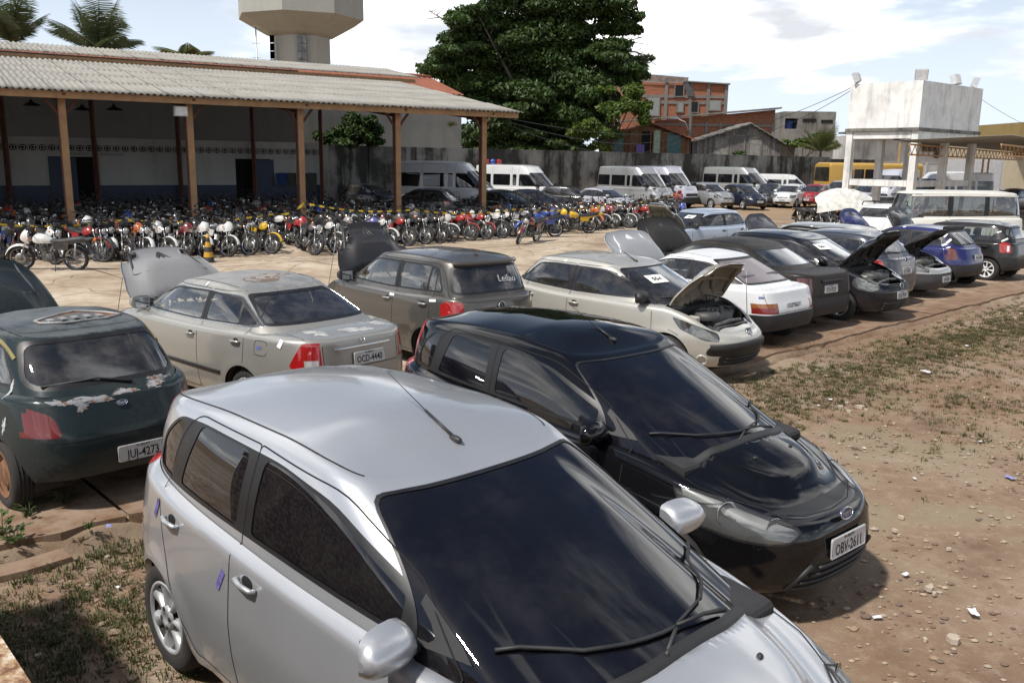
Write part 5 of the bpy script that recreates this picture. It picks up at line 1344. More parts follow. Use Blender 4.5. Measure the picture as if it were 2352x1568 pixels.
# ------------------------------------------------------------------ gravel, grass, weeds
def inside_car(u, v):
    p = lot(u, v)
    for (x, y, yw) in ((-1.09, 4.77, -.78), (-.067, 7.56, -.863)):
        dx, dy = p.x-x, p.y-y; a = dx*math.cos(yw)+dy*math.sin(yw); c = -dx*math.sin(yw)+dy*math.cos(yw)
        if -.5 < a < 3.1 and abs(c) < .7: return True
    return False
rnd = random.Random(21); nr_ = np.random.RandomState(3)
ico = [(0, 0, 1), (.9, 0, .3), (.28, .85, .3), (-.72, .53, .3), (-.72, -.53, .3), (.28, -.85, .3), (.5, .4, -.5), (-.6, 0, -.5), (.4, -.5, -.5)]
icf = [(0, 1, 2), (0, 2, 3), (0, 3, 4), (0, 4, 5), (0, 5, 1), (1, 6, 2), (2, 6, 7, 3), (3, 7, 4), (4, 7, 8, 5), (5, 8, 1), (1, 8, 6)]
b = MB(); cnt = 0
while cnt < 9000:
    u = rnd.uniform(-4, 14)*1.0; v = rnd.uniform(-1.5, 6.3); 
    p = lot(u, v)
    if p.y < 1.5 or p.y > 22: continue
    if rnd.random() > (1.0 if p.y < 9 else .35): continue
    if mnoise.noise(Vector((u*.5, v*.5, 7))) < -.15 and rnd.random() < .7: continue
    s_ = rnd.choice([.006, .008, .010, .012, .016, .022]) if rnd.random() < .995 else rnd.uniform(.025, .045)
    a = rnd.uniform(0, 6.28); ca, sa = math.cos(a), math.sin(a); z = gheight(u, v)
    b.add([(p.x+s_*(q[0]*ca-q[1]*sa)*1.3, p.y+s_*(q[0]*sa+q[1]*ca), z+s_*(q[2]*.7+.25)) for q in ico], icf, rnd.randrange(3), False); cnt += 1
o = b.build('gravel', [plain('stone_pale', (.32, .26, .20), .9, var=.2), plain('stone_tan', (.25, .175, .12), .9, var=.2), plain('stone_dark', (.14, .10, .075), .9, var=.2)], fixn=False); tag(o, 'loose pale and brown gravel scattered over the red dirt', 'gravel', kind='stuff')
def grassd(u, v):
    # where tufts grow: left of the silver car, and along the kerb to the right
    d = 0.0
    d = max(d, 1.15*math.exp(-((u-1.0)/1.35)**2-((v-5.4)/.75)**2)); d = max(d, .75*math.exp(-((u-.2)/1.4)**2-((v-4.2)/.9)**2)); d = max(d, .55*math.exp(-((u+.6)/1.2)**2-((v-5.2)/.8)**2))
    d = max(d, .95*math.exp(-((v-5.35)/.62)**2)*(1/(1+math.exp(-(u-8.2)*2.5)))); d = max(d, .12*math.exp(-((v-4.0)/1.2)**2)*(1/(1+math.exp(-(u-9)*2))))
    d = max(d, .28*math.exp(-((u-10.9)/1.6)**2-((v-3.6)/.8)**2))
    d = max(d, .5*math.exp(-((v-6.15)/.12)**2))
    d *= .6+1.3*max(0, mnoise.noise(Vector((u*1.7, v*1.7, 2)))+.32)
    return d
V = []; Fc = []; Mi = []
cl = 0; tries = 0
while cl < 6500 and tries < 160000:
    tries += 1; u = rnd.uniform(-3.5, 26); v = rnd.uniform(2.2, 6.9)
    p = lot(u, v); px = 1176+p.x/max(p.y, .1)*F_PX
    if p.y < 3 or px > 2500 or px < -150: continue
    if rnd.random() > grassd(u, v)*(1.0 if p.y < 9 else .75): continue
    if inside_car(u, v): continue
    if 6.45 < v < 6.72 and rnd.random() < .5: continue
    z = gheight(u, v); nb = rnd.randint(9, 17); R_ = rnd.uniform(.03, .09); H_ = rnd.uniform(.016, .045)*(1.25 if u < 5 else 1)*(1.25 if rnd.random() < .12 else 1)
    mt = 0 if rnd.random() < (.62 if u < 5 else .32) else (1 if rnd.random() < .5 else 2)
    for k in range(nb):
        a = rnd.uniform(0, 6.28); r0 = rnd.uniform(0, R_); x, y = p.x+r0*math.cos(a), p.y+r0*math.sin(a); h = H_*rnd.uniform(.5, 1.2); ln = rnd.uniform(.3, 1.1)*h; w = rnd.uniform(.0025, .005); tx, ty = -math.sin(a)*w, math.cos(a)*w; i = len(V)
        V += [(x-tx, y-ty, z-.01), (x+tx, y+ty, z-.01), (x+tx*.8+ln*.45*math.cos(a), y+ty*.8+ln*.45*math.sin(a), z+h*.65), (x-tx*.8+ln*.45*math.cos(a), y-ty*.8+ln*.45*math.sin(a), z+h*.65), (x+ln*1.2*math.cos(a), y+ln*1.2*math.sin(a), z+h*.85)]
        Fc += [(i, i+1, i+2, i+3), (i+3, i+2, i+4)]; Mi += [mt, mt]
    cl += 1
me = bpy.data.meshes.new('grass'); me.from_pydata(V, [], Fc)
def leafm(name, c, tr=.35):
    if name in MATS: return MATS[name]
    m = NT(name); t = m.t; nz = m.noise(m.pos(), 1.3, 5, .6); inf = m.n('ShaderNodeNewGeometry').outputs['Random Per Island']
    cc = m.mix(m.sstep(nz, .3, .7), tuple(x*.72 for x in c), tuple(min(1, x*1.25) for x in c)); cc = m.mix(m.math('MULTIPLY', inf, .5), cc, tuple(x*.45 for x in c))
    m.set(color=cc, rough=.5, spec=.4); tb = m.n('ShaderNodeBsdfTranslucent', {'Color': cc}); mx = m.n('ShaderNodeMixShader', {0: tr}); t.links.new(m.b.outputs[0], mx.inputs[1]); t.links.new(tb.outputs[0], mx.inputs[2]); t.links.new(mx.outputs[0], m.o.inputs[0])
    MATS[name] = m.mat; return m.mat
for mm in (leafm('grass_green', (.080, .100, .028)), leafm('grass_olive', (.125, .112, .042)), leafm('grass_dry', (.22, .165, .085))): me.materials.append(mm)
me.polygons.foreach_set('material_index', Mi); o = link('grass', me); tag(o, 'short tufts of green and dry grass by the kerb', 'grass', kind='stuff')
# broad-leaved weeds in the gutter and at the wheel of the green car
def weed(p, s, label):
    rt = empty('weed', p); tag(rt, label, 'weed', 'weeds in the gutter'); rr = random.Random(int(p.x*100)); b = MB(); st = MB()
    for k in range(7):
        a = rr.uniform(0, 6.28); l = s*rr.uniform(.5, 1); tip = Vector((l*.5*math.cos(a), l*.5*math.sin(a), l*rr.uniform(.5, 1))); st.tube([(0, 0, 0), tip*.5+Vector((0, 0, .03)), tip], .004, 4)
        for j in range(5):
            c = tip*(.35+.16*j); a2 = a+rr.uniform(-1.6, 1.6); L = s*rr.uniform(.18, .34); d = Vector((math.cos(a2), math.sin(a2), rr.uniform(-.1, .5))).normalized(); w = d.cross(Vector((0, 0, 1))).normalized()*L*.26
            b.add([c, c+d*L*.5+w, c+d*L, c+d*L*.5-w], [(0, 1, 2, 3)], 0, False)
    b.build('leaves', leafm('weed_green', (.07, .13, .03)), rt, fixn=False); st.build('stem', leafm('weed_stem', (.09, .10, .04)), rt)
for i, (px, py, s_) in enumerate(((30, 1250, .22), (8, 1235, .26), (70, 1190, .17), (150, 1160, .20), (205, 1215, .10), (1870, 745, .12), (2085, 790, .16), (1650, 838, .14))):
    weed(ground(px, py), s_, ['leafy weed at the left edge of the gutter, the larger', 'leafy weed at the very left edge of the picture', 'low weed by the gutter under the green car', 'weed sprouting behind the green car bumper', 'tiny weed in the gutter beside the silver car', 'small weed on the slab by the dark saloon', 'bright tuft of weed on the dirt right of the cars', 'weed under the nose of the pale gold car'][i])
# heap of dry grass by the charcoal saloon
V = []; Fc = []; c0 = ground(1770, 795)
for k in range(2600):
    a = rnd.uniform(0, 6.28); r0 = abs(rnd.gauss(0, .42)); x, y = c0.x+r0*math.cos(a)*1.3, c0.y+r0*math.sin(a)*.8; z = .02+max(0, .13*(1-r0/.8))*rnd.random(); l = rnd.uniform(.05, .14); a = rnd.uniform(0, 6.28); i = len(V); dz = rnd.uniform(-.01, .06)
    V += [(x, y, z), (x+.004*math.sin(a), y-.004*math.cos(a), z), (x+l*math.cos(a), y+l*math.sin(a), z+dz)]; Fc.append((i, i+1, i+2))
me = bpy.data.meshes.new('dry_grass'); me.from_pydata(V, [], Fc); me.materials.append(leafm('hay', (.17, .115, .06), .2)); o = link('dry_grass', me); tag(o, 'heap of dry brown grass on the slab by the charcoal saloon', 'dry grass', kind='stuff')
# litter
LIT = [plain('paper_scrap', (.60, .60, .62), .8), plain('paper_blue', (.20, .22, .42), .7), plain('brick_chip', (.40, .33, .26), .9)]
lit = [(2125, 855, .14, 0), (2220, 795, .07, 0), (1905, 918, .06, 0), (1880, 932, .05, 0), (2320, 1098, .10, 1), (2070, 1188, .07, 2), (2055, 1218, .06, 2), (2080, 1320, .06, 0), (2135, 1352, .09, 2), (2235, 1408, .09, 0), (2190, 1470, .12, 2), (2125, 1468, .05, 2), (2145, 1362, .05, 2), (2015, 1420, .06, 0), (192, 1163, .045, 1), (250, 1210, .06, 1), (88, 1505, .05, 2), (270, 1350, .035, 0), (2053, 972, .05, 2), (1950, 945, .09, 2), (1975, 935, .12, 2), (1930, 935, .10, 2), (1945, 925, .07, 2), (1990, 940, .06, 2), (2330, 730, .10, 2), (2345, 722, .14, 2), (1955, 560, .05, 0), (2100, 1100, .04, 0), (1985, 1030, .04, 0), (2200, 1225, .04, 2), (2250, 1015, .05, 0), (2180, 1260, .05, 2)]
NAMES = {0: ('paper_scrap', 'white paper scrap', 'litter'), 1: ('plastic_scrap', 'blue and white wrapper', 'litter'), 2: ('rubble', 'pale rubble chip', 'rubble')}
for i, (px, py, s_, k) in enumerate(lit):
    s_ *= .72
    p = ground(px, py); b = MB(); rr = random.Random(i)
    if k == 2:
        a = rr.uniform(0, 3); M = Matrix.Rotation(a, 4, 'Z'); b.prism([(s_*.6*math.cos(t)*rr.uniform(.7, 1.1), s_*.45*math.sin(t)*rr.uniform(.7, 1.1)) for t in np.linspace(0, 6.28, 7)[:-1]], 'z', -.01, s_*.28, 0, M)
    else:
        rows = [[Vector((s_*(x-.5)*1.4, s_*(y-.5)*.8, .008+s_*.22*rr.random())) for x in np.linspace(0, 1, 4)] for y in np.linspace(0, 1, 4)]; M = Matrix.Rotation(rr.uniform(0, 6), 4, 'Z'); b.grid([[M @ q for q in r_] for r_ in rows], 0, False)
    n_, l_, c_ = NAMES[k]; o = b.build(n_, LIT[k], fixn=(k == 2)); o.location = p
    tag(o, f'{l_} lying on the dirt', c_, f'{l_}s scattered on the dirt')
ORD = ['first', 'second', 'third', 'fourth', 'fifth', 'sixth', 'seventh', 'eighth', 'ninth', 'tenth', 'eleventh', 'twelfth', 'thirteenth', 'fourteenth', 'fifteenth', 'sixteenth', 'seventeenth', 'eighteenth', 'nineteenth', 'twentieth']
def X(px, Z): r0 = ray(px, 366); return r0.x/r0.y*Z
def Zy(px, py, Z): return at_depth(px, py, Z).z
# ------------------------------------------------------------------ the shed
SA = Vector((.84, .543)); SN = Vector((.543, -.84)); SP = Vector((-13.38, 27.0))
def shed(t, d, z): q = SP+SA*t-SN*d; return Vector((q.x, q.y, z))
def on_shed(px, d):        # t where the image column px meets the plane d behind the posts
    k = (px-1176)/F_PX/ (_cp); q = SP-SN*d; k = (px-1176)/F_PX*1.0
    # column direction on the ground
    r0 = ray(px, 366); k = r0.x/r0.y
    return (k*q.y-q.x)/(SA.x-k*SA.y)
def concrete(name, c, stain=(.05, .045, .04), amount=.5, scale=.6, drip=True, rough=.9):
    if name in MATS: return MATS[name]
    m = NT(name); p = m.pos()
    n1 = m.noise(p, scale, 8, .65, .3); n2 = m.noise(m.mapv(p, (2.2, 2.2, .22)), scale*1.6, 7, .62) ; n3 = m.noise(p, 14, 6, .7)
    f = m.math('MULTIPLY', m.sstep(n1, .38, .68), .55); f = m.math('ADD', f, m.math('MULTIPLY', m.sstep(n2, .45, .72), .75 if drip else .2))
    f = m.math('MULTIPLY', f, amount)
    cc = m.mix(m.math('MINIMUM', f, .93), m.mix(m.sstep(n3, .3, .75, 0, .4), c, tuple(x*.78 for x in c)), stain)
    m.set(color=cc, rough=rough); m.bump(n3, .25, .02); MATS[name] = m.mat; return m.mat
M_POST = plain('tan_painted_steel', (.30, .175, .085), .65, var=.25, vs=3)
M_RUSTY = plain('red_oxide_steel', (.10, .038, .025), .8, var=.4, vs=4)
M_FIBRE = concrete('fibre_cement', (.28, .268, .24), (.10, .095, .08), .6, .8, False)
M_TILE = concrete('red_clay_tile', (.26, .085, .045), (.07, .045, .035), .6, 1.2, False)
M_WHITEW = concrete('whitewashed_wall', (.44, .435, .41), (.15, .14, .125), .3, .5)
M_BLUEP = plain('blue_gloss_paint', (.010, .024, .062), .5, var=.3)
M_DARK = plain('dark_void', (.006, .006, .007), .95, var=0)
def corr_sheet(w, L, waves=6, amp=.026, per=8):
    b = MB(); n = waves*per
    xs = [w*i/n for i in range(n+1)]; zs = [amp*math.sin(2*PI*waves*i/n) for i in range(n+1)]
    b.grid([[(x, 0, z-.016) for x, z in zip(xs, zs)], [(x, -.02, z) for x, z in zip(xs, zs)], [(x, L*.5, z) for x, z in zip(xs, zs)], [(x, L, z) for x, z in zip(xs, zs)]], 0)
    return b.mesh('roof_sheet', M_FIBRE, fixn=False)
root = empty('open_shed', shed(5.5, 3, 0))
tag(root, 'long open shed with corrugated grey roof on tan posts, motorcycles beneath', 'shed')
def SH(b, name, mat, sharp=None):
    o = b.build(name, mat, None, sharp=sharp); o.parent = root; o.matrix_parent_inverse = Matrix.Translation(root.location).inverted(); return o
ang = math.atan2(SA.y, SA.x)
def sheet_row(me, t0, t1, step, d, z, slope, lift):
    t = t0
    while t < t1-.05:
        o = link('roof_sheet', me, root); o.matrix_parent_inverse = Matrix.Translation(root.location).inverted()
        o.location = shed(t, d, z+lift); o.rotation_euler = (slope, 0, ang); t += step
wS = 1.062; me1 = corr_sheet(wS+.05, 2.5)
sl1 = math.atan2(1.85, 11.3)
T0 = -5.6; T1 = 15.64
nS = int((T1-T0)/wS)
for rw in range(5):
    d = -.95+rw*2.28*math.cos(sl1); sheet_row(me1, T1-nS*wS, T1, wS, d, 4.50+rw*2.28*math.sin(sl1), sl1+.012, .02+.004*rw)
sl2 = math.atan2(.62, 3.5); me2 = corr_sheet(wS+.05, 1.95)
for rw in range(2):
    sheet_row(me2, 16.7-22*wS, 16.7, wS, 9.6+rw*1.78*math.cos(sl2), 6.52+rw*1.78*math.sin(sl2), sl2+.01, .02)
for k in range(-1, 5):           # posts, rafters
    t = k*3.62
    if k >= 0:
        b = MB(); b.box((0, 0, 2.2), (.10, .10, 2.2)); o = b.build('post', M_POST, root); o.matrix_parent_inverse = Matrix.Translation(root.location).inverted(); o.location = shed(t, 0, 0); o.rotation_euler = (0, 0, ang)
        b = MB(); b.box((-.115, 0, 2.15), (.012, .11, 2.15)); o = b.build('post_flange', M_RUSTY, root); o.matrix_parent_inverse = Matrix.Translation(root.location).inverted(); o.location = shed(t, 0, 0); o.rotation_euler = (0, 0, ang)
        for sg in (1, -1):
            b = MB(); b.bar(shed(t, 0, 3.75), shed(t+sg*.45, 0, 4.34), .07, .07); SH(b, 'knee_brace', M_RUSTY)
    b = MB(); b.bar(shed(t, -.75, 4.38), shed(t, 10.2, 6.17), .10, .16); SH(b, 'rafter', M_RUSTY)
    b = MB(); b.bar(shed(t, .2, 4.25), shed(t, 10.2, 5.35), .08, .08); SH(b, 'lower_chord', M_RUSTY)
    for j in range(9):
        d0 = .3+j*1.12; za = 4.25+1.10*(d0-.2)/10; zb_ = 4.42+1.79*(d0+1.31-.2)/10.95
        b = MB(); b.bar(shed(t, d0, za), shed(t, d0+.56, 4.50+1.79*(d0+.56+.2)/10.95-.1), .05, .05); SH(b, 'web_bar', M_RUSTY)
b = MB(); b.bar(shed(T0, -.72, 4.40), shed(T1-.05, -.72, 4.40), .06, .20); SH(b, 'eave_beam', M_POST)
b = MB(); b.bar(shed(T0, 9.75, 6.36), shed(16.5, 9.75, 6.36), .06, .16); SH(b, 'eave_beam', M_POST)
for d in (1.5, 3.8, 6.1, 8.4): b = MB(); z = 4.50+1.85*(d+.95)/11.3; b.bar(shed(T0, d, z-.10), shed(T1-.1, d, z-.10), .06, .10); SH(b, 'purlin', M_RUSTY)
b = MB(); b.add([shed(T0, 10.3, 6.1), shed(16.2, 10.3, 6.1), shed(16.2, 10.3, 6.5), shed(T0, 10.3, 6.5)], [(0, 1, 2, 3)], 0, False); SH(b, 'clerestory_shade_sheet', plain('gap_shade_dark', (.05, .042, .035), .9))  # dark sheet standing in for the shaded gap between the two roofs
DW = 12.5
for px in (15, 219, 412, 583, 738):
    t = on_shed(px, DW-.35); b = MB(); b.bar(shed(t, DW-.35, 0), shed(t, DW-.35, 5.6), .16, .16); SH(b, 'rear_column', M_RUSTY)
    b = MB(); b.add([shed(t-.5, DW-.35, 5.6), shed(t, DW-.35, 4.9), shed(t+.5, DW-.35, 5.6)], [(0, 1, 2)], 0, False); b.add([shed(t-.5, DW-.30, 5.6), shed(t, DW-.30, 4.9), shed(t+.5, DW-.30, 5.6)], [(2, 1, 0)], 0, False); SH(b, 'haunch', M_RUSTY)
for px, zz in ((83, 4.5), (198, 4.4), (270, 4.45)):
    t = on_shed(px, 9); b = MB(); c = shed(t, 9, zz); b.lathe([(.34, 0), (.30, .05), (.10, .12), (.05, .20), (0, .22)], 14, 'z', c); b.tube([c+Vector((0, 0, .2)), c+Vector((0, 0, 1.4))], .01, 4); o = b.build('pendant_lamp', BLACK); tag(o, f'dark dish lamp hanging under the shed roof, {ORD[(83, 198, 270).index(px)]} from the left', 'lamp', 'pendant lamps under the shed')
b = MB(); c = shed(on_shed(421, -.4), -.4, 4.08); M = Matrix.Translation(c) @ Matrix.Rotation(ang, 4, 'Z'); b.box((0, 0, 0), (.20, .10, .15), 0, M); b.box((0, -.105, 0), (.17, .012, .12), 1, M); o = b.build('flood_lamp', [plain('lamp_grey', (.42, .43, .44), .5), plain('lamp_face', (.6, .6, .6), .3)]); tag(o, 'grey box floodlamp hung from the shed eave by the second post', 'lamp')

b = MB(); b.add([shed(T0-.2, -.5, 0), shed(T0-.2, 13, 0), shed(T0-.2, 13, 6.6), shed(T0-.2, 10, 6.2), shed(T0-.2, -.5, 4.4)], [(0, 1, 2, 3, 4)], 0, False); SH(b, 'added_end_wall', concrete('grey_render', (.30, .295, .28), (.12, .11, .10), .3))  # unseen wall beyond the frame, added to darken the shed inside
# ---- the whitewashed office wall at the back of the shed
root = empty('office_block', shed(2, DW, 0)); tag(root, 'whitewashed office block with blue dado and pierced vent blocks behind the motorcycles', 'building')
tE = on_shed(733, DW); zL0, zL1 = 2.83, 3.13
doors_px = [(110, 226), (540, 628)]
segs = []; cur = -14.0
for a, b_ in doors_px:
    ta, tb = on_shed(a, DW), on_shed(b_, DW); segs.append((cur, ta)); cur = tb
segs.append((cur, tE))
for a, b_ in segs:
    b = MB(); q0, q1 = shed(a, DW, 0), shed(b_, DW, 0)
    def slab(t0, t1, z0, z1, dd=0.0, th=.15):
        return [shed(t0, DW-dd, z0), shed(t1, DW-dd, z0), shed(t1, DW-dd, z1), shed(t0, DW-dd, z1), shed(t0, DW+th, z0), shed(t1, DW+th, z0), shed(t1, DW+th, z1), shed(t0, DW+th, z1)]
    BXF = [(0, 1, 2, 3), (5, 4, 7, 6), (4, 0, 3, 7), (1, 5, 6, 2), (3, 2, 6, 7), (4, 5, 1, 0)]
    b.add(slab(a, b_, 0, 2.62), BXF, 0, False); SH(b, 'wall_panel', M_WHITEW)
    b = MB(); b.add(slab(a, b_, 0, 1.42, .012, 0), BXF, 0, False); SH(b, 'dado', M_BLUEP)
b = MB(); b.add(slab(-14, tE, 2.62, zL0), BXF, 0, False); SH(b, 'lintel_band', M_WHITEW)
b = MB(); b.add(slab(-14, tE, zL1, 3.42), BXF, 0, False); SH(b, 'parapet', M_WHITEW)
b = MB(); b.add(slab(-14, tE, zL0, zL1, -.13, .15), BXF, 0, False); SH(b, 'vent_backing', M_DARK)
vb = MB(); w = .34; h = zL1-zL0    # a pierced block: rim, diagonals
for x0, x1, z0, z1 in ((0, w, 0, .03), (0, w, h-.03, h), (0, .035, .03, h-.03), (w-.035, w, .03, h-.03)): vb.box(((x0+x1)/2, .05, (z0+z1)/2), ((x1-x0)/2, .05, (z1-z0)/2))
vb.lathe([(.055, 0), (.085, 0), (.085, .08), (.055, .08)], 10, 'y', (w/2, .01, h/2)); 
for sx in (-1, 1):
    for sz in (-1, 1): vb.bar((w/2+sx*.05, .05, h/2+sz*.05), (w/2+sx*.14, .05, h/2+sz*.125), .03, .06, 0, (0, 1, 0))
vme = vb.mesh('vent_block', M_WHITEW); t = tE-.06-w
while t > -7:
    o = link('vent_block', vme, root); o.matrix_parent_inverse = Matrix.Translation(root.location).inverted(); o.location = shed(t, DW-.005, zL0); o.rotation_euler = (0, 0, ang); t -= w+.018
for k, (a, b_) in enumerate(doors_px):
    ta, tb = on_shed(a, DW), on_shed(b_, DW); tm = ta+(tb-ta)*(.55 if k == 0 else .48)
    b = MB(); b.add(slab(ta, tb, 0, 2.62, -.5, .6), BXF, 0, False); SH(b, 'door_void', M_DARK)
    b = MB(); l0, l1 = (ta, tm) if k == 0 else (tm, tb); b.add(slab(l0, l1, 0, 2.58, .03, .03), BXF, 0, False); o = SH(b, 'door', M_BLUEP)
for txt, px in (('FEMININO', 178), ('MASCULINO', 258)):
    t = on_shed(px, DW); M = Matrix.Translation(shed(t, DW-.012, 2.73)-root.location) @ Matrix.Rotation(ang, 4, 'Z') @ Matrix.Rotation(PI/2, 4, 'X'); lettering(txt, .17, root, M, plain('faded_blue_letter', (.09, .10, .12), .8), 'painted_lettering')
t = on_shed(660, DW); M = Matrix.Translation(shed(t, DW-.012, 2.70)-root.location) @ Matrix.Rotation(ang, 4, 'Z') @ Matrix.Rotation(PI/2, 4, 'X'); lettering('CHAVEIRO', .17, root, M, plain('pale_letter', (.36, .36, .36), .8), 'painted_lettering')
b = MB(); b.add(slab(-14, on_shed(690, DW+1.6), 3.0, 6.9, -1.5, 1.8), BXF, 0, False); SH(b, 'upper_wall', concrete('shade_dark_render', (.07, .068, .064), (.03, .029, .027), .4))  # render colour darkened to carry the deep shade inside the shed
# clothes on a line by the right-hand door
for px, wz, cc, nm in ((646, .55, (.02, .05, .16), 'blue work shirt'), (666, .6, (.05, .055, .04), 'olive trousers'), (713, .9, (.06, .06, .055), 'grey blanket')):
    t = on_shed(px, DW-.25); b = MB(); rows = []
    for z in np.linspace(2.0, 2.0-wz, 5): rows.append([shed(t+x, DW-.25-.03*math.sin(x*18+z*5), z-.08*abs(x)) for x in np.linspace(-.28, .28, 7)])
    b.grid(rows); o = b.build('hanging_cloth', plain('cloth_'+nm.split()[0], cc, .95)); tag(o, nm+' hung on the line along the white office wall', 'clothes', 'clothes on the line')
# ---- red tiled building behind
root = empty('tiled_building', shed(5, 22, 0)); tag(root, 'long building with weathered red tile roof behind the shed', 'building')
def zpix(px, py, d): t = on_shed(px, d); return Zy(px, py, shed(t, d, 0).y)
DR = 21.5; zrdg = (zpix(0, 104, DR)+zpix(1000, 184, DR))/2; tR = on_shed(1052, DR-3.5); nT = 260
b = MB(); rows = []
for d, z in ((DR-4.2, zrdg-1.25), (DR-2, zrdg-.6), (DR, zrdg)): rows.append([shed(-12+(tR+12)*i/nT, d, z+.05*math.sin(i*2.2)) for i in range(nT+1)])
b.grid(rows); SH(b, 'roof', M_TILE)
b = MB(); b.tube([shed(-12+(tR+12)*i/40, DR+.02, zrdg+.05+.03*math.sin(i*2)) for i in range(41)], .13, 6); SH(b, 'ridge', M_TILE)
b = MB(); b.grid([[shed(-12, DR, zrdg), shed(tR, DR, zrdg)], [shed(-12, DR+4.5, zrdg-1.3), shed(tR, DR+4.5, zrdg-1.3)]], smooth=False); SH(b, 'rear_roof', M_TILE)
M_BEI = concrete('beige_render', (.29, .275, .24), (.15, .14, .12), .4)
b = MB(); b.prism([(0, 0), (8.4, 0), (8.4, zrdg-1.4), (4.2, zrdg-.1), (0, zrdg-1.4)], 'x', 0, .25, 0, Matrix.Translation(shed(tR-.3, DR-4.0, 0)) @ Matrix.Rotation(ang, 4, 'Z')); SH(b, 'gable_wall', M_BEI)
b = MB(); b.add([shed(8, DR-4.0, 0), shed(tR-.3, DR-4.0, 0), shed(tR-.3, DR-4.0, zrdg-1.3), shed(8, DR-4.0, zrdg-1.3)], [(0, 1, 2, 3)], 0, False); SH(b, 'front_wall', M_BEI)

# ------------------------------------------------------------------ perimeter wall and what stands behind it
M_WALL = concrete('stained_wall', (.27, .265, .24), (.016, .016, .013), 1.75, .36)
WA = at_depth(712, 366, 46); WB = at_depth(1905, 375, 78)
def wall_run(name, A, B, hgt, mat, label, panels=14, thick=.16, cap=True):
    A = Vector((A.x, A.y, 0)); B = Vector((B.x, B.y, 0)); rt = empty(name, (A+B)/2); tag(rt, label, 'wall')
    for i in range(panels):
        a = A+(B-A)*i/panels; c = A+(B-A)*(i+1)/panels; L = (c-a).length; dv = (c-a).normalized(); yaw = math.atan2(dv.y, dv.x)
        b = MB(); b.box((L/2, 0, hgt/2), (L/2-.13, thick/2, hgt/2)); o = b.build('wall_panel', mat, rt); o.location = a-rt.location; o.rotation_euler = (0, 0, yaw)
        b = MB(); b.box((0, 0, hgt/2+.02), (.14, thick/2+.05, hgt/2+.02)); o = b.build('pillar', mat, rt); o.location = a-rt.location; o.rotation_euler = (0, 0, yaw)
        if cap: b = MB(); b.box((L/2, 0, hgt+.03), (L/2-.14, thick/2+.03, .03)); o = b.build('coping', mat, rt); o.location = a-rt.location; o.rotation_euler = (0, 0, yaw)
    return rt
wall_run('perimeter_wall', WA, WB, 3.30, M_WALL, 'long mould-blackened concrete wall behind the parked vans')
WC = at_depth(2330, 378, 92)
wall_run('perimeter_wall', WB, at_depth(2010, 377, 82), 3.15, concrete('black_mould_wall', (.12, .115, .10), (.015, .015, .013), 1.1, .5), 'short darker stretch of wall left of the water tank', 3)
wall_run('perimeter_wall', at_depth(2015, 377, 84), WC, 3.0, concrete('white_wall', (.55, .55, .53), (.25, .24, .22), .4, .5), 'white wall behind the yellow bus and the white minibus', 6)
M_BRICK = NT('red_hollow_brick'); _m = M_BRICK; _p = _m.pos(); _s = _m.sep(_p)
_bv = _m.n('ShaderNodeCombineXYZ', {0: _m.math('ADD', _s[0], _m.math('MULTIPLY', _s[1], .35)), 1: _s[2]})
_bk = _m.n('ShaderNodeTexBrick', {'Color1': (.30, .085, .032, 1), 'Color2': (.22, .065, .028, 1), 'Mortar': (.20, .15, .11, 1), 'Scale': 1.0, 'Mortar Size': .02, 'Brick Width': .32, 'Row Height': .21}); _m.t.links.new(_bv.outputs[0], _bk.inputs['Vector'])
_m.set(color=_m.mix(_m.sstep(_m.noise(_p, .7, 7, .65), .45, .75, 0, .55), _bk.outputs[0], (.12, .075, .05)), rough=.9); M_BRICK = M_BRICK.mat
M_GREYC = concrete('weathered_concrete', (.20, .19, .17), (.035, .033, .03), .9, .5)
M_BEAM = concrete('raw_concrete_frame', (.17, .155, .14), (.09, .085, .075), .4, .8)
def boxw(name, label, x0, x1, Z0, Z1, zt, mat, cat='building', zb=0):
    rt = empty(name, ((x0+x1)/2, Z0, 0)); tag(rt, label, cat)
    b = MB(); b.box(((x0+x1)/2-rt.location.x, (Z0+Z1)/2-rt.location.y, (zt+zb)/2), ((x1-x0)/2, (Z1-Z0)/2, (zt-zb)/2)); b.build('wall', mat, rt); return rt
def kid(rt, name, b, mat):
    b.v = [tuple(Vector(p)-rt.location) for p in b.v]; return b.build(name, mat, rt)
# unfinished brick block
Z = 92.0; x0, x1 = X(1425, Z), X(1661, Z); zt_ = Zy(1560, 190, Z)
rt = boxw('brick_building', 'tall unfinished red brick building with concrete frame and small windows', x0, x1, Z, Z+10, zt_, M_BRICK)
for px in (1523, 1578, 1618, 1659): b = MB(); xx = X(px, Z); b.box((xx, Z-.02, zt_/2), (.16, .10, zt_/2)); kid(rt, 'concrete_column', b, M_BEAM)
for py in (222, 236): b = MB(); zz = Zy(1560, py, Z); b.box(((x0+x1)/2, Z-.015, zz), ((x1-x0)/2, .08, .14)); kid(rt, 'concrete_beam', b, M_BEAM)
b = MB(); b.grid([[(x0-.3, Z-.5, zt_+.9), (X(1570, Z), Z-.5, zt_+.45)], [(x0-.3, Z-.1, zt_), (X(1570, Z), Z-.1, zt_)]]); kid(rt, 'foil_flashing', b, plain('silver_foil', (.6, .6, .6), .4, .4, var=.3, vs=3))
b = MB(); b.bar((X(1570, Z), Z-.1, zt_+.10), (x1+.2, Z-.1, zt_-.10), .5, .12); kid(rt, 'roof_edge', b, M_GREYC)
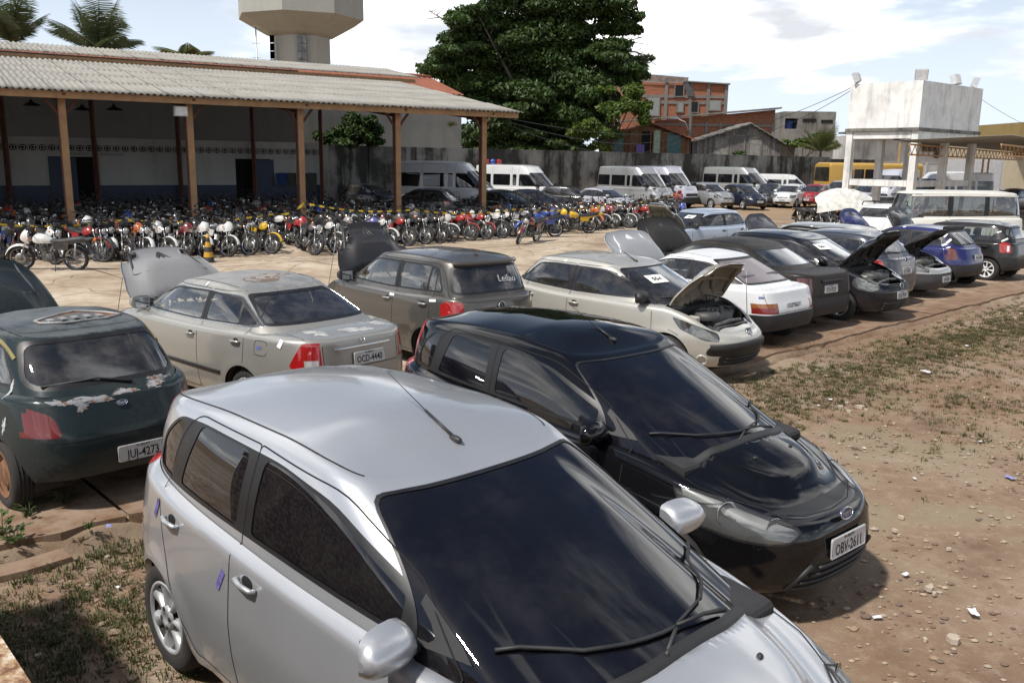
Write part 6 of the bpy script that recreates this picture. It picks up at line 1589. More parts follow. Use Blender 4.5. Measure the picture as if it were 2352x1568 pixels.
for px, py, w, h, mm in ((1494, 245, 1.3, 1.7, 'pale'), (1552, 209, .9, 1.0, 'dark'), (1556, 247, .6, .8, 'pale'), (1588, 246, .8, 1.0, 'dark'), (1634, 242, 1.2, .9, 'pale')):
    b = MB(); b.box((X(px, Z), Z-.06, Zy(px, py, Z)), (w/2, .05, h/2)); o = kid(rt, 'window', b, M_DARK if mm == 'dark' else plain('pale_shutter', (.20, .215, .21), .6))
    b = MB()
    for s_ in (-1, 1): b.box((X(px, Z)+s_*w/2, Z-.10, Zy(px, py, Z)), (.05, .05, h/2+.05))
    b.box((X(px, Z), Z-.10, Zy(px, py, Z)-h/2-.06), (w/2+.1, .07, .05)); kid(rt, 'window_frame', b, M_BEAM)
b = MB(); rows = []
for j, py in enumerate((190, 205, 222)): rows.append([(X(1559+6*j+q*9, Z), Z-.2-.1*math.sin(q*2), Zy(1565, py, Z)) for q in range(3)])
b.grid(rows); o = b.build('hanging_tarp', plain('grey_tarp', (.07, .07, .075), .9)); tag(o, 'dark grey tarp hanging down the brick facade', 'tarp')
# lower brick building with the long sloping roof
Z = 80.0; x0, x1 = X(1500, Z), X(1773, Z)
rt = empty('brick_building', ((x0+x1)/2, Z, 0)); tag(rt, 'lower red brick building under a long sloping sheet roof', 'building')
b = MB(); b.prism([(x0, 0), (x1, 0), (x1, Zy(1770, 252, Z)), (x0, Zy(1500, 278, Z))], 'y', Z, Z+8, 0); kid(rt, 'wall', b, M_BRICK)
b = MB(); b.bar((x0-3.2, Z-.3, Zy(1500, 281, Z)), (x1+.3, Z-.3, Zy(1770, 249, Z)), 1.2, .12); kid(rt, 'roof_edge', b, M_GREYC)
for px in (1581, 1618, 1650, 1700, 1770): b = MB(); b.box((X(px, Z), Z-.03, 3.2), (.13, .10, 3.0)); kid(rt, 'concrete_column', b, M_BEAM)
b = MB(); b.box(((x0+x1)/2, Z-.02, Zy(1650, 288, Z)), ((x1-x0)/2, .08, .11)); kid(rt, 'concrete_beam', b, M_BEAM)
# wooden houses: planks are pieces
def plank_house(label, pxa, pxb, Z, py_eave, py_ridge, pxr, wood, roofm, wins, py_base=362):
    xa, xb, xr_ = X(pxa, Z), X(pxb, Z), X(pxr, Z); ze, zr_ = Zy(pxa, py_eave, Z), Zy(pxr, py_ridge, Z)
    rt = empty('wooden_house', ((xa+xb)/2, Z, 0)); tag(rt, label, 'house')
    b = MB(); b.prism([(xa+.05, 1.6), (xb-.05, 1.6), (xb-.05, ze-.05), (xr_, zr_-.08), (xa+.05, ze-.05)], 'y', Z+.06, Z+7); kid(rt, 'wall', b, M_DARK)
    x = xa; rnd = random.Random(int(pxa))
    while x < xb-.05:
        w = rnd.uniform(.17, .24); xm = x+w/2
        zt2 = ze+(zr_-ze)*((xm-xa)/(xr_-xa) if xm < xr_ else (xb-xm)/(xb-xr_)); zl = 2.3
        b = MB(); dz = rnd.uniform(0, .02); b.box((xm, Z-dz, (zt2+zl)/2), (w/2-.008, .018, (zt2-zl)/2)); o = kid(rt, 'plank', b, wood[rnd.randrange(len(wood))]); x += w
    for s_, (p, q) in enumerate((((xa-.35, ze-.18), (xr_, zr_+.06)), ((xr_, zr_+.06), (xb+.35, ze-.18)))):
        b = MB(); rows = []
        for i in range(25):
            t = i/24; xx = p[0]+(q[0]-p[0])*t; zz = p[1]+(q[1]-p[1])*t+.03*math.sin(i*1.9); rows.append([(xx, Z-.55, zz), (xx, Z+7, zz)])
        b.grid(rows); b2 = [(r_[0][0], r_[0][1], r_[0][2]-.10) for r_ in rows]; b.grid([[r_[0] for r_ in rows], b2]); kid(rt, 'roof_slope', b, roofm)
    for px, py, w, h, mm, op in wins:
        b = MB(); b.box((X(px, Z), Z-.045, Zy(px, py, Z)), (w/2, .02, h/2)); o = kid(rt, 'window' if not op else 'door', b, mm)
        b = MB()
        for s_ in (-1, 1): b.box((X(px, Z)+s_*(w/2+.05), Z-.07, Zy(px, py, Z)), (.05, .03, h/2+.06))
        b.box((X(px, Z), Z-.07, Zy(px, py, Z)+h/2+.08), (w/2+.15, .04, .05)); kid(rt, 'window_frame', b, wood[0])
    return rt
WD1 = [plain('warm_plank_a', (.15, .075, .035), .85, var=.4, vs=5), plain('warm_plank_b', (.11, .055, .03), .85, var=.4, vs=5), plain('warm_plank_c', (.18, .10, .055), .85, var=.4, vs=5)]
WD2 = [plain('grey_plank_a', (.15, .14, .13), .9, var=.35, vs=5), plain('grey_plank_b', (.11, .10, .095), .9, var=.35, vs=5), plain('grey_plank_c', (.19, .18, .165), .9, var=.35, vs=5)]
GREEN = plain('pale_green_paint', (.28, .38, .30), .7); TEAL = plain('teal_pane', (.02, .09, .10), .3)
plank_house('brown plank house with tiled gable and a green door above the wall', 1392, 1583, 73, 312, 282, 1487, WD1, M_TILE, [(1416, 330, 1.0, 2.0, TEAL, 0), (1484, 333, .9, 2.1, M_DARK, 0), (1504, 333, .7, 2.3, GREEN, 1), (1546, 338, 1.1, 2.0, TEAL, 0)])
plank_house('weathered grey plank house with sheet gable roof above the wall', 1588, 1790, 75, 322, 284, 1716, WD2, M_GREYC, [(1655, 340, 1.0, 1.6, WD2[2], 0), (1692, 338, 1.0, 1.7, WD2[1], 0), (1732, 342, .9, 1.6, WD2[2], 0)])
b = MB(); c = at_depth(1470, 345, 72.6); b.box((c.x, c.y, c.z), (.33, .08, .42)); 
for k in range(4): b.box((c.x, c.y-.085, c.z-.27+.18*k), (.30, .01, .03), 1)
o = b.build('plastic_crate', [plain('purple_plastic', (.16, .10, .38), .5), plain('purple_dark', (.09, .06, .24), .5)]); tag(o, 'purple plastic crate hung on the brown plank house', 'crate')
# grey concrete house with blue water butt
Z = 98.0; x0, x1 = X(1793, Z), X(1912, Z); zt_ = Zy(1850, 256, Z)
rt = boxw('concrete_house', 'bare grey concrete block house with open loggia and blue tank', X(1826, Z), x1, Z, Z+9, zt_, M_GREYC)
for a, b_, c0, c1 in ((1793, 1826, 256, 272), (1793, 1826, 296, 330), (1793, 1797, 272, 296)):
    b = MB(); xa, xb = X(a, Z), X(b_, Z); za, zb_ = Zy(1800, c1, Z), Zy(1800, c0, Z); b.box(((xa+xb)/2, Z+3, (za+zb_)/2), ((xb-xa)/2, 3, (zb_-za)/2)); kid(rt, 'loggia_wall', b, M_GREYC)
for px0, px1, py in ((1838, 1866, 276), (1880, 1904, 279)):
    for i in range(9):
        b = MB(); px = px0+(px1-px0)*i/8; b.box((X(px, Z), Z-.03, Zy(px, py, Z)), (.06, .05, .16)); kid(rt, 'vent_hole', b, M_DARK)
b = MB(); c = at_depth(1809, 290, 99); b.lathe([(.55, -.55), (.62, .0), (.66, .45), (.70, .5), (.66, .56), (.2, .68), (0, .7)], 18, 'z', c); o = b.build('water_butt', plain('blue_plastic', (.015, .04, .16), .4)); tag(o, 'blue round water butt in the loggia of the grey house', 'water tank')
# white derelict building behind the tank, and the olive one at the edge
Z = 105; rt = boxw('white_building', 'white derelict building with broken roof edge seen between the tank legs', X(1950, Z), X(2200, Z), Z, Z+10, Zy(2070, 312, Z), concrete('peeling_white', (.52, .52, .50), (.16, .15, .14), .7, .5))
b = MB(); b.bar((X(1925, Z), Z-.5, Zy(1950, 306, Z)), (X(2170, Z), Z-.5, Zy(2100, 311, Z)), 2.4, .2); kid(rt, 'roof_edge', b, M_GREYC)
for px, py, w, h in ((2060, 312, 1.2, 1.0), (2095, 318, 1.3, 1.0), (2115, 316, 1.1, .9), (2130, 332, 1.6, 1.6), (2170, 345, 2.6, 1.8)): b = MB(); b.box((X(px, Z), Z-.05, Zy(px, py, Z)), (w/2, .06, h/2)); kid(rt, 'window', b, plain('dark_window_void', (.03, .03, .03), .8))
Z = 70; rt = boxw('olive_building', 'olive ochre building with overhanging flat roof at the right edge', X(2318, Z), X(2480, Z), Z, Z+10, Zy(2330, 310, Z), concrete('beige_wall', (.42, .36, .26), (.2, .17, .12), .4))
b = MB(); b.box((X(2400, Z), Z+2, Zy(2330, 300, Z)), (X(2490, Z)-X(2400, Z), 3.6, .55)); kid(rt, 'roof_slab', b, concrete('ochre_fascia', (.26, .19, .07), (.12, .09, .04), .4))
for px in (2335, 2350): b = MB(); b.box((X(px, Z), Z-.06, Zy(px, 338, Z)), (.35, .06, .6)); kid(rt, 'window', b, M_DARK)
# ------------------------------------------------------------------ octagonal concrete tower
Z = 108.0; cx_ = X(675, Z); TC = Vector((cx_, Z+6, 0)); rt = empty('concrete_tower', TC); tag(rt, 'octagonal concrete water tower with white round emblems behind the shed', 'tower')
M_TOWER = concrete('tower_concrete', (.34, .34, .31), (.22, .22, .20), .35, .25)
def octo(prof, name, mat, rot=PI/8+.35):
    b = MB(); rows = []
    for r_, z in prof: rows.append([(r_*math.cos(rot+PI/4*i), r_*math.sin(rot+PI/4*i), z) for i in range(9)])
    b.grid(rows, 0, False); return b.build(name, mat, rt)
px2m = (Z+6)/F_PX; rH = 130*px2m*1.06; rS = 59*px2m*1.06; zB = Zy(675, 66, Z+6); zSt = Zy(675, 87, Z+6)
octo([(rS, 0), (rS, zSt+1.2)], 'shaft', M_TOWER)
octo([(rS*1.02, zSt), (rS*1.25, zSt+.25), (rH, zB+1.0), (rH, zB+9.0), (0.01, zB+9.0)], 'head', M_TOWER)
for i in range(8):
    a = .35+PI/4*i+PI/4; ap_ = rH*math.cos(PI/8)
    b = MB(); M = Matrix.Rotation(a, 4, 'Z') @ Matrix.Translation((ap_+.01, 0, zB+4.6)) @ Matrix.Rotation(PI/2, 4, 'Y')
    b.lathe([(1.75, 0), (1.75, .05), (0, .05)], 28, 'z'); o = b.build('emblem', plain('emblem_white', (.62, .66, .72), .6), rt); o.matrix_local = M
    b = MB(); b.tube([(1.55*math.cos(q), 1.55*math.sin(q), .07) for q in np.linspace(0, 2*PI, 29)], .09, 5); b.ellipsoid((.2, .1, .06), (.7, .45, .04), 12, 5); o2 = b.build('emblem_mark', plain('emblem_blue', (.28, .36, .50), .6), o)
    for zz in (zB+3.4, zB+5.9):
        b = MB(); M = Matrix.Rotation(a, 4, 'Z') @ Matrix.Translation((ap_+.0, 0, zz)); b.box((0, 0, 0), (.012, rH*math.sin(PI/8)*.995, .03)); o = b.build('pour_joint', M_GREYC, rt); o.matrix_local = M
for px, hh in ((700, 6.2), (626, 5.5)):
    b = MB(); 
    rr = at_depth(px, 130, Z+6-rS*.97); 
    for k in range(7):
        for j in range(2):
            b.box((rr.x-TC.x+(-.55+j*.55 if px == 700 else 0), rr.y-TC.y, zSt-.6-k*.92), (.25, .08, .42))
    b.build('stair_window', plain('tower_glass', (.14, .15, .15), .2, var=.6, vs=1.2), rt)
b = MB(); q = at_depth(587, 60, Z+2); b.tube([(q.x, q.y, 0), (q.x, q.y, Zy(587, 62, Z+2))], .07, 6); 
for py in (62, 100, 133): b.bar((q.x-.5, q.y, Zy(587, py, Z+2)), (q.x+.5, q.y, Zy(587, py, Z+2)), .05)
o = b.build('aerial_mast', STEEL); tag(o, 'thin aerial mast left of the concrete tower shaft', 'mast')
# ------------------------------------------------------------------ white water tank on legs
M_TANK = concrete('flaking_white_paint', (.78, .775, .75), (.13, .12, .10), .50, .9)
F_ = Vector((X(2103, 42.7), 42.7)); dR = Vector((.76, .65)); dL = Vector((-.65, .76)); LR, LL = 6.5, 3.6
rt = empty('water_tank_tower', (F_.x, F_.y, 0)); tag(rt, 'white flaking concrete water tank on six tall legs', 'water tank')
def tk(a, b_, z): q = dR*a+dL*b_; return Vector((q.x, q.y, z))
zt0, zt1 = 4.50, 6.62
def quadbox(a0, a1, b0, b1, z0, z1, name, mat=M_TANK):
    b = MB(); P = [tk(a, c, z) for z in (z0, z1) for a, c in ((a0, b0), (a1, b0), (a1, b1), (a0, b1))]
    b.add(P, [(3, 2, 1, 0), (4, 5, 6, 7), (0, 1, 5, 4), (1, 2, 6, 5), (2, 3, 7, 6), (3, 0, 4, 7)], 0, False); return b.build(name, mat, rt)
quadbox(0, LR, 0, LL, zt0, zt1, 'tank')
quadbox(-.10, LR+.15, -.06, LL+.06, zt0-.16, zt0-.01, 'floor_slab', M_GREYC)
for a, c in ((.15, .15), (3.2, .15), (LR-.2, .15), (.15, LL-.15), (3.2, LL-.15), (LR-.2, LL-.15)):
    quadbox(a-.16, a+.16, c-.16, c+.16, 0, zt0-.16, 'leg')
for z0 in (zt0-.50,): 
    quadbox(.34, 3.01, .02, .28, z0, z0+.33, 'beam'); quadbox(3.39, LR-.40, .02, .28, z0, z0+.33, 'beam'); quadbox(.02, .28, .34, LL-.34, z0, z0+.33, 'beam'); quadbox(.34, 3.01, LL-.28, LL-.02, z0, z0+.33, 'beam')
z0 = 1.75
quadbox(.34, 3.01, .03, .27, z0, z0+.30, 'beam'); quadbox(3.39, LR-.40, .03, .27, z0, z0+.30, 'beam'); quadbox(.03, .27, .34, LL-.34, z0, z0+.30, 'beam'); quadbox(.34, 3.01, LL-.27, LL-.03, z0, z0+.30, 'beam')
def flood(p, yaw, tilt, label):
    b = MB(); M = Matrix.Translation(p) @ Matrix.Rotation(yaw, 4, 'Z') @ Matrix.Rotation(tilt, 4, 'Y')
    b.prism(rpoly([(-.16, -.20), (.12, -.26), (.12, .26), (-.16, .20)], .04, 2), 'y', -.28, .28, 0, M); b.box((.125, 0, 0), (.008, .25, .22), 1, M); b.bar(p+Vector((0, 0, -.5)), p, .06, .06, 0)
    o = b.build('flood_lamp', [plain('lamp_grey', (.42, .43, .44), .5), plain('lamp_face', (.6, .6, .6), .3)]); tag(o, label, 'lamp', 'floodlamps on the water tank')
for (a, c), yw, tl_, lb in (((.15, .2), -1.9, .3, 'large floodlamp on the near corner of the water tank'), ((.1, LL-.2), 2.6, .35, 'floodlamp on the left corner of the water tank'), ((4.0, .3), -.9, -.3, 'floodlamp tilted upward halfway along the right face of the tank'), ((LR-.3, .3), -.4, .3, 'floodlamp on the far right corner of the water tank')):
    flood(Vector((F_.x, F_.y, 0))+tk(a, c, zt1+.30), yw, tl_, lb)
b = MB(); q = Vector((F_.x, F_.y, 0))+tk(3.2, -.25, 1.15); b.lathe([(.0, -.3), (.09, -.3), (.10, 0), (.10, .25), (.06, .34), (.03, .36), (.03, .42), (0, .42)], 12, 'z', q); o = b.build('fire_extinguisher', plain('extinguisher_red', (.30, .03, .02), .4)); tag(o, 'small red fire extinguisher hung on a tank leg', 'extinguisher')
# ------------------------------------------------------------------ canopy at the right with yellow trusses
M_YEL = plain('ochre_truss_paint', (.42, .24, .08), .6, var=.25)
C0 = at_depth(2090, 322, 40); CD = Vector((.61, .79)).normalized(); rt = empty('canopy', (C0.x, C0.y, 0)); tag(rt, 'low canopy on ochre lattice trusses beside the water tank', 'canopy')
def cn(a, c, z): q = CD*a+Vector((CD.y, -CD.x))*c; return Vector((q.x, q.y, z))
zc_ = C0.z
b = MB(); rows = [[cn(30*i/330, c, zc_+.02+.02*math.sin(i*2.4)+(.18*c/4)) for i in range(331)] for c in (-.4, 4.0)]; b.grid(rows); b.grid([[p+Vector((0, 0, -.06)) for p in rows[0]], rows[0]]); b.build('roof_sheet', M_FIBRE, rt)
for c in (0, 3.6):
    b = MB(); b.bar(cn(0, c, zc_-.18), cn(30, c, zc_-.18), .07); b.build('top_chord', M_YEL, rt); b = MB(); b.bar(cn(0, c, zc_-.62), cn(30, c, zc_-.62), .07); b.build('bottom_chord', M_YEL, rt)
    for i in range(60):
        b = MB(); z0, z1 = (zc_-.62, zc_-.18) if i % 2 else (zc_-.18, zc_-.62); b.tube([cn(i*.5, c, z0), cn(i*.5+.5, c, z1)], .018, 4); b.build('web_bar', M_YEL, rt)
    for a in (16.4, 18.0): b = MB(); b.bar(cn(a, c, 0), cn(a, c, zc_-.65), .08); b.build('post', M_YEL, rt)
b = MB(); b.bar(cn(.02, -.4, zc_-.12), cn(.02, -.4, zc_-.95), .06); b.build('end_bar', M_YEL, rt)
# ------------------------------------------------------------------ lamp post, wires, tape, cone
b = MB(); q = at_depth(1582, 360, 74); q.z = 0; b.tube([q, q+Vector((0, 0, Zy(1582, 258, 74)))], [.17, .12], 8); o = b.build('utility_pole', plain('pole_dark', (.06, .055, .05), .9)); tag(o, 'dark utility pole with a bracket lamp between the plank houses', 'pole')
b2 = MB(); zz = Zy(1580, 310, 74); b2.tube([(0, 0, zz), (-.5, -.3, zz+1.0), (-1.2, -.5, zz+1.25)], .04, 6); b2.ellipsoid((-1.5, -.6, zz+1.25), (.42, .16, .12), 12, 6); l = b2.build('street_lamp', plain('lamp_grey', (.42, .43, .44), .5), o); l.location = q; 
def wire(P, sag, label, r=.012):
    b = MB()
    for A, B in zip(P, P[1:]): b.tube([A.lerp(B, t)-Vector((0, 0, sag*4*t*(1-t))) for t in np.linspace(0, 1, 15)], r, 4)
    o = b.build('wire', BLACK); tag(o, label, 'wire', 'overhead wires'); return o
zA = shed(T1-.3, 0, 4.35)
wire([zA, at_depth(1582, 298, 74)], .5, 'topmost wire from the shed corner to the utility pole')
wire([zA-Vector((0, 0, .1)), at_depth(1582, 304, 74)], .9, 'middle wire from the shed corner to the utility pole')
wire([zA-Vector((0, 0, .2)), at_depth(1582, 312, 74)], 1.3, 'lowest sagging wire from the shed corner to the utility pole')
TKC = Vector((F_.x, F_.y, 0))+tk(.1, LL-.2, zt1-.05)
wire([at_depth(1582, 300, 74), TKC], .8, 'wire from the utility pole to the water tank, upper one', .016); wire([at_depth(1582, 306, 74), TKC-Vector((0, 0, .1))], 1.3, 'wire from the utility pole to the water tank, lower one', .016)
wire([Vector((F_.x, F_.y, 0))+tk(LR, .2, zt1-.4), at_depth(2420, 312, 60)], .2, 'wire leaving the water tank to the right')
M_TAPE = NT('yellow_black_tape'); _w = M_TAPE.n('ShaderNodeTexWave', {'Scale': 1.1, 'Distortion': 0.0}); M_TAPE.t.links.new(M_TAPE.pos(), _w.inputs['Vector'])
M_TAPE.set(color=M_TAPE.ramp(_w.outputs['Fac'], [(.48, (.55, .36, .02)), (.52, (.02, .02, .02))]), rough=.6); M_TAPE = M_TAPE.mat
tp = [ground(-40, 600), ground(300, 585), ground(640, 575), ground(705, 565), ground(950, 560), ground(1185, 548), ground(1400, 525), ground(1560, 500)]
hz = [1.02, .98, 1.10, 1.35, 1.12, 1.05, 1.02, 1.25]; b = MB(); pts = []
for i in range(len(tp)-1):
    for t in np.linspace(0, 1, 14, endpoint=False):
        q = tp[i].lerp(tp[i+1], t); pts.append(Vector((q.x, q.y-.2, hz[i]+(hz[i+1]-hz[i])*t-.14*4*t*(1-t))))
rows = []
for i, p in enumerate(pts):
    tw = .03*math.sin(i*.9); rows.append([p+Vector((tw, tw*.5, .026)), p-Vector((tw, tw*.5, .026))])
b.grid(rows); o = b.build('barrier_tape', M_TAPE); tag(o, 'yellow and black barrier tape strung along the front of the motorcycles', 'tape')
q = ground(480, 604); rt = empty('traffic_cone', q); tag(rt, 'black and yellow banded traffic cone before the motorcycles', 'cone')
CB = plain('cone_black', (.035, .034, .03), .7); CY = plain('cone_yellow', (.50, .27, .02), .6)
b = MB(); b.prism(rpoly([(-.19, -.19), (.19, -.19), (.19, .19), (-.19, .19)], .04, 2), 'z', 0, .035); b.build('base', CB, rt)
zr_ = [0.035, .16, .29, .42, .55, .66, .75]
for i in range(6): 
    b = MB(); r0, r1 = .15-.118*(zr_[i]/.75), .15-.118*(zr_[i+1]/.75); b.lathe([(r0, zr_[i]), (r1, zr_[i+1])]+([(0, zr_[i+1])] if i == 5 else []), 20, 'z'); b.build('band', CB if i % 2 == 0 else CY, rt)
# ------------------------------------------------------------------ trees, palms, bushes
def leaf_cloud(clusters, n, size, seed, flat=.45):
    """leaf faces spread through ellipsoid clusters: (centre, radii, weight)"""
    rs = np.random.RandomState(seed); w = np.array([c[2] for c in clusters], float); w /= w.sum(); idx = rs.choice(len(clusters), n, p=w)
    C = np.array([c[0] for c in clusters])[idx]; R = np.array([c[1] for c in clusters])[idx]
    d = rs.normal(size=(n, 3)); d /= np.linalg.norm(d, axis=1)[:, None]; r = rs.uniform(.35, 1.0, n)**.55
    P = C+d*R*r[:, None]
    nrm = rs.normal(size=(n, 3))*np.array([1, 1, flat])+np.array([0, 0, .75])+d*.5; nrm /= np.linalg.norm(nrm, axis=1)[:, None]
    t = np.cross(nrm, rs.normal(size=(n, 3))); t /= np.linalg.norm(t, axis=1)[:, None]; bt = np.cross(nrm, t)
    s = size*rs.uniform(.6, 1.3, n)[:, None]
    V = np.stack([P-t*s, P+bt*s*.45-nrm*s*.1, P+t*s, P-bt*s*.45-nrm*s*.1], 1).reshape(-1, 3); F = np.arange(n*4).reshape(-1, 4)
    me = bpy.data.meshes.new('crown'); me.from_pydata(V.tolist(), [], F.tolist()); return me
BARK = plain('bark', (.07, .055, .045), .95, var=.4, vs=4)
def tree(name, label, base, trunk_h, clusters, n, size, seed, mats, limbs=True, r0=.35, cat='tree'):
    rt = empty(name, base); tag(rt, label, cat)
    me = leaf_cloud([(tuple(Vector(c)-Vector(base)), r, w) for c, r, w in clusters], n, size, seed); 
    for m_ in mats: me.materials.append(m_)
    me.polygons.foreach_set('material_index', [random.randrange(len(mats)) for _ in range(n)]); link('crown', me, rt)
    b = MB(); b.tube([(0, 0, -.2), (.1, 0, trunk_h*.5), (0, .1, trunk_h)], [r0*1.25, r0, r0*.8], 9); b.build('trunk', BARK, rt)
    if limbs:
        rr = random.Random(seed)
        for c, r, w in clusters[:26]:
            b = MB(); e = Vector(c)-Vector(base); s_ = Vector((0, 0, trunk_h*rr.uniform(.7, 1.0))); m_ = s_.lerp(e, .5)+Vector((0, 0, -.3)); b.tube([s_, m_, e], [r0*.42, r0*.25, r0*.08], 6); b.build('limb', BARK, rt)
    return rt
L1 = leafm('almond_leaf_dark', (.036, .070, .016), .3); L2 = leafm('almond_leaf', (.055, .098, .020), .35); L3 = leafm('lime_leaf', (.13, .19, .03), .4); L4 = leafm('bush_leaf', (.055, .10, .02), .3)
Z = 70.0
def cl(px, py, w, h, wt=None, dz=0): c = at_depth(px, py, Z+dz); k = Z/F_PX; return (tuple(c), (w*k, w*k*.9, h*k), (wt or w*h))
spec = [(1300, 10, 120, 40), (1180, 25, 110, 34), (1400, 15, 75, 28), (1230, -40, 150, 40), (1080, 45, 70, 30), (1130, 75, 110, 36), (1260, 80, 120, 40), (1060, 90, 65, 22), (1050, 130, 80, 30), (1010, 160, 62, 16), (1150, 130, 110, 38), (1270, 140, 110, 42), (1375, 120, 85, 30), (1440, 145, 60, 18), (1410, 60, 60, 22), (1450, 40, 30, 14), (1455, 68, 28, 10), (1100, 195, 105, 34), (1220, 205, 120, 42), (1330, 190, 100, 40), (1420, 172, 70, 24), (1470, 172, 28, 10), (1170, 255, 110, 38), (1280, 262, 110, 40), (1370, 235, 70, 34), (1090, 240, 70, 30), (1000, 155, 45, 12), (1140, 300, 95, 30), (1240, 310, 95, 30), (1330, 290, 65, 30), (1080, 315, 60, 24), (1180, 335, 90, 18), (1290, 335, 70, 18), (1230, 350, 100, 14), (1110, 345, 60, 12)]
rr = random.Random(8); cls = []
for (px, py, w, h) in spec:
    cls.append(cl(px, py, w*.85, h*.95, w*h*.8, rr.uniform(-1.5, 1.5)))
    for k in range(6): cls.append(cl(px+rr.uniform(-.75, .75)*w, py+rr.uniform(-.8, .8)*h, w*rr.uniform(.28, .50), h*rr.uniform(.26, .50), None, rr.uniform(-3.5, 3.5)))
bs = at_depth(1250, 380, Z); bs.z = 0
rr.shuffle(cls)
tree('almond_tree', 'large dark green spreading tree with layered branches behind the wall', bs, 6.5, cls, 170000, .195, 3, [L1, L2, L2, L4], True, .5)
# bare twigs at the crown's edge
def twigs(px, py, dirs, label_):
    pass
for i, (pts) in enumerate((((1010, 40), (985, 25), (975, 45)), ((1440, 95), (1480, 85), (1500, 105)), ((1460, 120), (1490, 130), (1508, 150)))):
    b = MB(); P = [at_depth(p[0], p[1], Z) for p in pts]; P0_ = at_depth(1250+(-120 if i == 0 else 120), 110, Z); b.tube([P0_, P[0], P[1]], [.12, .06, .02], 5); b.tube([P[0], P[2]], [.04, .015], 4)
    r3 = random.Random(i)
    for k in range(9): q = P[0].lerp(P[1], r3.random()); b.tube([q, q+Vector((r3.uniform(-.9, .9), 0, r3.uniform(-.1, .9)))], [.02, .006], 4)
    o = b.build('bare_branch', plain('grey_twig', (.20, .17, .14), .9)); tr_ = bpy.data.objects['almond_tree']; o.parent = tr_; o.matrix_parent_inverse = Matrix.Translation(tr_.location).inverted()
def bush(name, label, spots, Zb, n, size, seed, mats, trunk=2.5, cat='bush'):
    global Z
    Z0, Z = Z, Zb; cc = []
    r4 = random.Random(seed)
    for s_ in spots:
        for k in range(4): cc.append(cl(s_[0]+r4.uniform(-.6, .6)*s_[2], s_[1]+r4.uniform(-.6, .6)*s_[3], s_[2]*r4.uniform(.4, .6), s_[3]*r4.uniform(.4, .6), None, r4.uniform(-1, 1)))
    q = at_depth(sum(s_[0] for s_ in spots)/len(spots), 375, Zb); q.z = 0; t_ = tree(name, label, q, trunk, cc, n, size, seed, mats, True, .10, cat); Z = Z0; return t_
bush('lime_tree', 'bright lime green feathery tree in front of the brick buildings', [(1440, 225, 40, 30), (1460, 260, 35, 28), (1410, 255, 40, 30), (1400, 300, 50, 22), (1355, 285, 40, 22), (1390, 205, 25, 18), (1375, 330, 28, 16), (1330, 310, 30, 18), (1480, 235, 22, 18)], 65.5, 9000, .15, 5, [L3, L3, L2], 4.5, 'tree')
bush('garden_tree', 'dark leafy tree at the gap between shed and beige building', [(800, 290, 45, 34), (830, 310, 30, 24), (790, 325, 45, 18), (770, 345, 30, 14), (745, 320, 25, 20), (845, 285, 35, 26), (870, 325, 30, 14)], 48.5, 11000, .14, 6, [L1, L4], 3.5, 'tree')
bush('lime_bush', 'small lime green bush rising over the wall left of the big tree', [(955, 305, 26, 14), (985, 300, 30, 14), (1015, 290, 30, 12), (935, 318, 25, 10)], 55, 3500, .15, 7, [L3], 3.5)
bush('wall_vine', 'green vine hanging over the stained wall below the grey plank house', [(1705, 355, 22, 10), (1698, 380, 10, 22)], 71.5, 900, .14, 9, [L4, L2], 3.0, 'vine')
bush('garden_bush', 'bright green bush beside the small palm right of the grey plank house', [(1840, 325, 40, 12), (1870, 315, 35, 14), (1815, 330, 25, 10)], 88, 1500, .2, 10, [L3, L4], 3.2)
bush('far_trees', 'line of dark trees between the tank legs', [(2180, 315, 60, 14), (2230, 318, 50, 12), (2120, 318, 40, 10)], 130, 1600, .4, 12, [L1, L4], 4.0, 'trees')
def palm(name, label, px, py, Zp, h_px, seed, nf=9, hide_trunk=False, L_px=90, up=.9, spread=1.0, lm=None, droop=.06):
    q = at_depth(px, py, Zp); k = Zp/F_PX; rt = empty(name, (q.x, q.y, 0)); tag(rt, label, 'palm'); top = q.z; L = L_px*k
    b = MB(); b.tube([(0, 0, 0), (.05, 0, top*.5), (0, 0, top)], [.16, .12, .10], 8); b.build('trunk', BARK, rt)
    rr = random.Random(seed)
    for i in range(nf):
        a = 2*PI*i/nf*spread+rr.uniform(-.3, .3); el = rr.uniform(.55, 1.4)*up; ln = L*rr.uniform(.8, 1.1)
        st = Vector((0, 0, top)); P = []
        d = Vector((math.cos(a)*math.cos(el), math.sin(a)*math.cos(el), math.sin(el))); p = st.copy()
        for j in range(13): P.append(p.copy()); p += d*ln/12; d = (d+Vector((0, 0, -droop))).normalized()
        b = MB(); b.tube(P, [.035*(1-.8*j/12) for j in range(13)], 4)
        for j in range(2, 13):
            for kk in range(3):
                c = P[j-1].lerp(P[j], kk/3); t_ = (P[j]-P[j-1]).normalized(); sd = t_.cross(Vector((0, 0, 1))).normalized()
                for sg in (1, -1):
                    l = ln*.36*math.sin(PI*(j/12)*.85+.25)*rr.uniform(.85, 1.1); dd = (sd*sg*.85+t_*.55+Vector((0, 0, -.35))).normalized(); w = t_*l*.035
                    b.add([c-w, c+w, c+dd*l*.6+w*.8, c+dd*l+Vector((0, 0, -.1*l)), c+dd*l*.6-w*.8], [(0, 1, 2, 3, 4)], 0, False)
        b.build('frond', lm or leafm('palm_leaf', (.085, .115, .05), .4), rt, fixn=False)
    return rt
palm('palm_tree', 'tall feathery palm at the left edge above the shed roof', 28, 104, 50, 0, 1, 12, L_px=135, up=1.0)
palm('palm_tree', 'feathery palm rising over the shed roof, the second from the left', 228, 122, 50, 0, 2, 14, L_px=135, up=.95)
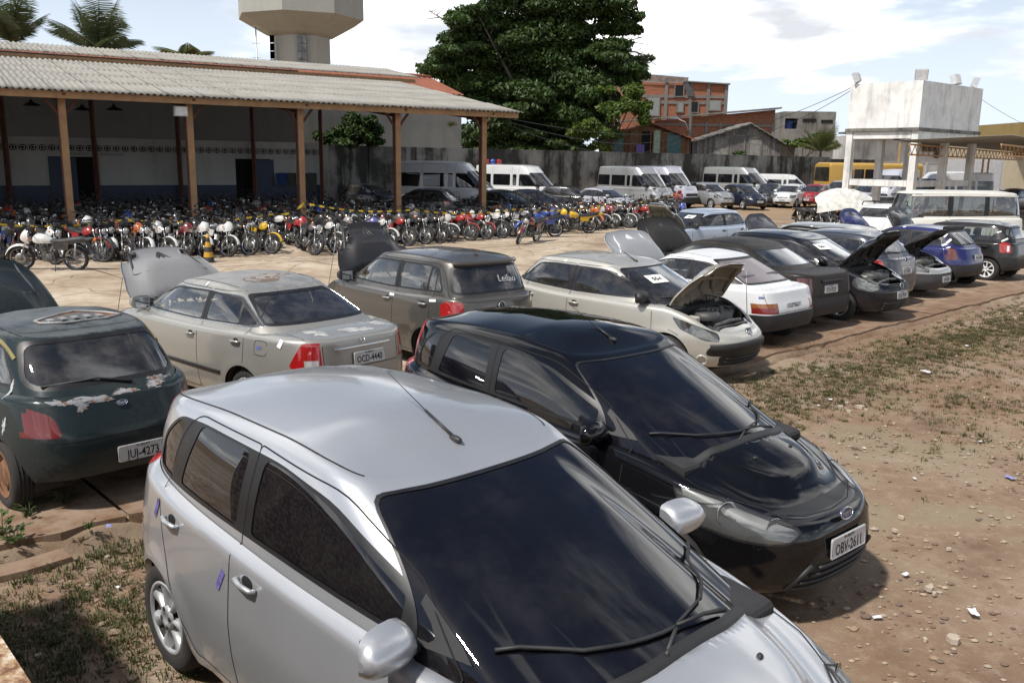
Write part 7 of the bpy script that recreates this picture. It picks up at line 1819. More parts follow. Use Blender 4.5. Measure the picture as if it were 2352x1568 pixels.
palm('palm_tree', 'small palm tip showing over the shed roof left of the tower', 430, 134, 52, 0, 4, 9, L_px=75, up=.8, lm=leafm('palm_leaf_lit', (.13, .15, .05), .3))
palm('palm_tree', 'low bright palm behind the wall left of the water tank', 1885, 350, 86, 0, 5, 14, L_px=70, up=1.0, lm=leafm('palm_leaf_lit', (.13, .15, .05), .3))
palm('palm_tree', 'far thin palm right of the water tank, the left one', 2252, 310, 130, 0, 6, 9, L_px=30, up=.6)
palm('palm_tree', 'far thin palm right of the water tank, the right one', 2284, 316, 130, 0, 7, 9, L_px=28, up=.6)
# ------------------------------------------------------------------ paints and placing
P_SIL = paint('silver_paint', (.44, .455, .48), .55, .34, dust=.10, flakes=.3)
P_BLK = paint('black_paint', (.0035, .0035, .0045), 0, .3, dust=.012, coatr=.008, spec=.0)
P_GRN = paint('worn_dark_green_paint', (.014, .024, .026), .15, .45, .6, .12, .09, fade=1.30, fadec=(.11, .125, .135), spec=.08)
P_CIV = paint('champagne_paint', (.33, .322, .295), .45, .38, 1.0, .05, .14, fade=1.32, fadec=(.27, .27, .27))
P_FOX = paint('grey_brown_paint', (.085, .080, .072), .45, .36, 1.0, .04, .12, fade=1.49, fadec=(.07, .07, .08), spec=.08)
P_207 = paint('pale_gold_paint', (.47, .455, .41), .4, .38, 1.0, .05, .14, fade=1.40, fadec=(.24, .24, .25))
P_WHT = paint('dull_white_paint', (.60, .61, .62), .0, .42, .6, .10, .12)
P_CHR = paint('charcoal_matt_paint', (.016, .0155, .015), 0, .6, .3, .25, .22, spec=.08)
P_POL = paint('blue_black_paint', (.007, .008, .013), .1, .35, 1.0, .04, .07, spec=.08)
P_SLT = paint('slate_grey_paint', (.045, .050, .065), .3, .4, 1.0, .06, .12, spec=.08)
P_SWG = paint('wagon_silver_paint', (.40, .40, .39), .45, .38, .9, .06, .14)
P_BLU = paint('royal_blue_paint', (.018, .022, .105), .2, .38, 1.0, .05, .10, spec=.08)
P_BL2 = paint('faded_black_paint', (.012, .012, .013), .0, .42, .9, .08, .14, spec=.08)
P_ICE = paint('ice_blue_paint', (.40, .46, .55), .3, .38, 1.0, .05, .08)
P_KOM = paint('cream_white_paint', (.62, .61, .56), 0, .45, .5, .12, .12)
def put(root, u, v, yaw, label, cat='car', group=None, dy=0.0):
    p = lot(u, v); root.location = (p.x, p.y, dy); root.rotation_euler = (0, 0, yaw); tag(root, label, cat, group); return root
ROW = 'cars in the front row along the kerb'
def rear_at(S, u, v, label, name='parked_car', dyaw=0.0, group=ROW):     # facing away, tail at lot coordinate v
    xr = min(p[1] for p in S['xR']); r = build_car(S, name); return put(r, u, v-xr, YAW_IN+dyaw, label, 'car', group)
def front_at(S, u, v, label, name='parked_car', dyaw=0.0, group=ROW):    # facing the camera side, nose at v
    xf = max(p[1] for p in S['xF']); r = build_car(S, name); return put(r, u, v+xf, YAW_OUT+dyaw, label, 'car', group)

r = build_car(fiesta(P_SIL, TINT, []), 'parked_car'); r.location = (-1.20, 4.90, 0); r.rotation_euler = (0, 0, -.798); r.scale = (1.04, 1.04, 1.035)
tag(r, 'clean silver five-door hatchback with black tinted windows, nearest the camera', 'car', 'hatchbacks parked on the dirt in front of the kerb')
r = build_car(fiesta(P_BLK, TINT, [((3.305, 0, .50), (1, 0, .05), 'OBV-2611')], mirror_sides=(-1,)), 'parked_car'); r.location = (-.09, 7.57, 0); r.rotation_euler = (0, 0, -.858)
tag(r, 'glossy black five-door hatchback with plate OBV-2611, behind the nearest silver car', 'car', 'hatchbacks parked on the dirt in front of the kerb')
rear_at(spec_green(P_GRN), 2.30, 6.99, 'battered dark green hatchback with peeling tailgate and white spray strokes', dyaw=.07)
rear_at(spec_civic(P_CIV), 4.83, 7.58, 'champagne four-door saloon with raised grey hood and chrome boot strip', dyaw=.115)
rear_at(spec_fox(P_FOX), 7.62, 8.42, 'tall dark grey hatchback with chalk scrawl on its rear window', dyaw=-.03)
front_at(spec_207(P_207), 9.62, 6.11, 'pale gold hatchback with open hood and number sheet 554', dyaw=.065)
rear_at(spec_gol(P_WHT), 12.22, 6.90, 'boxy white hatchback with purple-grey rear glass and black bumper')
rear_at(spec_sedan(P_CHR), 13.90, 7.16, 'dusty charcoal saloon with matt boot lid, beside the white boxy hatchback', dyaw=-.06)
front_at(spec_polo(P_POL), 15.72, 6.82, 'blue-black hatchback with raised hood and number sheet 561')
rear_at(spec_grayhatch(P_SLT), 17.45, 7.5, 'slate grey hatchback with plate JUZ-4875 and broken rear glass')
front_at(spec_wagon(P_SWG), 19.3, 7.5, 'silver estate car with roof rails, grey bumper and half-open black hood')
rear_at(spec_corsa(P_BLU), 21.55, 7.70, 'royal blue three-door hatchback with white tapes and tail spoiler', dyaw=-.06)
rear_at(spec_blackhatch(P_BL2), 23.95, 7.5, 'black hatchback with white star hubcaps at the right edge of the front row')
# ------------------------------------------------------------------ second row and vehicles further off
def put_px(r, px, Z, yaw, label, cat, group=None):
    q = at_depth(px, 400, Z); r.location = (q.x, q.y, 0); r.rotation_euler = (0, 0, yaw); tag(r, label, cat, group); return r
SEC = 'cars behind the front row'
r = build_car(spec_palio(P_ICE), 'parked_car'); put(r, 22.9, 15.5, math.atan2(-E1.y, -E1.x)-.12, 'ice blue hatchback with raised hood and number sheet 567', 'car', SEC)
P_WH2 = paint('white_paint', (.64, .65, .66), 0, .38, .9, .05, .06)
def rack(root, sh, S):
    for sg in (1, -1):
        b = MB(); b.tube([(1.2, .55*sg, 1.42), (1.15, .55*sg, 1.52), (.1, .55*sg, 1.53), (.0, .55*sg, 1.42)], .02, 6); b.build('roof_bar', BLACK, root)
    for x in (.25, 1.0): b = MB(); b.tube([(x, -.58, 1.53), (x, .58, 1.53)], .018, 6); b.build('cross_bar', BLACK, root)
r = build_car(spec_plainhatch(P_WH2, WG, extra=[rack], N=52) if False else dict2(spec_plainhatch(P_WH2, WG), extra=[rack]), 'parked_car'); put(r, 29.5, 13.9, math.atan2(E1.y, E1.x)+.1, 'white hatchback with black roof rack seen from behind', 'car', SEC)
r = build_car(spec_kombi(P_KOM), 'parked_van'); q = at_depth(2262, 500, 29.5); r.location = (q.x+.2, q.y+.3, 0); r.rotation_euler = (0, 0, math.atan2(-.08, -1.0)); tag(r, 'old rounded white minibus with long side windows at the right', 'van')
b = MB(); q = at_depth(1945, 470, 34); rows = []       # crumpled sheet of insulation lying on the cars
rnd = random.Random(4)
for i in range(9):
    rows.append([(q.x-1.1+2.2*j/8+rnd.uniform(-.04, .04), q.y+.5*i/8, .85+1.0*math.sin(PI*.5*min(1, (i+1)/8))*(1-.35*((j-4)/4)**2)+rnd.uniform(-.05, .05)) for j in range(9)])
b.grid(rows); o = b.build('crumpled_hood', plain('flaking_white_sheet', (.55, .54, .50), .6, var=.3, vs=5)); tag(o, 'crumpled white hood panel propped up behind the silver estate', 'car hood')
BASE = dict(hatch=spec_plainhatch, sedan=spec_plainsedan)
P0 = paint('row_base_paint', (.5, .5, .5), .1, .4); P0v = paint('van_base_paint', (.5, .5, .5), .1, .4)
proto = {}
for nm, sp in (('hatch', spec_plainhatch(P0)), ('sedan', spec_plainsedan(P0)), ('van', spec_van(P0v))): proto[nm] = build_car(sp, 'parked_van' if nm == 'van' else 'parked_car')
index_children()
used = set()
def far(kind, px, Z, yaw, pm, label, group='vehicles parked along the back of the lot', s=(1, 1, 1)):
    r = proto[kind]
    if kind in used: r = copy_tree(proto[kind]); index_children()
    used.add(kind); put_px(r, px, Z, yaw, label, 'van' if kind == 'van' else 'car', group); r.scale = s
    recolor(r, P0v if kind == 'van' else P0, pm); return r
YO = YAW_OUT
def YC(a): return math.atan2(-1, 0)+a          # facing the camera, turned a
PV = {k: paint(k+'_far_paint', c, m_, .4, .9, .06, .10) for k, c, m_ in (('white', (.60, .61, .61), 0), ('silver', (.36, .37, .38), .5), ('black', (.008, .008, .010), 0), ('navy', (.010, .014, .035), .1), ('red', (.26, .012, .016), 0), ('graphite', (.03, .031, .034), .3), ('greyvan', (.30, .31, .31), .3), ('beige', (.38, .36, .31), .3), ('lilac', (.42, .43, .48), .2))}
far('sedan', 800, 48, YC(1.05), PV['graphite'], 'dark saloon half hidden at the corner of the white office wall')
far('van', 962, 43.5, YC(1.32), PV['white'], 'white minibus nearest the office wall, behind the fourth shed post', s=(.92, 1, 1.06))
far('van', 1135, 51, YC(.95), PV['white'], 'white ambulance with burnt front and red roof lights')
far('hatch', 1022, 40, YC(1.25)+PI, PV['graphite'], 'grey hatchback with dark windows right of the fourth shed post')
far('hatch', 1120, 46, YC(1.2)+PI, PV['black'], 'black estate car parked behind the two black saloons', s=(1.1, 1, 1.04))
far('sedan', 1110, 41.5, YC(.9), PV['black'], 'black saloon crossed by the last shed post')
far('sedan', 1255, 42.5, YC(-1.1), PV['navy'], 'black saloon with sloping roof right of the last shed post')
far('hatch', 1262, 48, YC(1.2), PV['graphite'], 'dark hatchback behind the right-hand black saloon')
far('sedan', 1345, 47.5, YC(.75), PV['lilac'], 'pale silver saloon in front of the silver minibus')
far('van', 1415, 54, YC(.62), PV['silver'], 'silver minibus facing the lot, large dark windscreen')
far('van', 1478, 58, YC(.62), PV['lilac'], 'paler silver minibus half hidden behind the silver one')
far('hatch', 1502, 56, YC(.3), PV['red'], 'red car peeping out beside the paler minibus')
far('van', 1535, 64, YC(.25)+PI, PV['white'], 'white van with its two rear doors towards the lot')
far('hatch', 1605, 57, YC(.42), PV['silver'], 'bright silver rounded hatchback facing the lot left of the navy car', s=(1, 1, 1.06))
far('van', 1650, 65, YC(.75), PV['greyvan'], 'grey minibus behind the silver hatchback and the navy car')
far('hatch', 1686, 57, YC(.30), PV['navy'], 'navy blue hatchback with pale headlamps facing the lot')
far('hatch', 1778, 61, YC(-.45), PV['graphite'], 'charcoal hatchback between the navy car and the white one')
far('hatch', 1830, 60, YC(-.55), PV['white'], 'clean white hatchback facing the lot beside the red car')
far('hatch', 1888, 61, YC(-.6), PV['red'], 'red hatchback with black bumper beside the clean white hatchback')
far('hatch', 1950, 64, YC(-.7), PV['beige'], 'silver grey tall car behind the left tank leg', s=(1.1, 1.05, 1.15))
far('hatch', 2015, 62, YC(-.8), PV['lilac'], 'pale blue-grey car between the tank legs')
far('van', 2080, 63, YC(-.75), PV['lilac'], 'silver van behind the tank legs')
far('van', 2238, 52, YC(-1.35), PV['white'], 'white minibus with three dark side windows right of the tank', s=(1, 1, .98))
far('hatch', 2345, 56, YC(-.9), PV['navy'], 'blue car at the right edge behind the white minibus')
far('van', 1752, 69, YC(1.2), PV['white'], 'old white van with rack behind the charcoal hatchback', s=(.85, .9, .80))
far('sedan', 1822, 68, YC(.2)+PI, PV['white'], 'white car with raised tailgate behind the white hatchback')
# ambulance lights
for k in range(3): q = at_depth(1118+k*14, 372, 51); b = MB(); b.ellipsoid((q.x, q.y, 2.66), (.16, .16, .12), 10, 6); b.lathe([(.14, 2.50), (.17, 2.58)], 10, 'z', (q.x, q.y, 0)); o = b.build('beacon', REDL if k != 1 else plain('blue_lens', (.02, .06, .35), .15, coat=1)); tag(o, f'{["left red", "middle blue", "right red"][k]} beacon on the ambulance roof', 'lamp', 'beacons on the ambulance')
# ------------------------------------------------------------------ buses
def bus(px, Z, yaw, L, H, W, pm, bandm, label, nwin=7):
    q = at_depth(px, 400, Z); rt = empty('bus', (q.x, q.y, 0), yaw); tag(rt, label, 'bus')
    b = MB(); prof = rpoly([(-W/2, .35), (W/2, .35), (W/2, H-.05), (-W/2, H-.05)], [.1, .1, .28, .28], 4); rows = []
    for x, s_ in ((-L/2, .93), (-L/2+.10, 1.0), (L/2-.25, 1.0), (L/2, .92)): rows.append([(x, y*s_, (z-1.6)*s_+1.6) for y, z in prof+prof[:1]])
    b.grid(rows); b.add(rows[0][:-1], [tuple(range(len(prof)))]); b.add(rows[-1][:-1], [tuple(range(len(prof)))]); b.build('body', pm, rt, sharp=40)
    ww = (L-1.6)/nwin
    for sg in (1, -1):
        for i in range(nwin):
            b = MB(); x0 = -L/2+.5+i*ww; b.prism(rpoly([(x0+.06, 1.55), (x0+ww-.06, 1.55), (x0+ww-.06, H-.55), (x0+.06, H-.55)], .08, 3), 'y', sg*(W/2-.01), sg*(W/2+.015)); b.build('side_window', TINT, rt)
        b = MB(); b.box((0, sg*(W/2+.004), .85), (L/2-.3, .006, .35)); b.build('side_band', bandm, rt)
        for x in (-L*.27, L*.30): b = MB(); b.lathe([(0, -.08), (.28, -.08), (.30, .02), (.48, .06), (.50, 0), (.48, -.14)], 20, 'y', (x, sg*(W/2-.02), .5)); b.build('wheel', RUBBER, rt)
    b = MB(); b.prism(rpoly([(-W/2+.12, 1.45), (W/2-.12, 1.45), (W/2-.18, H-.40), (-W/2+.18, H-.40)], .12, 3), 'x', L/2-.09, L/2+.02); b.build('windshield', WGD, rt)
    for sg in (1, -1): b = MB(); b.lathe([(.13, 0), (.14, .03), (.08, .05), (0, .05)], 14, 'x', (L/2-.03, sg*(W/2-.4), .85)); b.build('headlight', CLRL, rt)
    b = MB(); b.box((L/2-.02, 0, .5), (.06, W/2-.1, .15)); b.build('bumper', BLACK, rt)
    return rt
PY = paint('bus_ochre', (.42, .26, .06), 0, .5, .4, .2, .15); PB = paint('bus_blue', (.16, .27, .52), 0, .45, .5, .1, .05)
bus(1995, 73, YC(-1.30), 8.6, 2.95, 2.2, PY, plain('bus_white_band', (.5, .5, .48), .5), 'ochre yellow old bus with dark windows behind the tank legs')
r_ = bus(2380, 76, YC(-1.45), 11, 3.1, 2.4, PB, plain('bus_pale_band', (.35, .45, .62), .5), 'light blue bus with yellow flower emblem at the right edge')
b = MB(); q = at_depth(2340, 425, 73.5)
for k in range(7):
    a = PI*k/6; b.add([q, q+Vector((.25*math.cos(a-.2), -.02, .25*math.sin(a-.2))), q+Vector((.62*math.cos(a), -.02, .55*math.sin(a))), q+Vector((.25*math.cos(a+.2), -.02, .25*math.sin(a+.2)))], [(0, 1, 2, 3)], 0, False)
o = b.build('flower_emblem', plain('flower_yellow', (.6, .42, .02), .6)); o.parent = r_; o.matrix_parent_inverse = (Matrix.Translation(r_.location) @ Matrix.Rotation(r_.rotation_euler[2], 4, 'Z')).inverted()
b = MB(); q = at_depth(2235, 400, 66); b.box((q.x, q.y, 1.9), (1.2, 1.8, 1.35)); b.box((q.x, q.y-1.82, 1.9), (1.05, .02, 1.2)); b.box((q.x, q.y, .4), (1.0, 1.7, .15)); o = b.build('box_truck_body', plain('box_grey', (.42, .42, .44), .6)); tag(o, 'pale grey box body standing behind the white minibus', 'truck body')
# ------------------------------------------------------------------ truck rail at the lower left corner
RAILM = NT('rusty_white_rail'); _n = RAILM.noise(RAILM.obj(), 22, 8, .7)
RAILM.set(color=RAILM.ramp(_n, [(.40, (.55, .50, .42)), (.50, (.34, .22, .12)), (.60, (.14, .06, .03))]), rough=.8); RAILM = RAILM.mat
rt = empty('truck_bed'); tag(rt, 'truck bed with rusty white rail in the lower left corner', 'truck')
A = ground(-10, 1462, 1.55); B = ground(78, 1600, 1.55); d = (B-A).normalized(); A2 = A-d*1.2; B2 = B+d*1.0; sd = Vector((-d.y, d.x, 0)).normalized()
if sd.x > 0: sd = -sd
A2 = A-d*3.4; B2 = B+d*2.2
b = MB(); b.bar(A2+sd*.035, B2+sd*.035, .07, .06); b.build('top_rail', RAILM, rt)
b = MB(); b.bar(A2+sd*.04-Vector((0, 0, .53)), B2+sd*.04-Vector((0, 0, .53)), .04, .98); b.build('side_panel', RAILM, rt)
b = MB(); b.bar(A2+sd*1.15-Vector((0, 0, .90)), B2+sd*1.15-Vector((0, 0, .90)), 2.16, .10); b.build('bed_floor', plain('bed_planks', (.16, .12, .08), .9), rt)
for k in (0, .5, 1):
    q = A2.lerp(B2, k*.9+.05)+sd*.5; b = MB(); b.lathe([(0, -.1), (.26, -.1), (.28, .0), (.46, .05), (.48, 0), (.46, -.2)], 20, 'y'); o = b.build('wheel', RUBBER, rt); o.location = (q.x, q.y, .47); o.rotation_euler = (0, 0, math.atan2(d.y, d.x))
# ------------------------------------------------------------------ motorcycles
def _bikepaint():
    m = NT('motorcycle_paint'); c = m.n('ShaderNodeObjectInfo').outputs['Color']; nz = m.noise(m.obj(), 7, 5)
    m.set(color=m.mix(m.sstep(nz, .35, .8, 0, .35), c, (.16, .14, .12)), rough=.35, coat=.7, coatr=.08); return m.mat
BIKEP = _bikepaint()
BIKE_MATS = [BIKEP, BLACK, STEEL, RUBBER, ENGM, CHROME, plain('amber_indicator', (.55, .14, .01), .3), plain('bike_headlamp', (.55, .56, .55), .12, .6, coat=1)]
PT, BK, ST, RB, EN, CH, AM, HL = range(8)
STEER_P = Vector((1.02, 0, .86)); STEER_AX = Vector((-.42, 0, .91)).normalized()
def bike_parts(kind='street', steer=.45, lod=0):
    """list of (part name, MB, child of) for one motorcycle heading +x"""
    nn = 26 if lod == 0 else 12; out = []
    R = Matrix.Translation(STEER_P) @ Matrix.Rotation(steer, 4, STEER_AX) @ Matrix.Translation(-STEER_P)
    def S(b): b.v = [tuple(R @ Vector(p)) for p in b.v]; return b
    def wheel(cx, front):
        t = MB(); r = .305
        t.lathe([(r-.065, -.03), (r-.03, -.045), (r-.005, -.025), (r, 0), (r-.005, .025), (r-.03, .045), (r-.065, .03)], nn, 'y', (cx, 0, r), RB)
        w = MB()
        w.lathe([(r-.050, -.030), (r-.078, -.022), (r-.078, .022), (r-.050, .030)], nn, 'y', (cx, 0, r), CH if kind != 'dark' else BK)
        w.lathe([(.035, -.06), (.06, -.05), (.06, .05), (.035, .06)], 10, 'y', (cx, 0, r), ST)
        if lod == 0:
            if kind == 'mag':
                for i in range(5):
                    a = 2*PI*i/5; w.bar((cx+.05*math.cos(a), 0, r+.05*math.sin(a)), (cx+.23*math.cos(a), 0, r+.23*math.sin(a)), .03, .035, BK, (0, 1, 0))
            else:
                for i in range(18):
                    a = 2*PI*i/18; b2 = a+(.45 if i % 2 else -.45); w.tube([(cx+.05*math.cos(b2), .03*(1 if i % 4 < 2 else -1), r+.05*math.sin(b2)), (cx+.235*math.cos(a), 0, r+.235*math.sin(a))], .0035, 3, ST, False)
            if front: w.lathe([(.07, .066), (.125, .066), (.125, .072), (.07, .072)], 18, 'y', (cx, 0, r), ST)
        return (S(w), S(t)) if front else (w, t)
    w, t = wheel(0, False); out += [('rear_wheel', w, None), ('tyre', t, 'rear_wheel')]
    w, t = wheel(1.30, True); out += [('front_wheel', w, None), ('tyre', t, 'front_wheel')]
    b = MB(); n8 = 8 if lod == 0 else 5
    for sg in (1, -1):
        b.tube([(1.315, .085*sg, .29), (1.21, .085*sg, .52)], [.026, .026], n8, ST); b.tube([(1.21, .085*sg, .52), (1.00, .085*sg, .95)], [.017, .017], n8, CH)
    b.box((1.035, 0, .86), (.04, .11, .015), BK); b.box((1.0, 0, .93), (.04, .11, .012), BK); out.append(('fork', S(b), None))
    b = MB(); rows = []
    rr, zc = (.335, .305) if kind != 'trail' else (.37, .42)
    for a in np.linspace(.35, 2.25, 8 if lod == 0 else 5):
        rows.append([(1.30+rr*math.cos(a)*(1-.0), y, zc+rr*math.sin(a)+dz) for y, dz in ((-.065, -.03), (-.05, 0), (0, .012), (.05, 0), (.065, -.03))])
    b.grid(rows, PT); out.append(('front_fender', S(b), None))
    b = MB()
    if kind in ('street', 'dark'):
        b.lathe([(0, .0), (.05, -.0), (.085, .05), (.09, .08)], 14 if lod == 0 else 8, 'x', (1.06, 0, .80), BK); b.lathe([(.09, .08), (.088, .09), (.05, .105), (0, .11)], 14 if lod == 0 else 8, 'x', (1.06, 0, .80), HL)
    else:
        rows = []
        for x, hw, z0, z1 in ((1.04, .15, .66, .98), (1.12, .13, .68, .98), (1.19, .09, .72, .90), (1.23, .05, .75, .83)):
            rows.append([(x, -hw*.7, z0), (x, -hw, (z0+z1)/2), (x, -hw*.6, z1), (x, hw*.6, z1), (x, hw, (z0+z1)/2), (x, hw*.7, z0)])
        b.grid(rows, PT); b.add(rows[-1], [tuple(range(6))], HL)
    out.append(('headlight', S(b), None))
    b = MB()
    b.tube([(.88, .36, .98), (.93, .26, 1.01), (.99, .10, .97), (1.0, 0, .96), (.99, -.10, .97), (.93, -.26, 1.01), (.88, -.36, .98)], .012, n8, BK)
    for sg in (1, -1):
        b.tube([(.93, .25*sg, 1.01), (.875, .37*sg, .98)], .018, n8, BK)
        if lod == 0: b.tube([(.95, .24*sg, 1.0), (.97, .38*sg, .985)], .006, 4, ST)
    out.append(('handlebar', S(b), None))
    b = MB(); b.prism(rpoly([(-.05, -.05), (.06, -.05), (.05, .05), (-.05, .05)], .02, 2), 'y', -.09, .09, BK, Matrix.Translation((1.01, 0, .99))); out.append(('instruments', S(b), None))
    for sg in (1, -1):
        b = MB(); b.tube([(.95, .24*sg, 1.01), (.94, .30*sg, 1.17)], .005, 4, BK); b.ellipsoid((.93, .31*sg, 1.19), (.014, .055, .036), 10, 6, BK); b.ellipsoid((.922, .31*sg, 1.19), (.010, .046, .029), 10, 6, CH); out.append(('mirror', S(b), None))
    # tank
    b = MB(); rows = []
    for x, w_, z0, z1 in ((.96, .06, .73, .80), (.90, .12, .69, .87), (.78, .145, .67, .90), (.64, .13, .67, .87), (.52, .09, .67, .80), (.47, .06, .68, .75)):
        rows.append([(x, -w_*.8, z0), (x, -w_, (z0+z1)/2-.01), (x, -w_*.75, z1-.03), (x, 0, z1), (x, w_*.75, z1-.03), (x, w_, (z0+z1)/2-.01), (x, w_*.8, z0)])
    b.grid(rows, PT); out.append(('fuel_tank', b, None))
    b = MB(); rows = []
    for x, w_, z0, z1 in ((.56, .07, .70, .76), (.42, .12, .70, .765), (.2, .13, .71, .78), (.0, .13, .73, .82), (-.22, .11, .75, .84), (-.32, .08, .77, .82)):
        rows.append([(x, -w_, z0), (x, -w_*.97, z1-.02), (x, -w_*.6, z1), (x, w_*.6, z1), (x, w_*.97, z1-.02), (x, w_, z0)])
    b.grid(rows, BK); b.add(rows[0], [tuple(range(6))], BK); b.add(rows[-1], [tuple(range(6))], BK); out.append(('seat', b, None))
    b = MB(); rows = []
    for x, w_, z0, z1 in ((.10, .12, .64, .74), (-.15, .11, .68, .77), (-.38, .075, .74, .81), (-.50, .03, .78, .82)):
        rows.append([(x, -w_*.7, z0), (x, -w_, z1), (x, w_, z1), (x, w_*.7, z0)])
    b.grid(rows, PT); out.append(('tail_fairing', b, None))
    for sg in (1, -1):
        b = MB(); b.prism(rpoly([(.12, .52), (.42, .52), (.46, .69), (.05, .72)], .03, 2), 'y', .10*sg, .125*sg, PT); out.append(('side_panel', b, None))
    b = MB(); b.lathe([(.03, -.02), (.05, 0), (.05, .03), (0, .035)], 10, 'x', (-.53, 0, .76), AM); 
    b.v = [(p[0]-.0, p[1], p[2]) for p in b.v]; out.append(('tail_lamp', b, None))
    b = MB(); rows = []
    for a in np.linspace(1.2, 2.9, 6): rows.append([(.0+.35*math.cos(a), y, .305+.37*math.sin(a)) for y in (-.07, 0, .07)])
    b.grid(rows, BK); b.bar((-.30, 0, .72), (-.48, 0, .42), .15, .01, BK); out.append(('rear_fender', b, None))
    b = MB(); b.prism(rpoly([(-.15, -.12), (.16, -.12), (.18, .06), (-.12, .10)], .04, 2), 'y', -.12, .12, EN, Matrix.Translation((.58, 0, .36)))
    M = Matrix.Translation((.70, 0, .48)) @ Matrix.Rotation(.5, 4, 'Y')
    for k in range(5 if lod == 0 else 2): b.box((0, 0, .03*k*(1 if lod == 0 else 2)), (.075, .085, .010), EN, M)
    b.lathe([(.0, -.16), (.09, -.155), (.10, -.12), (.10, .12), (.09, .15), (0, .155)], 12 if lod == 0 else 8, 'y', (.56, 0, .34), EN); out.append(('engine', b, None))
    b = MB(); b.tube([(.78, -.05, .46), (.84, -.10, .34), (.70, -.14, .22), (.30, -.16, .24)], .02, n8, CH); b.tube([(.30, -.16, .24), (.22, -.17, .26), (-.25, -.18, .34), (-.33, -.18, .36)], [.022, .045, .05, .04], n8, CH if kind != 'dark' else BK); out.append(('exhaust', b, None))
    b = MB(); b.tube([(1.0, 0, .88), (.86, 0, .66), (.80, 0, .30), (.45, 0, .24)], .02, 5, BK); b.tube([(1.0, 0, .90), (.5, 0, .66), (.1, 0, .66), (-.35, 0, .74)], .022, 5, BK); b.tube([(.45, 0, .64), (.40, 0, .26)], .02, 5, BK)
    for sg in (1, -1): b.tube([(.42, .08*sg, .30), (0, .09*sg, .30)], .018, 5, BK); b.tube([(-.02, .11*sg, .32), (-.10, .12*sg, .68)], .024, 6, ST)
    b.tube([(.42, .12, .26), (.36, .34, .035)], .010, 5, BK); out.append(('frame', b, None))
    for sg in (1, -1):
        b = MB(); b.ellipsoid((1.03, .17*sg, .78), (.03, .03, .022), 8, 5, AM); out.append(('indicator', S(b), None))
    return out
_BK = {}
def bike_proto(kind, steer):
    k = (kind, steer)
    if k not in _BK: _BK[k] = [(n, b.mesh(n, BIKE_MATS), par) for n, b, par in bike_parts(kind, steer, 0)]
    return _BK[k]
def bike_one(kind, steer):
    k = (kind, steer, 1)
    if k not in _BK:
        m = MB()
        for n, b, par in bike_parts(kind, steer, 1):
            o = len(m.v); m.v += b.v; m.f += [tuple(i+o for i in f) for f in b.f]; m.m += b.m; m.sm += b.sm
        _BK[k] = m.mesh('motorcycle', BIKE_MATS)
    return _BK[k]
def bike(pos, yaw, color, label, group, kind='street', steer=.45, fender=None, parts=True, lean=None, tailc=None):
    lean = random.uniform(-.20, -.06) if lean is None else lean
    if not parts:
        o = link('motorcycle', bike_one(kind, steer), None)
    else:
        o = empty('motorcycle'); made = {}
        for n, me, par in bike_proto(kind, steer):
            c = link(n, me, made.get(par, o) if par else o); made[n] = c
            c.color = (*((fender if n == 'front_fender' and fender else (tailc if n in ('tail_fairing', 'side_panel') and tailc else color))), 1)
    o.location = (pos[0], pos[1], .0); o.rotation_mode = 'ZYX' if False else 'XYZ'; o.rotation_euler = (lean, 0, yaw); o.color = (*color, 1)
    tag(o, label, 'motorcycle', group); return o
RED = (.34, .012, .014); WHT = (.62, .62, .60); BLKC = (.012, .012, .014); YEL = (.62, .38, .01); SILV = (.35, .36, .37); BLUE = (.02, .06, .30); PURP = (.10, .09, .30); DRED = (.14, .012, .012); GRNC = (.06, .32, .06); GRY = (.09, .09, .095); ORG = (.45, .10, .01)
CN = {RED: 'red', WHT: 'white', BLKC: 'black', YEL: 'yellow', SILV: 'silver', BLUE: 'blue', PURP: 'purple', DRED: 'dark red', GRNC: 'green', GRY: 'grey', ORG: 'orange'}
HEAD = math.atan2(-.84, .543)          # bikes face out of the shed
def front_wheel_at(px, py, yaw, **k):  # a bike by where its front tyre meets the ground
    g = ground(px, py); return Vector((g.x-1.30*math.cos(yaw), g.y-1.30*math.sin(yaw), 0))
FROW = 'motorcycles in the front row before the shed'
front = [(12, 598, RED, RED, 'street'), (238, 604, BLKC, BLKC, 'street'), (285, 602, BLKC, BLKC, 'dark'), (332, 600, SILV, WHT, 'street'), (385, 598, WHT, WHT, 'street'), (425, 596, DRED, BLKC, 'mag'), (468, 594, WHT, WHT, 'mag'),
    (522, 592, WHT, WHT, 'mag'), (573, 588, BLKC, BLKC, 'street'), (624, 585, YEL, YEL, 'street'), (722, 588, GRY, BLKC, 'dark'), (770, 582, WHT, WHT, 'street'), (812, 578, GRY, BLKC, 'street'), (855, 574, PURP, PURP, 'trail'), (895, 571, WHT, WHT, 'street'),
    (937, 567, RED, BLKC, 'street'), (977, 563, BLKC, BLKC, 'street'), (1010, 560, BLKC, BLKC, 'dark'), (1035, 557, WHT, WHT, 'mag'), (1080, 555, RED, RED, 'mag'), (1116, 552, RED, RED, 'street'), (1152, 549, WHT, BLKC, 'street'), (1180, 545, WHT, WHT, 'street'),
    (1385, 527, WHT, WHT, 'mag'), (1420, 522, RED, WHT, 'street'), (1455, 518, RED, RED, 'street'), (1482, 514, BLKC, BLKC, 'street'), (1506, 510, WHT, WHT, 'street'), (1530, 505, SILV, SILV, 'street')]
random.seed(11)
front_pos = []
for i, (px, py, c, fc, kd) in enumerate(front):
    yw = HEAD+random.uniform(-.22, .22)+.06; p = front_wheel_at(px, py, yw); front_pos.append((p, yw))
    w = ORD[i] if i < 20 else ORD[len(front)-1-i]
    side_ = 'left' if i < 20 else 'right'
    bike(p, yw, c, f'{CN[c]} motorcycle with {CN[fc]} front fender, {w} from the {side_} in the front row', FROW, kd, .48, fc)
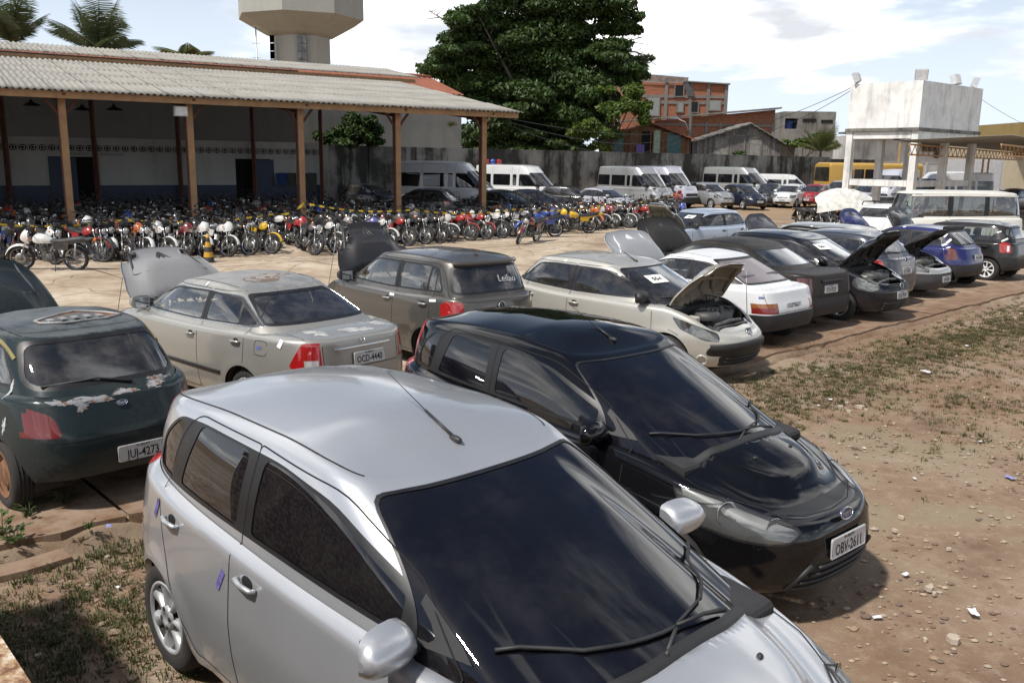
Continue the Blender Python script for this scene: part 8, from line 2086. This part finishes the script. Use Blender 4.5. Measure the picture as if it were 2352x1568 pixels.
# loose ones in front of the row
bike(ground(178, 622), math.atan2(.10, -1.0)+.1, WHT, 'white motorcycle parked broadside at the left, in front of the row', 'motorcycles standing apart from the row', 'fair', .25, WHT, tailc=BLKC)
p = ground(1190, 562); yw = math.atan2(-.95, -.5); bike((p.x-1.3*math.cos(yw), p.y-1.3*math.sin(yw)), yw, DRED, 'dark red motorcycle leaning with its round headlamp towards the cars', 'motorcycles standing apart from the row', 'street', .30, DRED, lean=-.22)
p = ground(1252, 545); bike((p.x+.35, p.y), PI+.35, BLUE, 'blue motorcycle with black seat lying broadside behind the leaning dark red one', 'motorcycles standing apart from the row', 'street', .2, BLUE)
p = ground(1352, 537); bike((p.x, p.y), PI+.30, YEL, 'yellow motorcycle standing broadside near the right end of the row', 'motorcycles standing apart from the row', 'mag', .2, YEL)
# further rows, back into the shed
cols = [RED, BLKC, BLKC, GRY, SILV, BLKC, DRED, WHT, BLUE, BLKC, GRY, ORG, RED, WHT]
base = [front_pos[0][0]]+[q[0] for q in front_pos]
line0 = Vector((-12.0, 20.6)); dirv = Vector((.735, .678)).normalized(); back = Vector((-.543, .84))
random.seed(5); nrow = 0; count = 0
for row in range(1, 10):
    for k in range(-6, 46):
        q = line0+dirv*(k*.80+random.uniform(-.14, .14)+.3*(row % 2))+back*(row*1.68+.55+random.uniform(-.15, .15))
        dep = q.y; px = 1176+q.x/dep*F_PX
        inshed = (Vector((q.x+13.38, q.y-27.0))).dot(Vector((.84, .543)))
        if px < -40 or px > 1535: continue
        if row >= 4 and inshed > 12.8: continue
        if row >= 6 and inshed > 11.5: continue
        if row == 3 and inshed > 23: continue
        if count > 292: continue
        c = random.choice(cols); lab = None
        if row == 1:
            bike(q, HEAD+random.uniform(-.35, .35), c, f'{CN[c]} motorcycle packed in the second row, behind the front row', 'motorcycles in the second row', random.choice(['street', 'street', 'mag', 'fair']), .45, random.choice([c, BLKC, WHT]), True); count += 1
        else:
            bike(q, HEAD+random.uniform(-.45, .45), c if random.random() < .55 else BLKC, 'motorcycle among the crowded rows further back towards the shed', 'motorcycles crowded under and beside the shed', random.choice(['street', 'dark', 'fair']), .45, None, False); count += 1
random.seed(9)
for i in range(16):       # the bunch by the water tower
    px = 2000+i*9.5; dp = random.uniform(33, 41); q = at_depth(px, 480, dp); c = random.choice([RED, BLKC, BLKC, WHT, GRY, DRED])
    bike((q.x, q.y), YAW_OUT+random.uniform(-.5, .5), c, 'motorcycle in the dark bunch around the legs of the white water tank', 'motorcycles bunched below the water tank', 'street', .4, c, False)
for i in range(7):
    q = at_depth(1840+i*22, 462, 38+random.uniform(0, 3)); bike((q.x, q.y), YAW_OUT+random.uniform(-.4, .4), BLKC, 'motorcycle lying low behind the white car with the roof rack', 'motorcycles behind the white car with the rack', 'dark', .4, None, False)
